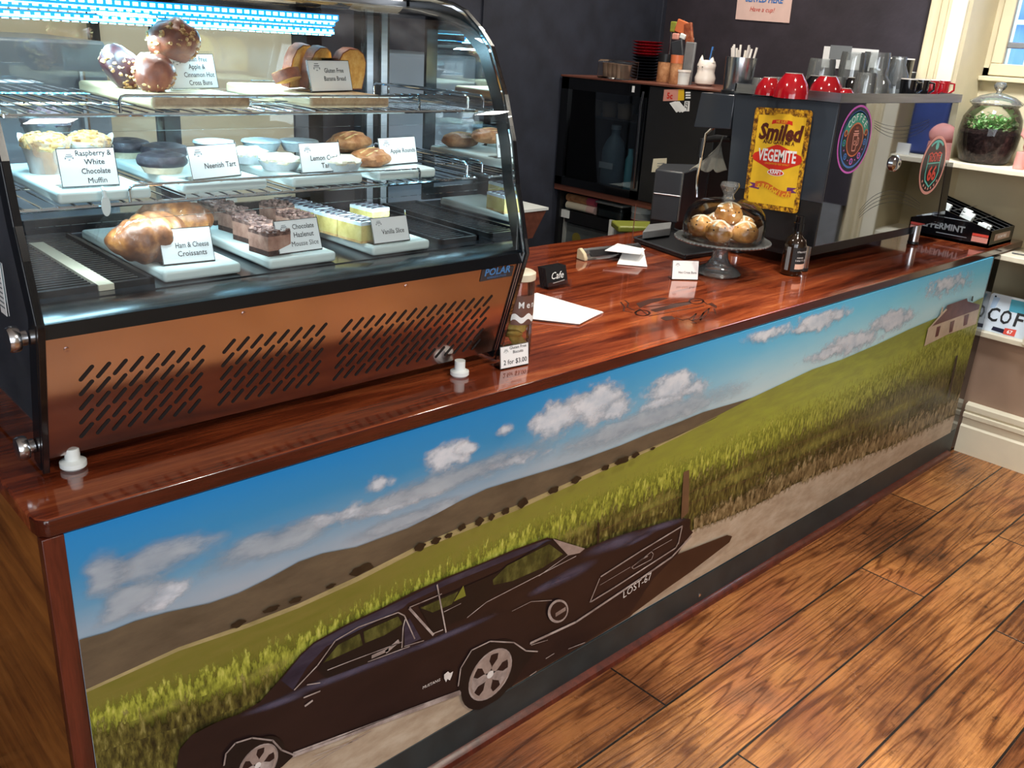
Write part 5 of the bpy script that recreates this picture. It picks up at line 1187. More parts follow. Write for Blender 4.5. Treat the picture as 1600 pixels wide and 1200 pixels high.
# sanitiser
bt = thing('sanitiser_bottle', 'dark hand sanitiser bottle with a black cap beside the cake stand', 'bottle', (2.505, .235, H))
mat('amber_dark', (30, 20, 12), .12, vary=.1, coat=.5); mat('label_pink', (226, 186, 164), .5, vary=.03)
BX, BY = 2.505, .235
mb = MB('amber_dark'); mb.lathe([(.001, 0), (.034, .002), (.038, .008), (.038, .105), (.034, .122), (.02, .136), (.015, .142), (.015, .155)], 36, (BX, BY, H)); mb.build('body', bt)
mb = MB('black_gloss'); mb.lathe([(.018, .150), (.018, .178), (.0155, .18), (.0155, .2), (.012, .203), (.001, .203)], 28, (BX, BY, H)); mb.build('cap', bt)
mb = MB('black_plastic'); n = 20; a0, a1 = -2.75, -.75
def wrapq(mb, cx, cy, r, a0, a1, z0, z1, m, n=20):
    vs = [(cx + r * cos(a0 + (a1 - a0) * i / n), cy + r * sin(a0 + (a1 - a0) * i / n), z) for z in (z0, z1) for i in range(n + 1)]; mb.faces(vs, [(i, i + 1, n + 2 + i, n + 1 + i) for i in range(n)], m)


def wraptext(mb, tx, cx, cy, r, am, z, size, m, adv):
    for i, ch in enumerate(tx):
        if ch == ' ': continue
        a = am + (i - (len(tx) - 1) / 2) * adv / r; mb.text(ch, (cx + r * cos(a), cy + r * sin(a), z), (-sin(a), cos(a), 0), Z, size, m)


wrapq(mb, BX, BY, .0384, a0, a1, H + .018, H + .1, 'ink'); wrapq(mb, BX, BY, .0387, a0 + .35, a1, H + .026, H + .044, 'label_pink')
am = -2.0
wraptext(mb, 'thankyou', BX, BY, .0388, am + .25, H + .083, .0105, 'white_paper', .0062); wraptext(mb, 'HAND', BX, BY, .0388, am + .0, H + .063, .008, 'white_paper', .0062); wraptext(mb, 'SANITISER', BX, BY, .0388, am + .22, H + .053, .008, 'white_paper', .0058)
wrapq(mb, BX, BY, .0387, -3.3, -2.95, H + .02, H + .1, 'ink_grey', 4)
mb.build('label', bt, smooth=60)

# ================================================================== COFFEE MACHINE
mat('slate_panel', (50, 56, 64), .09, vary=.06, nscale=4)
cm = thing('coffee_machine', 'large espresso machine with a mirror steel back covered in round stickers', 'coffee machine', (2.57, .2, H))
mb = MB('mirror_steel'); mb.prism([(2.572, .2, 1.046), (3.60, .2, 1.042), (3.522, .2, 1.522), (2.572, .2, 1.522)], (0, .012, 0)); bpn = mb.build('back_panel', cm, bevel=.002)
mb = MB('slate_panel'); mb.prism([(2.563, .2, 1.195), (2.563, .58, 1.195), (2.563, .6, 1.515), (2.563, .2, 1.522)], (.01, 0, 0)); mb.build('side_panel', cm, bevel=.002)
mb = MB('black_plastic'); mb.prism([(2.563, .2, 1.045), (2.563, .5, 1.045), (2.563, .56, 1.195), (2.563, .2, 1.195)], (.01, 0, 0)); mb.b2((2.574, .213, 1.05), (3.50, .58, 1.5)); mb.b2((2.60, .26, .99), (3.50, .62, 1.05)); mb.build('body', cm)
mb = MB('black_gloss'); mb.prism([(3.575, .198, 1.035), (3.64, .198, 1.035), (3.60, .198, 1.285), (3.535, .198, 1.285)], (0, .38, 0)); mb.build('end_trim', cm)
mb = MB('brushed_steel'); mb.b2((2.558, .195, 1.522), (3.53, .6, 1.526)); mb.b2((2.558, .195, 1.526), (3.53, .2, 1.552)); mb.b2((2.558, .2, 1.526), (2.563, .6, 1.552)); mb.b2((3.525, .2, 1.526), (3.53, .6, 1.552)); mb.b2((2.558, .595, 1.526), (3.53, .6, 1.552)); mb.build('cup_tray', cm)
mb = MB('slate_panel'); mb.prism([(2.563, .6, 1.395), (2.563, .76, 1.385), (2.563, .745, 1.51), (2.563, .6, 1.512)], (.94, 0, 0)); mb.build('group_hood', cm, bevel=.003)
for i, xq in enumerate((2.78, 3.08, 3.36)):
    mb = MB('chrome'); mb.lathe([(.036, 0), (.038, .02), (.03, .03), (.03, .055)], 24, (xq, .69, 1.335)); gh = mb.build('group_head', cm); mb = MB('black_plastic'); mb.tube([(xq, .73, 1.34), (xq, .80, 1.335), (xq, .86, 1.32)], [.011, .014, .011], 10); mb.build('handle', gh)
for u, v in ((1262, 425), (1435, 383)):
    p = at_z(u, v, H); mb = MB('steel'); mb.lathe([(.021, .012), (.021, .1)], 26, (p.x, p.y + .025, H)); lg = mb.build('leg', cm); mb = MB('black_plastic'); mb.lathe([(.019, 0), (.023, .003), (.023, .013)], 26, (p.x, p.y + .025, H)); mb.build('rubber_foot', lg)
for xq in (2.63, 3.46): mb = MB('steel'); mb.lathe([(.021, .012), (.021, .1)], 26, (xq, .54, H)); lg = mb.build('leg', cm); mb = MB('black_plastic'); mb.lathe([(.019, 0), (.023, .003), (.023, .013)], 26, (xq, .54, H)); mb.build('rubber_foot', lg)
mb = MB('chrome'); p = at_y(1397, 255, .2); mb.lathe([(.03, 0), (.03, .008), (.02, .018), (.008, .02), (.001, .016)], 28, p, ax=(0, -1, 0)); mb.build('round_bolt', cm)
for ia in range(2):
  mb = MB('ink_grey')
  for q in range(4):
    for a, b, c_, sg in ((at_y(1366, 199 - q * 3.5, .2), at_y(1408, 216 - q * 6, .2), at_y(1452, 197 - q * 3.5, .2), 1), (at_y(1342, 341 - q * 3.5, .2), at_y(1388, 316 - q * 6, .2), at_y(1438, 329 - q * 3.5, .2), 1))[ia:ia + 1]:
        pts = [a * (1 - s) ** 2 + (b * 2 - (a + c_) / 2) * 2 * s * (1 - s) + c_ * s * s for s in [i / 16 for i in range(17)]]
        for p0, p1 in zip(pts, pts[1:]):
            dd = (p1 - p0).normalized(); s_ = dd.cross(Y) * .0006; o = Y * -.0008; mb.poly([p0 + s_ + o, p1 + s_ + o, p1 - s_ + o, p0 - s_ + o], 'dark_grey')
  mb.build('line_decoration', bpn, smooth=0)
# round stickers, drawn in their own plane
for nm, c in (('neon_pink', (206, 100, 196)), ('neon_blue', (66, 120, 190)), ('neon_teal', (50, 150, 130)), ('neon_orange', (200, 110, 70)), ('deep_navy', (24, 26, 50)), ('coffee_brown', (84, 34, 24)), ('route_red', (206, 74, 60)), ('route_teal', (92, 190, 176)), ('route_black', (34, 32, 34)), ('route_pink', (214, 150, 136))): mat(nm, c, .35, vary=.05)


def disc(mb, c, r, m, k, n=48):
    mb.poly([c + Vector((r * cos(2 * pi * i / n), -k * .0003, r * sin(2 * pi * i / n))) for i in range(n)], m)


def arcb(mb, c, r0, r1, a0, a1, m, k, n=40):
    P_ = lambda r, a: c + Vector((r * cos(a), -k * .0003, r * sin(a)))
    for i in range(n): u0, u1 = a0 + (a1 - a0) * i / n, a0 + (a1 - a0) * (i + 1) / n; mb.poly([P_(r0, u0), P_(r1, u0), P_(r1, u1), P_(r0, u1)], m)


mb = MB('deep_navy'); c = Vector((2.714, .1995, 1.401)); R_ = .114
disc(mb, c, R_, 'neon_pink', 1); disc(mb, c, R_ * .94, 'deep_navy', 2); arcb(mb, c, R_ * .78, R_ * .84, 0, 2 * pi, 'neon_blue', 3); arcb(mb, c, R_ * .5, R_ * .82, .3, pi - .3, 'neon_teal', 3)
disc(mb, c, R_ * .5, 'neon_orange', 4); disc(mb, c, R_ * .455, 'coffee_brown', 5)
for i, ch in enumerate('COFFEE'): a = pi / 2 - (i - 2.5) * .33; mb.text(ch, c + Vector((R_ * .57 * cos(a), -.0021, R_ * .57 * sin(a))), X, Z, R_ * .29, 'white_paper', rot=a - pi / 2)
for i in range(9):
    a = pi + .12 + i * (pi - .24) / 8; q = c + Vector((R_ * .64 * cos(a), 0, R_ * .64 * sin(a)))
    if i % 2 == 0: arcb(mb, q, R_ * .06, R_ * .1, 0, 2 * pi, ('neon_teal', 'neon_blue', 'neon_pink', 'neon_pink', 'neon_blue')[i // 2], 4, 16); disc(mb, q, R_ * .035, 'neon_blue', 4, 12)
    else: disc(mb, q, R_ * .025, 'neon_pink', 4, 10)
for sx in (1, -1): q = c + Vector((sx * R_ * .62, 0, R_ * .2)); disc(mb, q, R_ * .1, 'neon_orange', 4, 20); disc(mb, q, R_ * .06, 'coffee_brown', 5, 16)
def st2(pts, wd, m, k):
    for a, b in zip(pts, pts[1:]):
        a = c + Vector((a[0] * R_, -k * .0003, a[1] * R_)); b = c + Vector((b[0] * R_, -k * .0003, b[1] * R_)); d_ = (b - a); s_ = Vector((-d_.z, 0, d_.x)).normalized() * wd * R_ / 2; mb.poly([a + s_, b + s_, b - s_, a - s_], m)
st2([(-.14, .13), (-.1, -.32), (.1, -.32), (.14, .13), (-.14, .13)], .035, 'route_pink', 7); st2([(-.17, .18), (.17, .18)], .035, 'route_pink', 7); st2([(-.13, .25), (.13, .25)], .035, 'route_pink', 7); st2([(.13, .06), (.22, .04), (.22, -.14), (.11, -.18)], .03, 'route_pink', 7)
for xq in (-.05, 0, .05): st2([(xq, .31), (xq, .38)], .018, 'neon_orange', 7)
arcb(mb, c + Vector((0, 0, -R_ * .09)), R_ * .05, R_ * .075, 0, 2 * pi, 'route_pink', 7, 16)
mb.build('round_sticker', bpn, smooth=0)['label'] = 'round neon style sticker reading COFFEE with a takeaway cup'
mb = MB('route_black'); c = Vector((3.406, .1995, 1.283)); R_ = .114
disc(mb, c, R_, 'route_pink', 1); disc(mb, c, R_ * .9, 'route_black', 2)
sh = [(-.52, .38), (-.3, .44), (-.18, .36), (0, .44), (.18, .36), (.3, .44), (.52, .38), (.5, .02), (.52, -.25), (.42, -.5), (.2, -.62), (0, -.74), (-.2, -.62), (-.42, -.5), (-.52, -.25), (-.5, .02)]
st2(sh[6:] + sh[:1], .06, 'route_teal', 4); st2(sh[:7], .05, 'route_red', 4); st2([(-.5, .08), (.5, .08)], .04, 'route_teal', 4)
mb.text('ROUTE', c + Vector((0, -.0021, R_ * .14)), X, Z, R_ * .30, 'route_red', bold=.03, w=R_ * .9); mb.text('66', c + Vector((0, -.0021, -R_ * .50)), X, Z, R_ * .68, 'route_red', bold=.03, w=R_ * .74)
disc(mb, c + Vector((0, 0, R_ * .66)), R_ * .13, 'route_teal', 4, 18); arcb(mb, c, R_ * .78, R_ * .86, pi * .3, pi * .7, 'route_teal', 4, 14)
for i in range(7): a = pi * 1.22 + i * .28; q = c + Vector((R_ * .8 * cos(a), 0, R_ * .8 * sin(a))); disc(mb, q, R_ * .05, 'route_pink', 4, 8)
mb.build('round_sticker', bpn, smooth=0)['label'] = 'round sticker reading ROUTE 66'
# tin sign on the machine's side
rust_sign('sign_yellow'); rust_sign('sign_edge'); mat('sign_gold', (232, 188, 44), .4, vary=.08); mat('sign_red', (206, 44, 30), .4, vary=.06); mat('sign_orange', (206, 104, 34), .4, vary=.05); mat('sign_purple', (104, 44, 108), .4, vary=.06)
tl, tr_, br_, bl_ = [at_x(u, v, 2.555) for u, v in ((1181, 167), (1273, 175), (1246, 334), (1161, 321))]
sg = thing('tin_sign', 'rusty yellow tin sign about a sandwich, on the side of the coffee machine', 'sign', (bl_ + br_) / 2)
ub = (br_ - bl_).normalized(); SW = (br_ - bl_).length; vb = (tl - bl_).normalized(); SH_ = (tl - bl_).length; nn = ub.cross(vb)
F = lambda x, y, k=0: bl_ + ub * x * SW + vb * y * SH_ + nn * (.0012 + k * .0004)
mb = MB('sign_edge')
rc = []
for cx_, cy_, s0 in ((.94, .03, -pi / 2), (.94, .97, 0), (.06, .97, pi / 2), (.06, .03, pi)):
    for q in range(5): a = s0 + q * pi / 8; rc.append((cx_ + .06 * cos(a), cy_ + .03 * sin(a)))
mb.prism([F(x, y, 0) for x, y in rc], nn * -.003); mb.poly([F(x, y, 1) for x, y in [(.08, .05), (.92, .05), (.92, .93), (.72, .93), (.64, .95), (.42, .95), (.36, .93), (.08, .93)]], 'sign_gold')
mb.poly([F(x, y, 2) for x, y in ((.06, .515), (.09, .55), (.46, .65), (.52, .65), (.92, .56), (.95, .52), (.92, .48), (.60, .40), (.5, .39), (.4, .40), (.09, .48))], 'sign_red')
mb.poly([F(x, y, 3) for x, y in [(.52 + .15 * cos(t), .375 + .032 * sin(t)) for t in [2 * pi * i / 20 for i in range(20)]]], 'white_paper'); mb.poly([F(x, y, 4) for x, y in [(.52 + .135 * cos(t), .375 + .026 * sin(t)) for t in [2 * pi * i / 20 for i in range(20)]]], 'sign_red')
mb.poly([F(x, y, 2) for x, y in ((.33, .845), (.40, .855), (.64, .855), (.70, .845), (.69, .885), (.62, .892), (.42, .892), (.34, .885))], 'sign_red')
mb.poly([F(x, y, 2) for x, y in ((.06, .20), (.14, .225), (.06, .25), (.26, .245), (.26, .19))], 'sign_purple'); mb.poly([F(x, y, 2) for x, y in ((.94, .20), (.86, .225), (.94, .25), (.76, .245), (.76, .19))], 'sign_purple')
mb.poly([F(x, y, 3) for x, y in [(.18 + .66 * i / 14, .265 - .05 * (i / 14) + .022 * sin(i / 14 * 2 * pi)) for i in range(15)] + [(.84 - .66 * i / 14, .155 + .05 * (i / 14) - .022 * sin(i / 14 * 2 * pi)) for i in range(15)]], 'sign_orange')
mb.text('HE JUST', F(.51, .862, 4), ub, vb, .0125, 'sign_gold', w=SW * .24, bold=.02)
mb.text('Smiled', F(.50, .70, 4), ub, vb, .072, 'coffee_brown', w=SW * .78, bold=.045, shear=.18)
mb.text('AND GAVE ME A', F(.50, .655, 4), ub, vb, .018, 'coffee_brown', w=SW * .56, bold=.03)
mb.text('VEGEMITE', F(.505, .487, 4), ub, vb, .056, 'white_paper', w=SW * .68, bold=.025)
mb.text('CONCENTRATED YEAST EXTRACT', F(.52, .452, 4), ub, vb, .009, 'sign_gold', w=SW * .44)
mb.text('KRAFT', F(.52, .362, 6), ub, vb, .022, 'white_paper', w=SW * .2, bold=.03)
for i, ch in enumerate('sandwich'): s_ = (i + .5) / 8; mb.text(ch, F(.20 + .62 * s_, .19 - .05 * s_ + .022 * sin(s_ * 2 * pi) + .012, 5), ub, vb, .03, 'sign_gold', shear=.3, bold=.02)
mb.build('plate', sg, smooth=0)
# what stands on top of the machine
TZ = 1.5265


def bowl_cup(name, loc, r, h, m, label, grp, tilt=(0, 0)):
    t = thing(name, label, 'cup', loc, 0, grp); R = Matrix.Rotation(tilt[0], 3, 'X') @ Matrix.Rotation(tilt[1], 3, 'Y')
    b = MB(m); pr_ = [(r, 0), (r * .98, h * .25), (r * .86, h * .6), (r * .62, h * .88), (r * .5, h), (r * .44, h), (r * .42, h * .95), (.001, h * .93)]
    b.lathe(pr_, 34); b.v = [tuple(R @ Vector(v_)) for v_ in b.v]; b.build('bowl', t, local=True)
    k = MB(m); k.tube([R @ Vector(p_) for p_ in ((r * .9, 0, h * .55), (r * 1.25, 0, h * .62), (r * 1.38, 0, h * .45), (r * 1.28, 0, h * .25), (r * .97, 0, h * .2))], .005, 8); k.build('handle', t, local=True); k = MB('white_glaze'); k.lathe([(r * .46, h), (r * .5, h + .001), (r * .5, h + .002), (r * .46, h + .002)], 30); k.v = [tuple(R @ Vector(v_)) for v_ in k.v]; k.build('foot_ring', t, local=True)
    return t


RG = 'upturned cups on the coffee machine'
for u, y_, r, h, m, lb in ((1201, .43, .045, .055, 'red_glaze', 'small red cup at the left end of the machine top'), (1237, .32, .056, .075, 'red_glaze', 'upturned red cup, biggest and nearest the left of the machine top'), (1291, .32, .058, .07, 'red_glaze', 'upturned red cup in the middle, just left of the black cup'), (1322, .26, .035, .035, 'red_glaze', 'small red cup low in front of the black cup'), (1333, .37, .05, .066, 'black_glaze', 'upturned black cup beside the glass tumblers'), (1275, .47, .055, .064, 'black_glaze', 'black cup half hidden behind the middle red cup')):
    p = at_y(u, 140, y_); bowl_cup('coffee_cup', (p.x, p.y, TZ), r, h, m, lb, RG)
for u, m, lb in ((1418, 'black_glaze', 'leftmost black espresso cup at the right of the machine top'), (1438, 'black_glaze', 'second black espresso cup from the left'), (1453, 'red_glaze', 'red espresso cup next to the black ones'), (1470, 'red_glaze', 'rightmost red espresso cup on the machine top')):
    p = at_y(u, 140, .30); t = thing('espresso_cup', lb, 'cup', (p.x, p.y, TZ), -1.2, 'espresso cups on the machine')
    b = MB(m); b.lathe([(.022, 0), (.028, .003), (.031, .07)], 28); b.lathe([(.028, .0695), (.001, .0698)], 28); b.build('bowl', t, local=True); k = MB('white_glaze'); k.lathe([(.027, .07), (.0315, .07), (.0315, .074), (.027, .074)], 28); k.build('rim', t, local=True); k = MB(m); k.tube([(.03, 0, .062), (.046, 0, .06), (.048, 0, .036), (.031, 0, .022)], .004, 8); k.build('handle', t, local=True)


def tumbler(u, y_, r, h, label, neck=None):
    p = at_y(u, 140, y_); b = MB('bar_glass')
    if neck: pr_ = [(r, 0), (r, h * .55), (neck, h * .8), (neck, h), (neck * .9, h)]
    else: pr_ = [(r, 0), (r * .88, h * .9), (r * .84, h), (.001, h)]
    b.shell(pr_, 30); b.shell([(max(.001, q_[0] - .003), q_[1] * .96 + .002) for q_ in pr_], 30); b.v = [tuple(Vector(v_) + Vector((p.x, p.y, TZ))) for v_ in b.v]
    return tag(b.build('glass_tumbler', smooth=60), label, 'glass', 'glassware on the machine')


for a in ((1278, .525, .055, .125, 'wide glass tumbler standing behind the red cups'), (1325, .45, .052, .155, 'tall glass left of centre on the machine top'), (1361, .42, .056, .16, 'tallest upturned glass at the centre of the machine top'), (1350, .26, .04, .09, 'short glass in front of the tall ones'), (1366, .30, .052, .105, 'round shouldered glass jar at the front of the machine top', .03), (1396, .38, .045, .15, 'tall glass bottle shape right of centre', .028), (1305, .36, .035, .07, 'small glass between the red and black cups'), (1192, .52, .045, .05, 'low glass at the far left of the machine top'), (1212, .54, .03, .055, 'tiny glass behind the small red cup')): tumbler(*a)
p = at_y(1395, 140, .55); mb = MB('black_gloss'); mb.lathe([(.06, 0), (.064, .14), (.058, .14), (.055, .01), (.001, .01)], 30, (p.x, p.y, TZ)); mb.lathe([(.0585, .1405), (.065, .1405), (.065, .146), (.0585, .146)], 30, (p.x, p.y, TZ), 'white_glaze'); tag(mb.build('mug'), 'tall black mug with a white rim behind the glasses', 'mug')
p = at_y(1432, 118, .56); mb = MB('brushed_steel'); mb.b2((p.x - .08, .52, TZ), (p.x + .1, .59, 1.62)); tag(mb.build('steel_box', bevel=.003), 'low grey steel box at the back right of the machine top', 'box')
# straws
p = at_y(1152, 138, .69); tb = thing('steel_tumbler', 'ribbed steel tumbler of straws left of the red cups', 'tumbler', (p.x, p.y, 1.513))
mb = MB('steel'); mb.lathe([(.05, 0), (.052, .004), (.056, .125), (.053, .125), (.048, .006), (.001, .006)], 40, (p.x, p.y, 1.513), flute=.012, nf=20); mb.build('body', tb); mb = MB('black_plastic'); mb.lathe([(.058, -.001), (.058, .008), (.05, .008)], 32, (p.x, p.y, 1.513)); mb.build('base_ring', tb)
for q in range(12):
    a = q * 2.4; d_ = .012 + .003 * q; b = MB('white_glaze'); top = Vector((p.x + (d_ + .008) * cos(a), p.y + (d_ + .008) * sin(a), 1.513 + .150 + .006 * (q % 4))); b.tube([Vector((p.x + d_ * .6 * cos(a), p.y + d_ * .6 * sin(a), 1.523)), top], .0042, 8)
    tag(b.build('straw'), 'white straw standing in the steel tumbler', 'straw', 'straws in the steel tumbler')
# cloth and wand at the left of the machine
mb = MB('chrome'); mb.tube([(2.66, .72, 1.40), (2.65, .76, 1.36), (2.645, .77, 1.2), (2.65, .765, 1.12)], .006, 8); t = mb.build('steam_wand', cm); mb = MB('black_plastic'); mb.tube([(2.65, .772, 1.34), (2.647, .772, 1.27)], .011, 10); mb.build('grip', t)
mat('cloth_grey', (150, 148, 136), .9, vary=.15, nscale=20, bump=.4, bscale=120)
mb = MB('cloth_grey'); nx, ny = 16, 18; vs = []
A_, B_, C_, D_ = at_y(1128, 214, .74), at_y(1131, 212, .72), at_y(1135, 268, .67), at_y(1078, 264, .84)
for j in range(ny + 1):
    s = j / ny
    for i in range(nx + 1):
        r_ = i / nx; a = A_.lerp(B_, r_); b = C_.lerp(D_, r_); q = a.lerp(b, s); q.z = a.z + (b.z - a.z) * (s ** .55) + .012 * sin(r_ * 15 + 2 * s) * s * (1 - .4 * s); q.y += .012 * sin(r_ * 9) * s; vs.append(q)
mb.faces(vs, [(j * (nx + 1) + i, j * (nx + 1) + i + 1, (j + 1) * (nx + 1) + i + 1, (j + 1) * (nx + 1) + i) for j in range(ny) for i in range(nx)])
o = mb.build('cleaning_cloth', smooth=180); sm = o.modifiers.new('thick', 'SOLIDIFY'); sm.thickness = .004; tag(o, 'grey cloth draped beside the coffee machine', 'cloth')
# knock box / grinder bin
t = thing('coffee_grinder', 'dark grey grinder with a metal corner, left of the coffee machine', 'grinder', (2.66, .93, H))
ca, cb, cc = at_y(1020, 300, .99), at_y(1064, 300, .88), at_y(1103, 300, .99)
mb = MB('dark_grey'); zt = 1.195
mb.prism([(ca.x, .99, H + .04), (cb.x, .88, H + .04), (cc.x, .99, H + .04), ((ca.x + cc.x) / 2, 1.1, H + .04)], (0, 0, zt - H - .04)); mb.build('body', t, bevel=.006)
mb = MB('black_plastic'); mb.prism([(ca.x + .01, .995, H + .0006), (cb.x, .89, H + .0006), (cc.x - .01, .995, H + .0006), ((ca.x + cc.x) / 2, 1.09, H + .0006)], (0, 0, .04)); mb.build('base', t)
for ta, tb_, r_ in (((cb.x, .878, H + .05), (cb.x, .878, zt), .004), ((cc.x, .988, H + .05), (cc.x, .988, zt), .003), ((ca.x, .986, 1.10), (cb.x, .876, 1.10), .003)): mb = MB('brushed_steel'); mb.tube([ta, tb_], r_, 6); mb.build('edge_trim', t)['label'] = 'pale metal edging'
# mint box
bx = thing('mint_box', 'black counter display of mint packets at the wall end of the worktop', 'display box', (3.84, .14, H))
x0, x1, y0, y1 = 3.72, 3.985, .028, .342
mb = MB('black_gloss')
mb.hexa([(x0, y0, H + .0005), (x1, y0, H + .0005), (x1, y1, H + .0005), (x0, y1, H + .0005), (x0, y0, H + .012), (x1, y0, H + .012), (x1, y1, H + .012), (x0, y1, H + .012)])
for a, b in (((x0, y0), (x0, y1)), ((x1 - .006, y0), (x1 - .006, y1))): mb.prism([(a[0], y0, H), (a[0], y1, H), (a[0], y1, H + .155), (a[0], y0, H + .072)], (.006, 0, 0))
mb.prism([(x0, y0, H), (x1, y0, H), (x1, y0, H + .072), (x0, y0, H + .072)], (0, .006, 0)); mb.prism([(x0, y1 - .006, H), (x1, y1 - .006, H), (x1, y1 - .006, H + .155), (x0, y1 - .006, H + .155)], (0, .006, 0)); mb.build('box', bx)
mb = MB('ink'); lft = Vector((x0 - .0008, 0, 0))
mb.text('PEPPERMINT', (x0 - .0012, .085, H + .045), (0, -1, 0), Z, .036, 'ink_grey', w=.2, bold=.04, align='LEFT'); mb.v = [(v_[0], v_[1] + .25, v_[2]) for v_ in mb.v]
q = [(x0 - .001, .10, H + .018), (x0 - .001, .034, H + .018), (x0 - .001, .034, H + .04), (x0 - .001, .10, H + .04)]; mb.poly(q, 'route_pink'); mb.poly([(a, b, c_ + .024) for a, b, c_ in [(v_[0], v_[1], H + .018 + (v_[2] - H - .018) * .5) for v_ in q]], 'route_red')
for k in range(2): mb.b2((x0 - .0012, .12, H + .026 + k * .068), (x0 - .0006, .25, H + .029 + k * .068), 'ink_grey')
mb.b2((x0 + .05, y0 - .0012, H + .026), (x1 - .04, y0 - .0006, H + .054), 'niche_panel'); mb.text('SUGAR FREE', ((x0 + x1) / 2, y0 - .0018, H + .034), X, Z, .018, 'white_paper', w=.16); mb.build('printing', bx, smooth=0)
mb = MB('brushed_steel')
for q in range(4): xq = x0 + .045 + q * .058; mb.tube([(xq, y0 + .004, H + .074), (xq, y1 - .004, H + .154)], .0016, 5)
for q in range(2): s = .34 + q * .33; mb.tube([(x0 + .004, y0 + s * .26, H + .074 + s * .083), (x1 - .004, y0 + s * .26, H + .074 + s * .083)], .0016, 5)
mb.build('divider', bx)
for q, (dx, s) in enumerate(((.03, .16), (.06, .14), (.035, .45), (.062, .47), (.09, .5), (.04, .86), (.12, .6))):
    b = MB('white_plastic'); b.box((x0 + dx + .01, y0 + .02 + s * .24, H + .05 + s * .083), (.018, .04, .055), rx=.25, ry=.1); tag(b.build('mint_packet', bevel=.002), 'white mint packet, %s in the black display' % ('front left one', 'second in the front row', 'left one of the middle row', 'second one of the middle row', 'third one of the middle row', 'rearmost one', 'one lying towards the right')[q], 'packet', 'mint packets')

# ================================================================== BEHIND THE COUNTER
bn = thing('back_bench', 'brown topped work bench along the far wall', 'bench', (3.45, 1.4, 0))
mb = MB('brown_board'); mb.b2((3.11, 1.01, .935), (3.828, 1.978, .967)); mb.build('bench_top', bn, bevel=.002)
mb = MB('black_plastic'); mb.b2((3.62, 1.03, 0), (3.66, 1.97, .935)); mb.build('support', bn)
for ya, yb in ((1.01, 1.05), (1.955, 1.977)): mb = MB('black_plastic'); mb.b2((3.14, ya, 0), (3.62, yb, .935)); mb.build('support', bn)
BZ = .9675
mat('fridge_glass_dark', (12, 16, 22), .08)
thin_glass('tinted_glass', (.72, .78, .82), 1.5)
fr = thing('bar_fridge', 'black glass door bar fridge on the back bench', 'fridge', (3.35, 1.69, BZ))
mb = MB('black_plastic'); mb.b2((3.14, 1.425, BZ), (3.6, 1.435, 1.49)); mb.b2((3.14, 1.955, BZ), (3.6, 1.965, 1.49)); mb.b2((3.14, 1.425, BZ), (3.6, 1.965, BZ + .02)); mb.b2((3.14, 1.425, 1.47), (3.6, 1.965, 1.49)); mb.b2((3.59, 1.425, BZ), (3.6, 1.965, 1.49)); mb.b2((3.15, 1.435, 1.31), (3.58, 1.955, 1.315), 'dark_grey'); mb.build('body', fr)
mb = MB('black_gloss')
for lo, hi in (((3.10, 1.422, BZ), (3.14, 1.466, 1.49)), ((3.10, 1.92, BZ), (3.14, 1.967, 1.49)), ((3.10, 1.422, 1.435), (3.14, 1.967, 1.49)), ((3.10, 1.422, BZ), (3.14, 1.967, BZ + .04))): mb.b2(lo, hi)
dr = mb.build('door', fr); mb = MB('tinted_glass'); mb.b2((3.115, 1.46, 1.0), (3.119, 1.93, 1.445)); mb.build('door_glass', dr)
mb = MB('chrome'); mb.tube([(3.095, 1.442, 1.46), (3.085, 1.442, 1.40), (3.092, 1.442, 1.2), (3.097, 1.442, 1.02)], .005, 8); mb.build('handle', dr)
mb = MB('white_paper'); mb.b2((3.0985, 1.50, 1.452), (3.0995, 1.515, 1.48)); mb.build('door_sticker', dr)
mat('milk_dim', (130, 150, 160), .4); mat('cyan_bottle', (110, 190, 196), .3); mat('pink_bottle', (190, 84, 104), .4)
t = thing('milk_bottle', 'large plastic milk bottle on the fridge floor', 'bottle', (3.3, 1.76, BZ + .02)); mb = MB('milk_dim'); mb.lathe([(.055, 0), (.06, .01), (.06, .17), (.045, .21), (.022, .24), (.022, .27)], 24, (3.28, 1.74, BZ + .0205)); mb.build('body', t); mb = MB('white_plastic'); mb.lathe([(.025, .268), (.025, .29), (.001, .29)], 20, (3.28, 1.74, BZ + .0205)); mb.build('cap', t); mb = MB('white_paper'); mb.b2((3.2185, 1.69, BZ + .1), (3.2195, 1.78, BZ + .13)); mb.build('label', t)
mb = MB('cyan_bottle'); mb.lathe([(.022, 0), (.022, .15), (.012, .17), (.012, .2)], 20, (3.18, 1.55, BZ + .0205)); tag(mb.build('drink_bottle'), 'slim pale blue bottle by the fridge door edge', 'bottle')
mb = MB('pink_bottle'); mb.lathe([(.018, 0), (.018, .08), (.01, .1), (.01, .13)], 18, (3.19, 1.90, BZ + .0205)); tag(mb.build('drink_bottle'), 'small pink bottle at the left of the fridge', 'bottle')
for q in range(3): b = MB('clear_acrylic'); b.lathe([(.034, 0), (.04, .07), (.042, .072)], 20, (3.24, 1.66 + q * .1, 1.3155), 'niche_panel'); tag(b.build('tub'), '%s tub on the upper fridge shelf' % ('rightmost', 'middle', 'leftmost')[q], 'tub', 'tubs in the fridge')
bk = thing('black_cabinet', 'matt black cabinet beside the fridge with papers stuck to it', 'cabinet', (3.35, 1.22, BZ))
mb = MB('black_plastic'); mb.b2((3.10, 1.03, BZ), (3.6, 1.415, 1.488)); mb.build('body', bk, bevel=.004)
def stick(nm, px, m, lb, x=3.0985):
    b = MB(m); c_ = [at_x(u, v, x) for u, v in px]; b.prism(c_, (-.0008, 0, 0)); o = b.build(nm, bk, smooth=0); o['label'] = lb; return o, b, c_
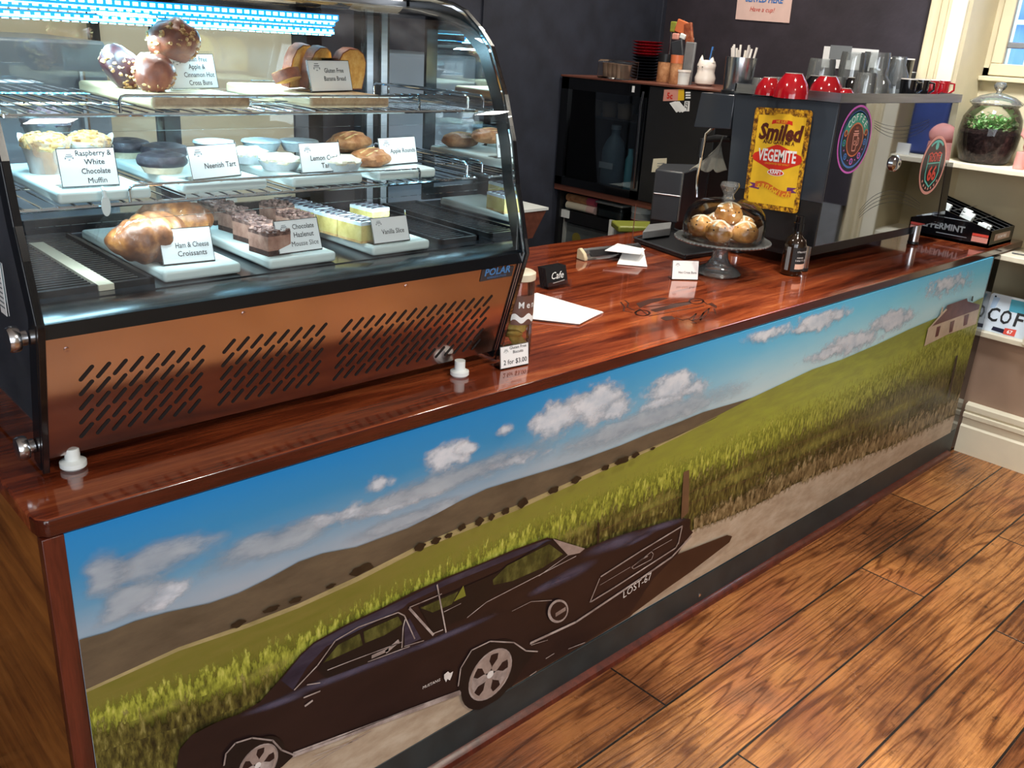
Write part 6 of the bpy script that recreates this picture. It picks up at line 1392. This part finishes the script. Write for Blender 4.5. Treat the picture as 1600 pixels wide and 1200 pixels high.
o, b, c_ = stick('sticker', ((1036, 158), (1069, 157), (1069, 139), (1038, 140)), 'route_pink', 'pink and yellow promotion sticker')
b = MB('white_paper'); b.prism([at_x(u, v, 3.0972) for u, v in ((1059, 157), (1069, 156.5), (1069, 140), (1060, 140))], (-.0004, 0, 0), 'sign_gold'); b.text('5c', at_x(1046, 154, 3.0965), (0, -1, 0), Z, .035, 'sign_red', bold=.03); b.build('sticker_panel', o, smooth=0)
for q, (dx, rot) in enumerate(((0, .35), (5, .1), (9, -.1))): stick('discount_ticket', ((1057 + dx, 176), (1064 + dx, 172), (1056 + dx * .6, 158), (1046 + dx * .8, 161)), 'white_paper', 'white ticket in a fan of three', 3.0982 - q * .0012)
o, b, c_ = stick('sticker', ((1068, 174), (1077, 174), (1078, 158), (1070, 158)), 'white_paper', 'white sticker with black letters'); b = MB('ink'); b.text('IZZI', at_x(1073.5, 172.5, 3.0972), Z * 1.0, (0, 1, 0), .02, 'ink', bold=.03, align='LEFT'); b.build('lettering', o, smooth=0)
o, b, c_ = stick('sticker', ((1070, 155), (1079, 155), (1080, 141), (1072, 141)), 'black_plastic', 'black sticker with white lines'); b = MB('white_paper')
for q in range(3): b.prism([at_x(u, v, 3.0975) for u, v in ((1071, 146 + q * 4), (1079, 146 + q * 4), (1079, 143.5 + q * 4), (1071.5, 143.5 + q * 4))], (-.0003, 0, 0))
b.build('lettering', o, smooth=0)
o, b, c_ = stick('note', ((1018, 269), (1041, 268), (1042, 247), (1021, 248)), 'cream_light', 'small cream note low on the left'); b = MB('ink_grey')
for q in range(3): b.prism([at_x(u, v, 3.0975) for u, v in ((1027, 256 + q * 4), (1038, 255.5 + q * 4), (1038, 254.5 + q * 4), (1027, 255 + q * 4))], (-.0003, 0, 0))
b.build('lettering', o, smooth=0)
mb = MB('brown_board'); mb.b2((3.09, 1.02, 1.4905), (3.62, 1.97, 1.5)); tag(mb.build('fridge_top_board', bevel=.002), 'thin brown board lying across the top of the fridge', 'board')
FT = 1.5005
mb = MB('clear_acrylic'); p = at_z(953, 123, FT); mb.b2((p.x - .03, p.y - .09, FT), (p.x + .1, p.y + .06, FT + .085)); o = mb.build('plastic_punnet', bevel=.008); tag(o, 'clear plastic punnet at the left end of the fridge top', 'punnet')
for q in range(5): b = MB('niche_panel'); b.lathe([(.022, 0), (.028, .06), (.03, .062)], 16, (p.x + .03, p.y - .065 + q * .027 - .0, FT + .004 + .001 * q)); tag(b.build('paper_cup'), 'pinkish cup inside the clear punnet, %s' % ('rightmost', 'second from right', 'middle', 'second from left', 'leftmost')[q], 'cup', 'cups in the punnet')
p = at_z(994, 125, FT)
for q in range(13):
    m = 'black_glaze' if q < 8 else 'red_glaze'; zq = FT + .001 + q * .0135; r = .074 if q < 8 else .077
    b = MB(m); b.lathe([(r * .6, 0), (r * .66, .002), (r, .0115), (r * .97, .0125), (r * .62, .004), (.001, .004)], 36, (p.x + .06, p.y, zq)); tag(b.build('saucer'), ('%s saucer from the %s of the stack on the fridge top' % ('black' if q < 8 else 'red', ('bottom, lowest', 'bottom, second', 'bottom, third', 'bottom, fourth', 'bottom, fifth', 'bottom, sixth', 'bottom, seventh', 'bottom, eighth', 'top, fifth', 'top, fourth', 'top, third', 'top, second', 'top, highest')[q])), 'saucer', 'stacked saucers on the fridge')
for u, v, hh, r, lidm, lh, lb in ((1029, 128, .125, .034, 'black_plastic', .035, 'spice jar with a black lid on the fridge top'), (1046, 131, .125, .028, 'neon_orange', .035, 'spice jar with an orange lid on the fridge top')):
    p = at_z(u, v, FT); t = thing('spice_jar', lb, 'jar', (p.x + .035, p.y, FT)); b = MB('muffin_side'); b.lathe([(r * .96, 0), (r, .004), (r, hh - lh), (r * .9, hh - lh)], 26, (p.x + .035, p.y, FT)); b.build('jar', t); b = MB(lidm); b.lathe([(r * 1.03, hh - lh), (r * 1.03, hh), (.001, hh)], 26, (p.x + .035, p.y, FT)); b.build('lid', t)
p = at_z(1060, 132, FT); t = thing('white_tub', 'small white lidded tub in front of the wire stand', 'tub', (p.x + .03, p.y, FT)); b = MB('white_plastic'); b.lathe([(.028, 0), (.031, .055)], 24, (p.x + .03, p.y, FT)); b.build('body', t); b = MB('white_glaze'); b.lathe([(.034, .055), (.034, .064), (.001, .064)], 24, (p.x + .03, p.y, FT)); b.build('lid', t)
ws = thing('wire_rack', 'wire stand hung with sauce packets on the fridge top', 'rack', (3.36, 1.36, FT)); mb = MB('steel'); pa, pb = at_x(1040, 130, 3.36), at_x(1075, 130, 3.36); pa.z = pb.z = FT; mt = at_x(1062, 36, 3.36)
mb.tube([pa, pa + Z * .24, Vector((3.36, pa.y * .8 + pb.y * .2, mt.z)), Vector((3.36, (pa.y + pb.y) / 2, mt.z + .01)), Vector((3.36, pa.y * .2 + pb.y * .8, mt.z - .02)), pb + Z * .2, pb], .004, 6); mb.tube([pa + X * .1, pa, pb, pb + X * .1], .004, 6); mb.build('frame', ws)
for q, (u, v, w_, h_, m, lb) in enumerate(((1053, 42, .03, .05, 'print_field', 'green packet top at the left of the wire stand'), (1065, 42, .05, .06, 'neon_orange', 'orange packet at the top of the wire stand'), (1077, 58, .035, .13, 'bun_brown', 'brown packet at the right of the wire stand'), (1056, 57, .03, .03, 'route_pink', 'pink wrapped sweet on the wire stand'), (1067, 57, .025, .025, 'white_plastic', 'white wrapped sweet on the wire stand'), (1060, 90, .05, .16, 'dark_grey', 'dark glossy bag hanging in the wire stand'), (1076, 100, .045, .2, 'mid_grey', 'silver grey bag at the right of the wire stand'))):
    p = at_x(u, v, 3.345 - .008 * q); b = MB(m); b.box(p, (.014, w_ * 1.25, h_ * .95), rx=.3 * sin(q * 2.1)); tag(b.build('packet', bevel=.005, seg=3), lb, 'packet', 'packets on the wire stand')
p = at_z(1092, 134, FT); t = thing('cat_pot', 'white cat shaped pot holding pens on the fridge top', 'pot', (p.x + .04, p.y, FT)); b = MB('white_glaze'); c0 = Vector((p.x + .04, p.y, FT)); b.lathe([(.03, 0), (.044, .01), (.048, .035), (.04, .058), (.041, .075), (.043, .09), (.036, .108), (.028, .112), (.026, .1)], 28, c0)
for s_ in (1, -1): b.lathe([(.014, 0), (.008, .016), (.001, .03)], 10, c0 + Vector((-.004, s_ * .028, .102)))
b.build('body', t); b = MB('ink')
for s_ in (1, -1): b.blob(c0 + Vector((-.042, s_ * .012 + .004, .082)), (.002, .003, .003), 0, 1, 8, 6)
b.build('face', t)
for q, (dy, dx, m, hh, lb) in enumerate(((.012, 0, 'black_plastic', .16, 'black pen in the cat pot'), (-.006, .006, 'neon_blue', .17, 'blue pen in the cat pot'), (-.016, -.004, 'dark_grey', .155, 'grey pen in the cat pot'))):
    b = MB(m); b.tube([c0 + Vector((dx * .5, dy * .5, .02)), c0 + Vector((dx * 2, dy * 2, hh))], .0045, 8); tag(b.build('pen'), lb, 'pen', 'pens in the cat pot')
# posters on the far wall
mat('poster_pink', (222, 190, 180), .6, vary=.04)
def poster(px, x, m, name, label):
    c_ = [at_x(u, v, x) for u, v in px]; b = MB(m); b.prism(c_, (.003, 0, 0)); return b, c_
b, c_ = poster(((1149, 30), (1233, 36), (1243, -40), (1157, -46)), 3.824, 'poster_pink', 'poster', '')
uu = (c_[1] - c_[0]).normalized(); vv = (c_[3] - c_[0]).normalized(); wd = (c_[1] - c_[0]).length; o_ = c_[0] + Vector((-.0015, 0, 0))
b.text('SERVED HERE', o_ + uu * wd * .5 + vv * .085, uu, vv, .042, 'neon_blue', w=wd * .7, bold=.03, shear=.2); b.text('COFFEE', o_ + uu * wd * .5 + vv * .14, uu, vv, .07, 'coffee_brown', w=wd * .8, bold=.03); b.text('Have a cup!', o_ + uu * wd * .48 + vv * .042, uu, vv, .03, 'route_red', w=wd * .46, shear=.3)
tag(b.build('poster', smooth=0), 'pale pink poster reading SERVED HERE Have a cup on the dark wall', 'poster')
b, c_ = poster(((1283, 105), (1368, 112), (1373, 78), (1288, 72)), 3.825, 'white_paper', 'notice', ''); uu = (c_[1] - c_[0]).normalized(); vv = (c_[3] - c_[0]).normalized(); wd = (c_[1] - c_[0]).length; q = c_[0] + uu * wd * .12 + vv * .04 + X * -.001; b.poly([q, q + uu * wd * .4, q + uu * wd * .4 + vv * .06, q + vv * .06], 'ink_grey')
tag(b.build('notice', smooth=0), 'white notice on the dark wall behind the glasses', 'notice')
# under the bench
t = thing('waste_bin', 'grey and white pull out bin under the back bench', 'bin', (3.35, 1.76, 0)); mat('bin_grey', (150, 156, 154), .5, vary=.1); mat('bin_dark', (84, 92, 94), .4, vary=.15)
mb = MB('bin_grey'); mb.b2((3.17, 1.935, 0), (3.55, 1.95, .83)); mb.b2((3.17, 1.60, 0), (3.55, 1.615, .83)); mb.b2((3.17, 1.6, 0), (3.2, 1.95, .02)); mb.build('body', t); mb = MB('bin_dark'); mb.b2((3.185, 1.615, .02), (3.5, 1.935, .76)); mb.build('tub', t); mb = MB('black_plastic'); mb.b2((3.16, 1.618, .77), (3.5, 1.93, .83)); mb.build('lid', t); mb = MB('white_plastic'); mb.b2((3.155, 1.596, .6), (3.168, 1.622, .835)); mb.build('clip', t); mb = MB('white_plastic'); mb.b2((3.155, 1.90, .79), (3.168, 1.955, .83)); mb.build('clip', t); mb = MB('print_field'); mb.lathe([(.03, 0), (.03, .001), (.001, .001)], 20, (3.184, 1.86, .69), ax=(-1, 0, 0)); mb.build('emblem', t)
for q, (z, m1, m2, lb) in enumerate(((.853, 'cream_light', 'poster_pink', 'lower rolled patterned tea towel under the bench'), (.893, 'muffin_side', 'pink_bottle', 'upper rolled tea towel with a red end under the bench'))):
    b = MB(m1); b.tube([(3.19, 1.945, z), (3.19, 1.86, z), (3.19, 1.80, z)], .02, 14); b.tube([(3.19, 1.80, z), (3.19, 1.745, z)], .0205, 14, m2); tag(b.build('tea_towel'), lb, 'towel', 'rolled tea towels')
t = thing('food_tub', 'clear ribbed food container with a grey rim under the bench', 'container', (3.25, 1.66, .83)); mb = MB('side_glass'); mb.b2((3.17, 1.56, .832), (3.35, 1.73, .90)); mb.build('body', t, bevel=.01); mb = MB('bin_grey'); mb.b2((3.165, 1.555, .9), (3.355, 1.735, .912)); mb.build('rim', t, bevel=.004); mb = MB('bin_dark'); mb.b2((3.18, 1.57, .834), (3.34, 1.72, .87)); mb.build('contents', t)
t = thing('powder_canister', 'white canister with a red brown label under the bench', 'canister', (3.2, 1.46, .78)); mb = MB('bin_grey'); mb.lathe([(.052, 0), (.055, .005), (.055, .135), (.05, .14)], 30, (3.21, 1.46, .762)); mb.lathe([(.057, .132), (.057, .165), (.001, .167)], 30, (3.21, 1.46, .762), 'white_plastic'); mb.build('body', t); mb = MB('niche_panel'); wrapq(mb, 3.21, 1.46, .0555, -4.0, -1.6, .785, .865, 'poster_pink'); wrapq(mb, 3.21, 1.46, .0558, -4.0, -1.8, .845, .862, 'coffee_brown'); wrapq(mb, 3.21, 1.46, .0558, -2.6, -1.9, .82, .862, 'brown_board'); wrapq(mb, 3.21, 1.46, .0558, -4.0, -1.8, .786, .797, 'brown_board'); mb.build('label', t, smooth=60)
mb = MB('black_plastic'); mb.b2((3.14, 1.1, 0), (3.6, 1.56, .761)); tag(mb.build('under_cabinet', bevel=.004), 'low black cabinet under the back bench', 'cabinet')
# ledge and things at the dark back wall, seen past and through the case
t = thing('wall_ledge', 'white edged brown ledge on the dark wall right of the cabinet', 'shelf', (2.2, 1.7, .9)); mb = MB('white_plastic'); mb.b2((1.70, 1.60, .923), (2.69, 1.975, .935)); mb.build('top', t); mb = MB('brown_board'); mb.prism([(2.66, 1.602, .922), (2.66, 1.976, .922), (2.66, 1.976, .55), (2.66, 1.85, .56)], (.02, 0, 0)); mb.b2((1.7, 1.603, .80), (2.6, 1.615, .922)); mb.prism([(2.60, 1.603, .922), (2.68, 1.603, .922), (2.60, 1.603, .80)], (0, .012, 0)); mb.build('bracket', t)
p = at_y(772, 335, 1.72); mb = MB('custard'); mb.b2((p.x - .09, 1.68, .9355), (p.x + .09, 1.78, 1.02)); tag(mb.build('sponge_tub', bevel=.012), 'pale green tub on the white ledge, seen through the case', 'tub')
LZ = .9355
for u, r, hh, m, lb in ((584, .052, .36, 'white_plastic', 'white bottle with a dark label on the ledge behind the case'), (626, .05, .35, 'tart_shell', 'pale bottle with a green label on the ledge behind the case')):
    p = at_y(u, 240, 1.74); t = thing('sauce_bottle', lb, 'bottle', (p.x, p.y, LZ)); b = MB(m); b.lathe([(r * .96, 0), (r, .006), (r, hh * .78), (r * .7, hh * .9), (r * .5, hh * .93)], 26, (p.x, p.y, LZ)); b.build('body', t); b = MB('black_plastic'); b.lathe([(r * .52, hh * .9), (r * .52, hh), (.001, hh)], 22, (p.x, p.y, LZ)); b.build('cap', t)
    b = MB('ink'); wrapq(b, p.x, p.y, r + .0006, -2.9, -1.2, LZ + hh * .66, LZ + hh * .76, 'ink' if u < 600 else 'print_field'); wrapq(b, p.x, p.y, r + .0006, -2.9, -1.2, LZ + hh * .45, LZ + hh * .5, 'ink' if u < 600 else 'custard')
    if u < 600: wraptext(b, 'SHE', p.x, p.y, r + .001, -2.1, LZ + hh * .54, .034, 'ink', .024)
    b.build('label', t, smooth=60)
p = at_y(642, 330, 1.74); b = MB('poster_pink'); p.x += .03; b.blob((p.x, p.y, LZ + .07), (.06, .05, .085), .2, 3, 20, 14, flat=.8, seed=4); b.blob((p.x - .02, p.y, LZ + .16), (.03, .03, .03), .3, 3, 12, 8); tag(b.build('paper_bag', smooth=70), 'crumpled pale bag on the ledge behind the case', 'bag')
p = at_y(722, 310, 1.70); b = MB('board_pale'); b.box((p.x, 1.72, LZ + .13), (.10, .02, .26), rx=-.15); tag(b.build('chopping_board', bevel=.006), 'pale wooden board leaning behind the case', 'board')
# jar shelf added on the dark wall in place of a reflection in the glass
t = thing('jar_shelf', 'grey wall shelf of jars seen through the right of the case', 'shelf', (2.2, 1.9, 1.45)); pl, pr2 = at_y(585, 132, 1.86), at_y(700, 136, 1.86); zz = 1.42
mb = MB('dark_grey'); mb.b2((pl.x, 1.83, zz), (pr2.x + .02, 1.978, zz + .02)); mb.build('board', t)
for q in range(5): xq = pl.x + .06 + q * .095; b = MB('clear_glass'); b.lathe([(.036, 0), (.038, .005), (.038, .09), (.03, .1)], 22, (xq, 1.90, zz + .0205), ('bin_grey', 'mid_grey', 'tart_shell', 'bin_dark', 'bin_grey')[q]); tag(b.build('storage_jar'), '%s storage jar on the grey shelf behind the case' % ('leftmost', 'second from left', 'middle', 'second from right', 'rightmost')[q], 'jar', 'jars on the grey shelf')
mb = MB('white_paper'); mb.b2((pl.x, 1.972, 1.24), (pl.x + .26, 1.978, 1.40)); tag(mb.build('notice'), 'white sheet under the jar shelf, seen through the case', 'notice')
# kitchen unit seen through the left of the case
mat('unit_blue', (120, 136, 150), .35, vary=.1, nscale=3)
t = thing('steel_fridge', 'grey steel fridge seen through the left of the case', 'fridge', (.5, 1.7, 0)); mb = MB('unit_blue'); mb.b2((.0, 1.45, 0), (.70, 1.97, 1.58)); mb.build('body', t, bevel=.01); mb = MB('dark_grey'); mb.b2((.02, 1.44, 1.12), (.68, 1.45, 1.13)); mb.build('door_seam', t); mb = MB('steel'); mb.tube([(.62, 1.43, 1.2), (.62, 1.43, 1.5)], .01, 8); mb.build('handle', t)
t = thing('prep_bench', 'pale kitchen bench behind the cake cabinet', 'bench', (1.2, 1.75, 0)); mb = MB('brushed_steel'); mb.b2((.72, 1.45, .9), (1.64, 1.975, .93)); mb.build('top', t); mb = MB('bin_grey'); mb.b2((.74, 1.48, 0), (1.62, 1.97, .9)); mb.build('cupboard', t)
mb = MB('white_plastic'); mb.b2((.95, 1.6, .931), (1.15, 1.8, 1.2)); mb.b2((.953, 1.595, 1.12), (1.1, 1.6, 1.18), 'white_paper'); tag(mb.build('bread_box', bevel=.01), 'white box on the kitchen bench behind the case', 'box')
mb = MB('case_black'); mb.b2((1.62, 1.93, 0), (1.70, 1.985, 2.2)); mb.b2((.84, 1.95, 0), (.87, 1.985, 2.2)); mb.build('trim_4', kind='structure')

# ================================================================== THE NICHE
TX, TY, TZ2 = 3.985, .225, 1.2645
tr = thing('terrarium', 'lidded glass terrarium of green plants and dark soil on the cream shelf', 'terrarium', (TX, TY, TZ2))
mb = MB('clear_glass'); mb.shell([(.001, .001), (.092, .001), (.100, .01), (.12, .07), (.126, .13), (.118, .19), (.098, .225), (.09, .235), (.1, .245)], 44, (TX, TY, TZ2)); mb.build('glass', tr, smooth=70)
mb = MB('clear_glass'); mb.m = 'bar_glass'; mb.shell([(.104, .246), (.106, .256), (.07, .278), (.03, .29), (.012, .293)], 40, (TX, TY, TZ2)); mb.lathe([(.012, .29), (.010, .3), (.022, .31), (.026, .322), (.02, .335), (.001, .338)], 24, (TX, TY, TZ2)); mb.build('lid', tr, smooth=70)
food('soil', (26, 16, 16), (52, 34, 34), (84, 60, 56), 60, .95, 1.0, 70)
mb = MB('soil'); mb.lathe([(.001, .006), (.088, .006), (.097, .014), (.116, .07), (.120, .125), (.11, .135), (.06, .145), (.001, .14)], 36, (TX, TY, TZ2)); mb.build('soil', tr)
mat('leaf_green', (104, 160, 84), .45, vary=.35, nscale=40); mat('leaf_pale', (176, 206, 150), .45, vary=.25, nscale=40)
mb = MB('leaf_green')
for q in range(460):
    a = random.random() * 2 * pi; d_ = random.random() ** .5 * .095; h = random.uniform(.135, .222 - .5 * d_); o = Vector((TX + d_ * cos(a), TY + d_ * sin(a), TZ2 + h)); b = random.random() * 2 * pi; e = random.uniform(-.3, .9)
    d = Vector((cos(b) * cos(e), sin(b) * cos(e), sin(e))); s_ = d.cross(Z).normalized(); L = random.uniform(.014, .026); mb.faces([o, o + d * L * .5 + s_ * L * .36 + Z * .002, o + d * L, o + d * L * .5 - s_ * L * .36 + Z * .002], [(0, 1, 2), (0, 2, 3)], random.choice(('leaf_green', 'leaf_green', 'leaf_pale')))
for q in range(16): a = q * 2.4; mb.tube([(TX + .03 * cos(a), TY + .03 * sin(a), TZ2 + .135), (TX + .06 * cos(a), TY + .06 * sin(a), TZ2 + .19)], .0014, 5)
mb.build('plants', tr, smooth=0)['kind'] = 'stuff'
t = thing('ornament', 'pink pottery ornament at the right end of the terrarium shelf', 'ornament', (3.93, .045, TZ2)); mat('pink_clay', (206, 140, 132), .5, vary=.1); mb = MB('pink_clay'); mb.blob((3.94, .0, TZ2 + .10), (.045, .06, .05), .06, 2, 22, 14)
for dx, dy in ((-.03, .045), (.03, .045), (-.03, -.03), (.03, -.03)): mb.lathe([(.022, 0), (.022, .02), (.02, .07)], 16, (3.94 + dx, .005 + dy, TZ2 + .0005))
mb.build('body', t); mb = MB('pink_clay'); mb.tube([(3.94, .045, TZ2 + .12), (3.94, .072, TZ2 + .14), (3.94, .07, TZ2 + .175)], [.016, .012, .006], 12); mb.build('tail', t)
mat('shirt_blue', (40, 58, 116), .8, vary=.2, nscale=10, bump=.3, bscale=50)
t = thing('folded_shirt', 'dark blue shirt standing on the niche shelf, mirrored in the coffee machine', 'shirt', (3.98, -.1, TZ2)); mb = MB('shirt_blue'); mb.b2((3.99, -.185, TZ2), (4.03, -.02, TZ2 + .26)); mb.build('body', t, bevel=.015); mb = MB('white_paper'); mb.b2((3.88, -.17, TZ2), (3.885, -.11, TZ2 + .05)); mb.build('price_tag', t)
# number plate
np_ = thing('number_plate', 'white and blue vehicle number plate on the lowest niche shelf', 'number plate', (3.87, -.17, .572)); mat('plate_white', (206, 216, 224), .3, vary=.05, nscale=6); mat('plate_blue', (70, 150, 172), .3, vary=.1)
c0 = Vector((3.868, .03, .5715)); up = Vector((.06, 0, .165)).normalized(); uu = Vector((0, -1, 0)); nn2 = uu.cross(up)
W_, H_ = .34, .168; Fp = lambda x, y, k=0: c0 + uu * x * W_ + up * y * H_ + nn2 * (.0008 + k * .0004)
mb = MB('plate_white'); mb.prism([Fp(*q) for q in ((.02, 0), (.98, 0), (1, .04), (1, .96), (.98, 1), (.02, 1), (0, .96), (0, .04))], nn2 * -.002); mb.poly([Fp(x, y, 1) for x, y in ((.27, .62), (.62, .62), (.62, .94), (.25, .94))], 'plate_blue'); mb.poly([Fp(x, y, 1) for x, y in ((.04, .6), (.1, .62), (.12, .9), (.04, .92))], 'far_pale')
for i, ch in enumerate('COFFEE'): mb.text(ch, Fp(.11 + i * .155, .28, 3), uu, up, .085, 'ink', bold=.02, w=.045)
mb.poly([Fp(x, y, 2) for x, y in ((.15, .05), (.30, .03), (.32, .14), (.16, .15))], 'deep_navy'); mb.poly([Fp(x, y, 3) for x, y in ((.30, .02), (.44, .02), (.44, .2), (.30, .18))], 'route_red'); mb.text('67', Fp(.37, .06, 5), uu, up, .022, 'white_paper', bold=.02)
mb.build('plate', np_, smooth=0); mb = MB('steel')
for x, y in ((.06, .92), (.94, .92)): mb.lathe([(.004, 0), (.004, .002), (.001, .002)], 10, Fp(x, y, 1), ax=nn2)
mb.build('rivet', np_)
mb = MB('black_plastic'); pc = [at_x(1580 + q * 5, 400 - 2 * sin(q * 1.2), 3.9 + .002 * q) for q in range(8)]
for q in pc: q.z = .9195
mb.tube(pc, .003, 6); tag(mb.build('cable'), 'thin black cable on the niche shelf under the worktop end', 'cable')
SC.cycles.transparent_max_bounces = 80; SC.cycles.max_bounces = 12; SC.cycles.glossy_bounces = 6; SC.cycles.sample_clamp_indirect = 6.0
SC.cycles.caustics_reflective = False; SC.cycles.caustics_refractive = False
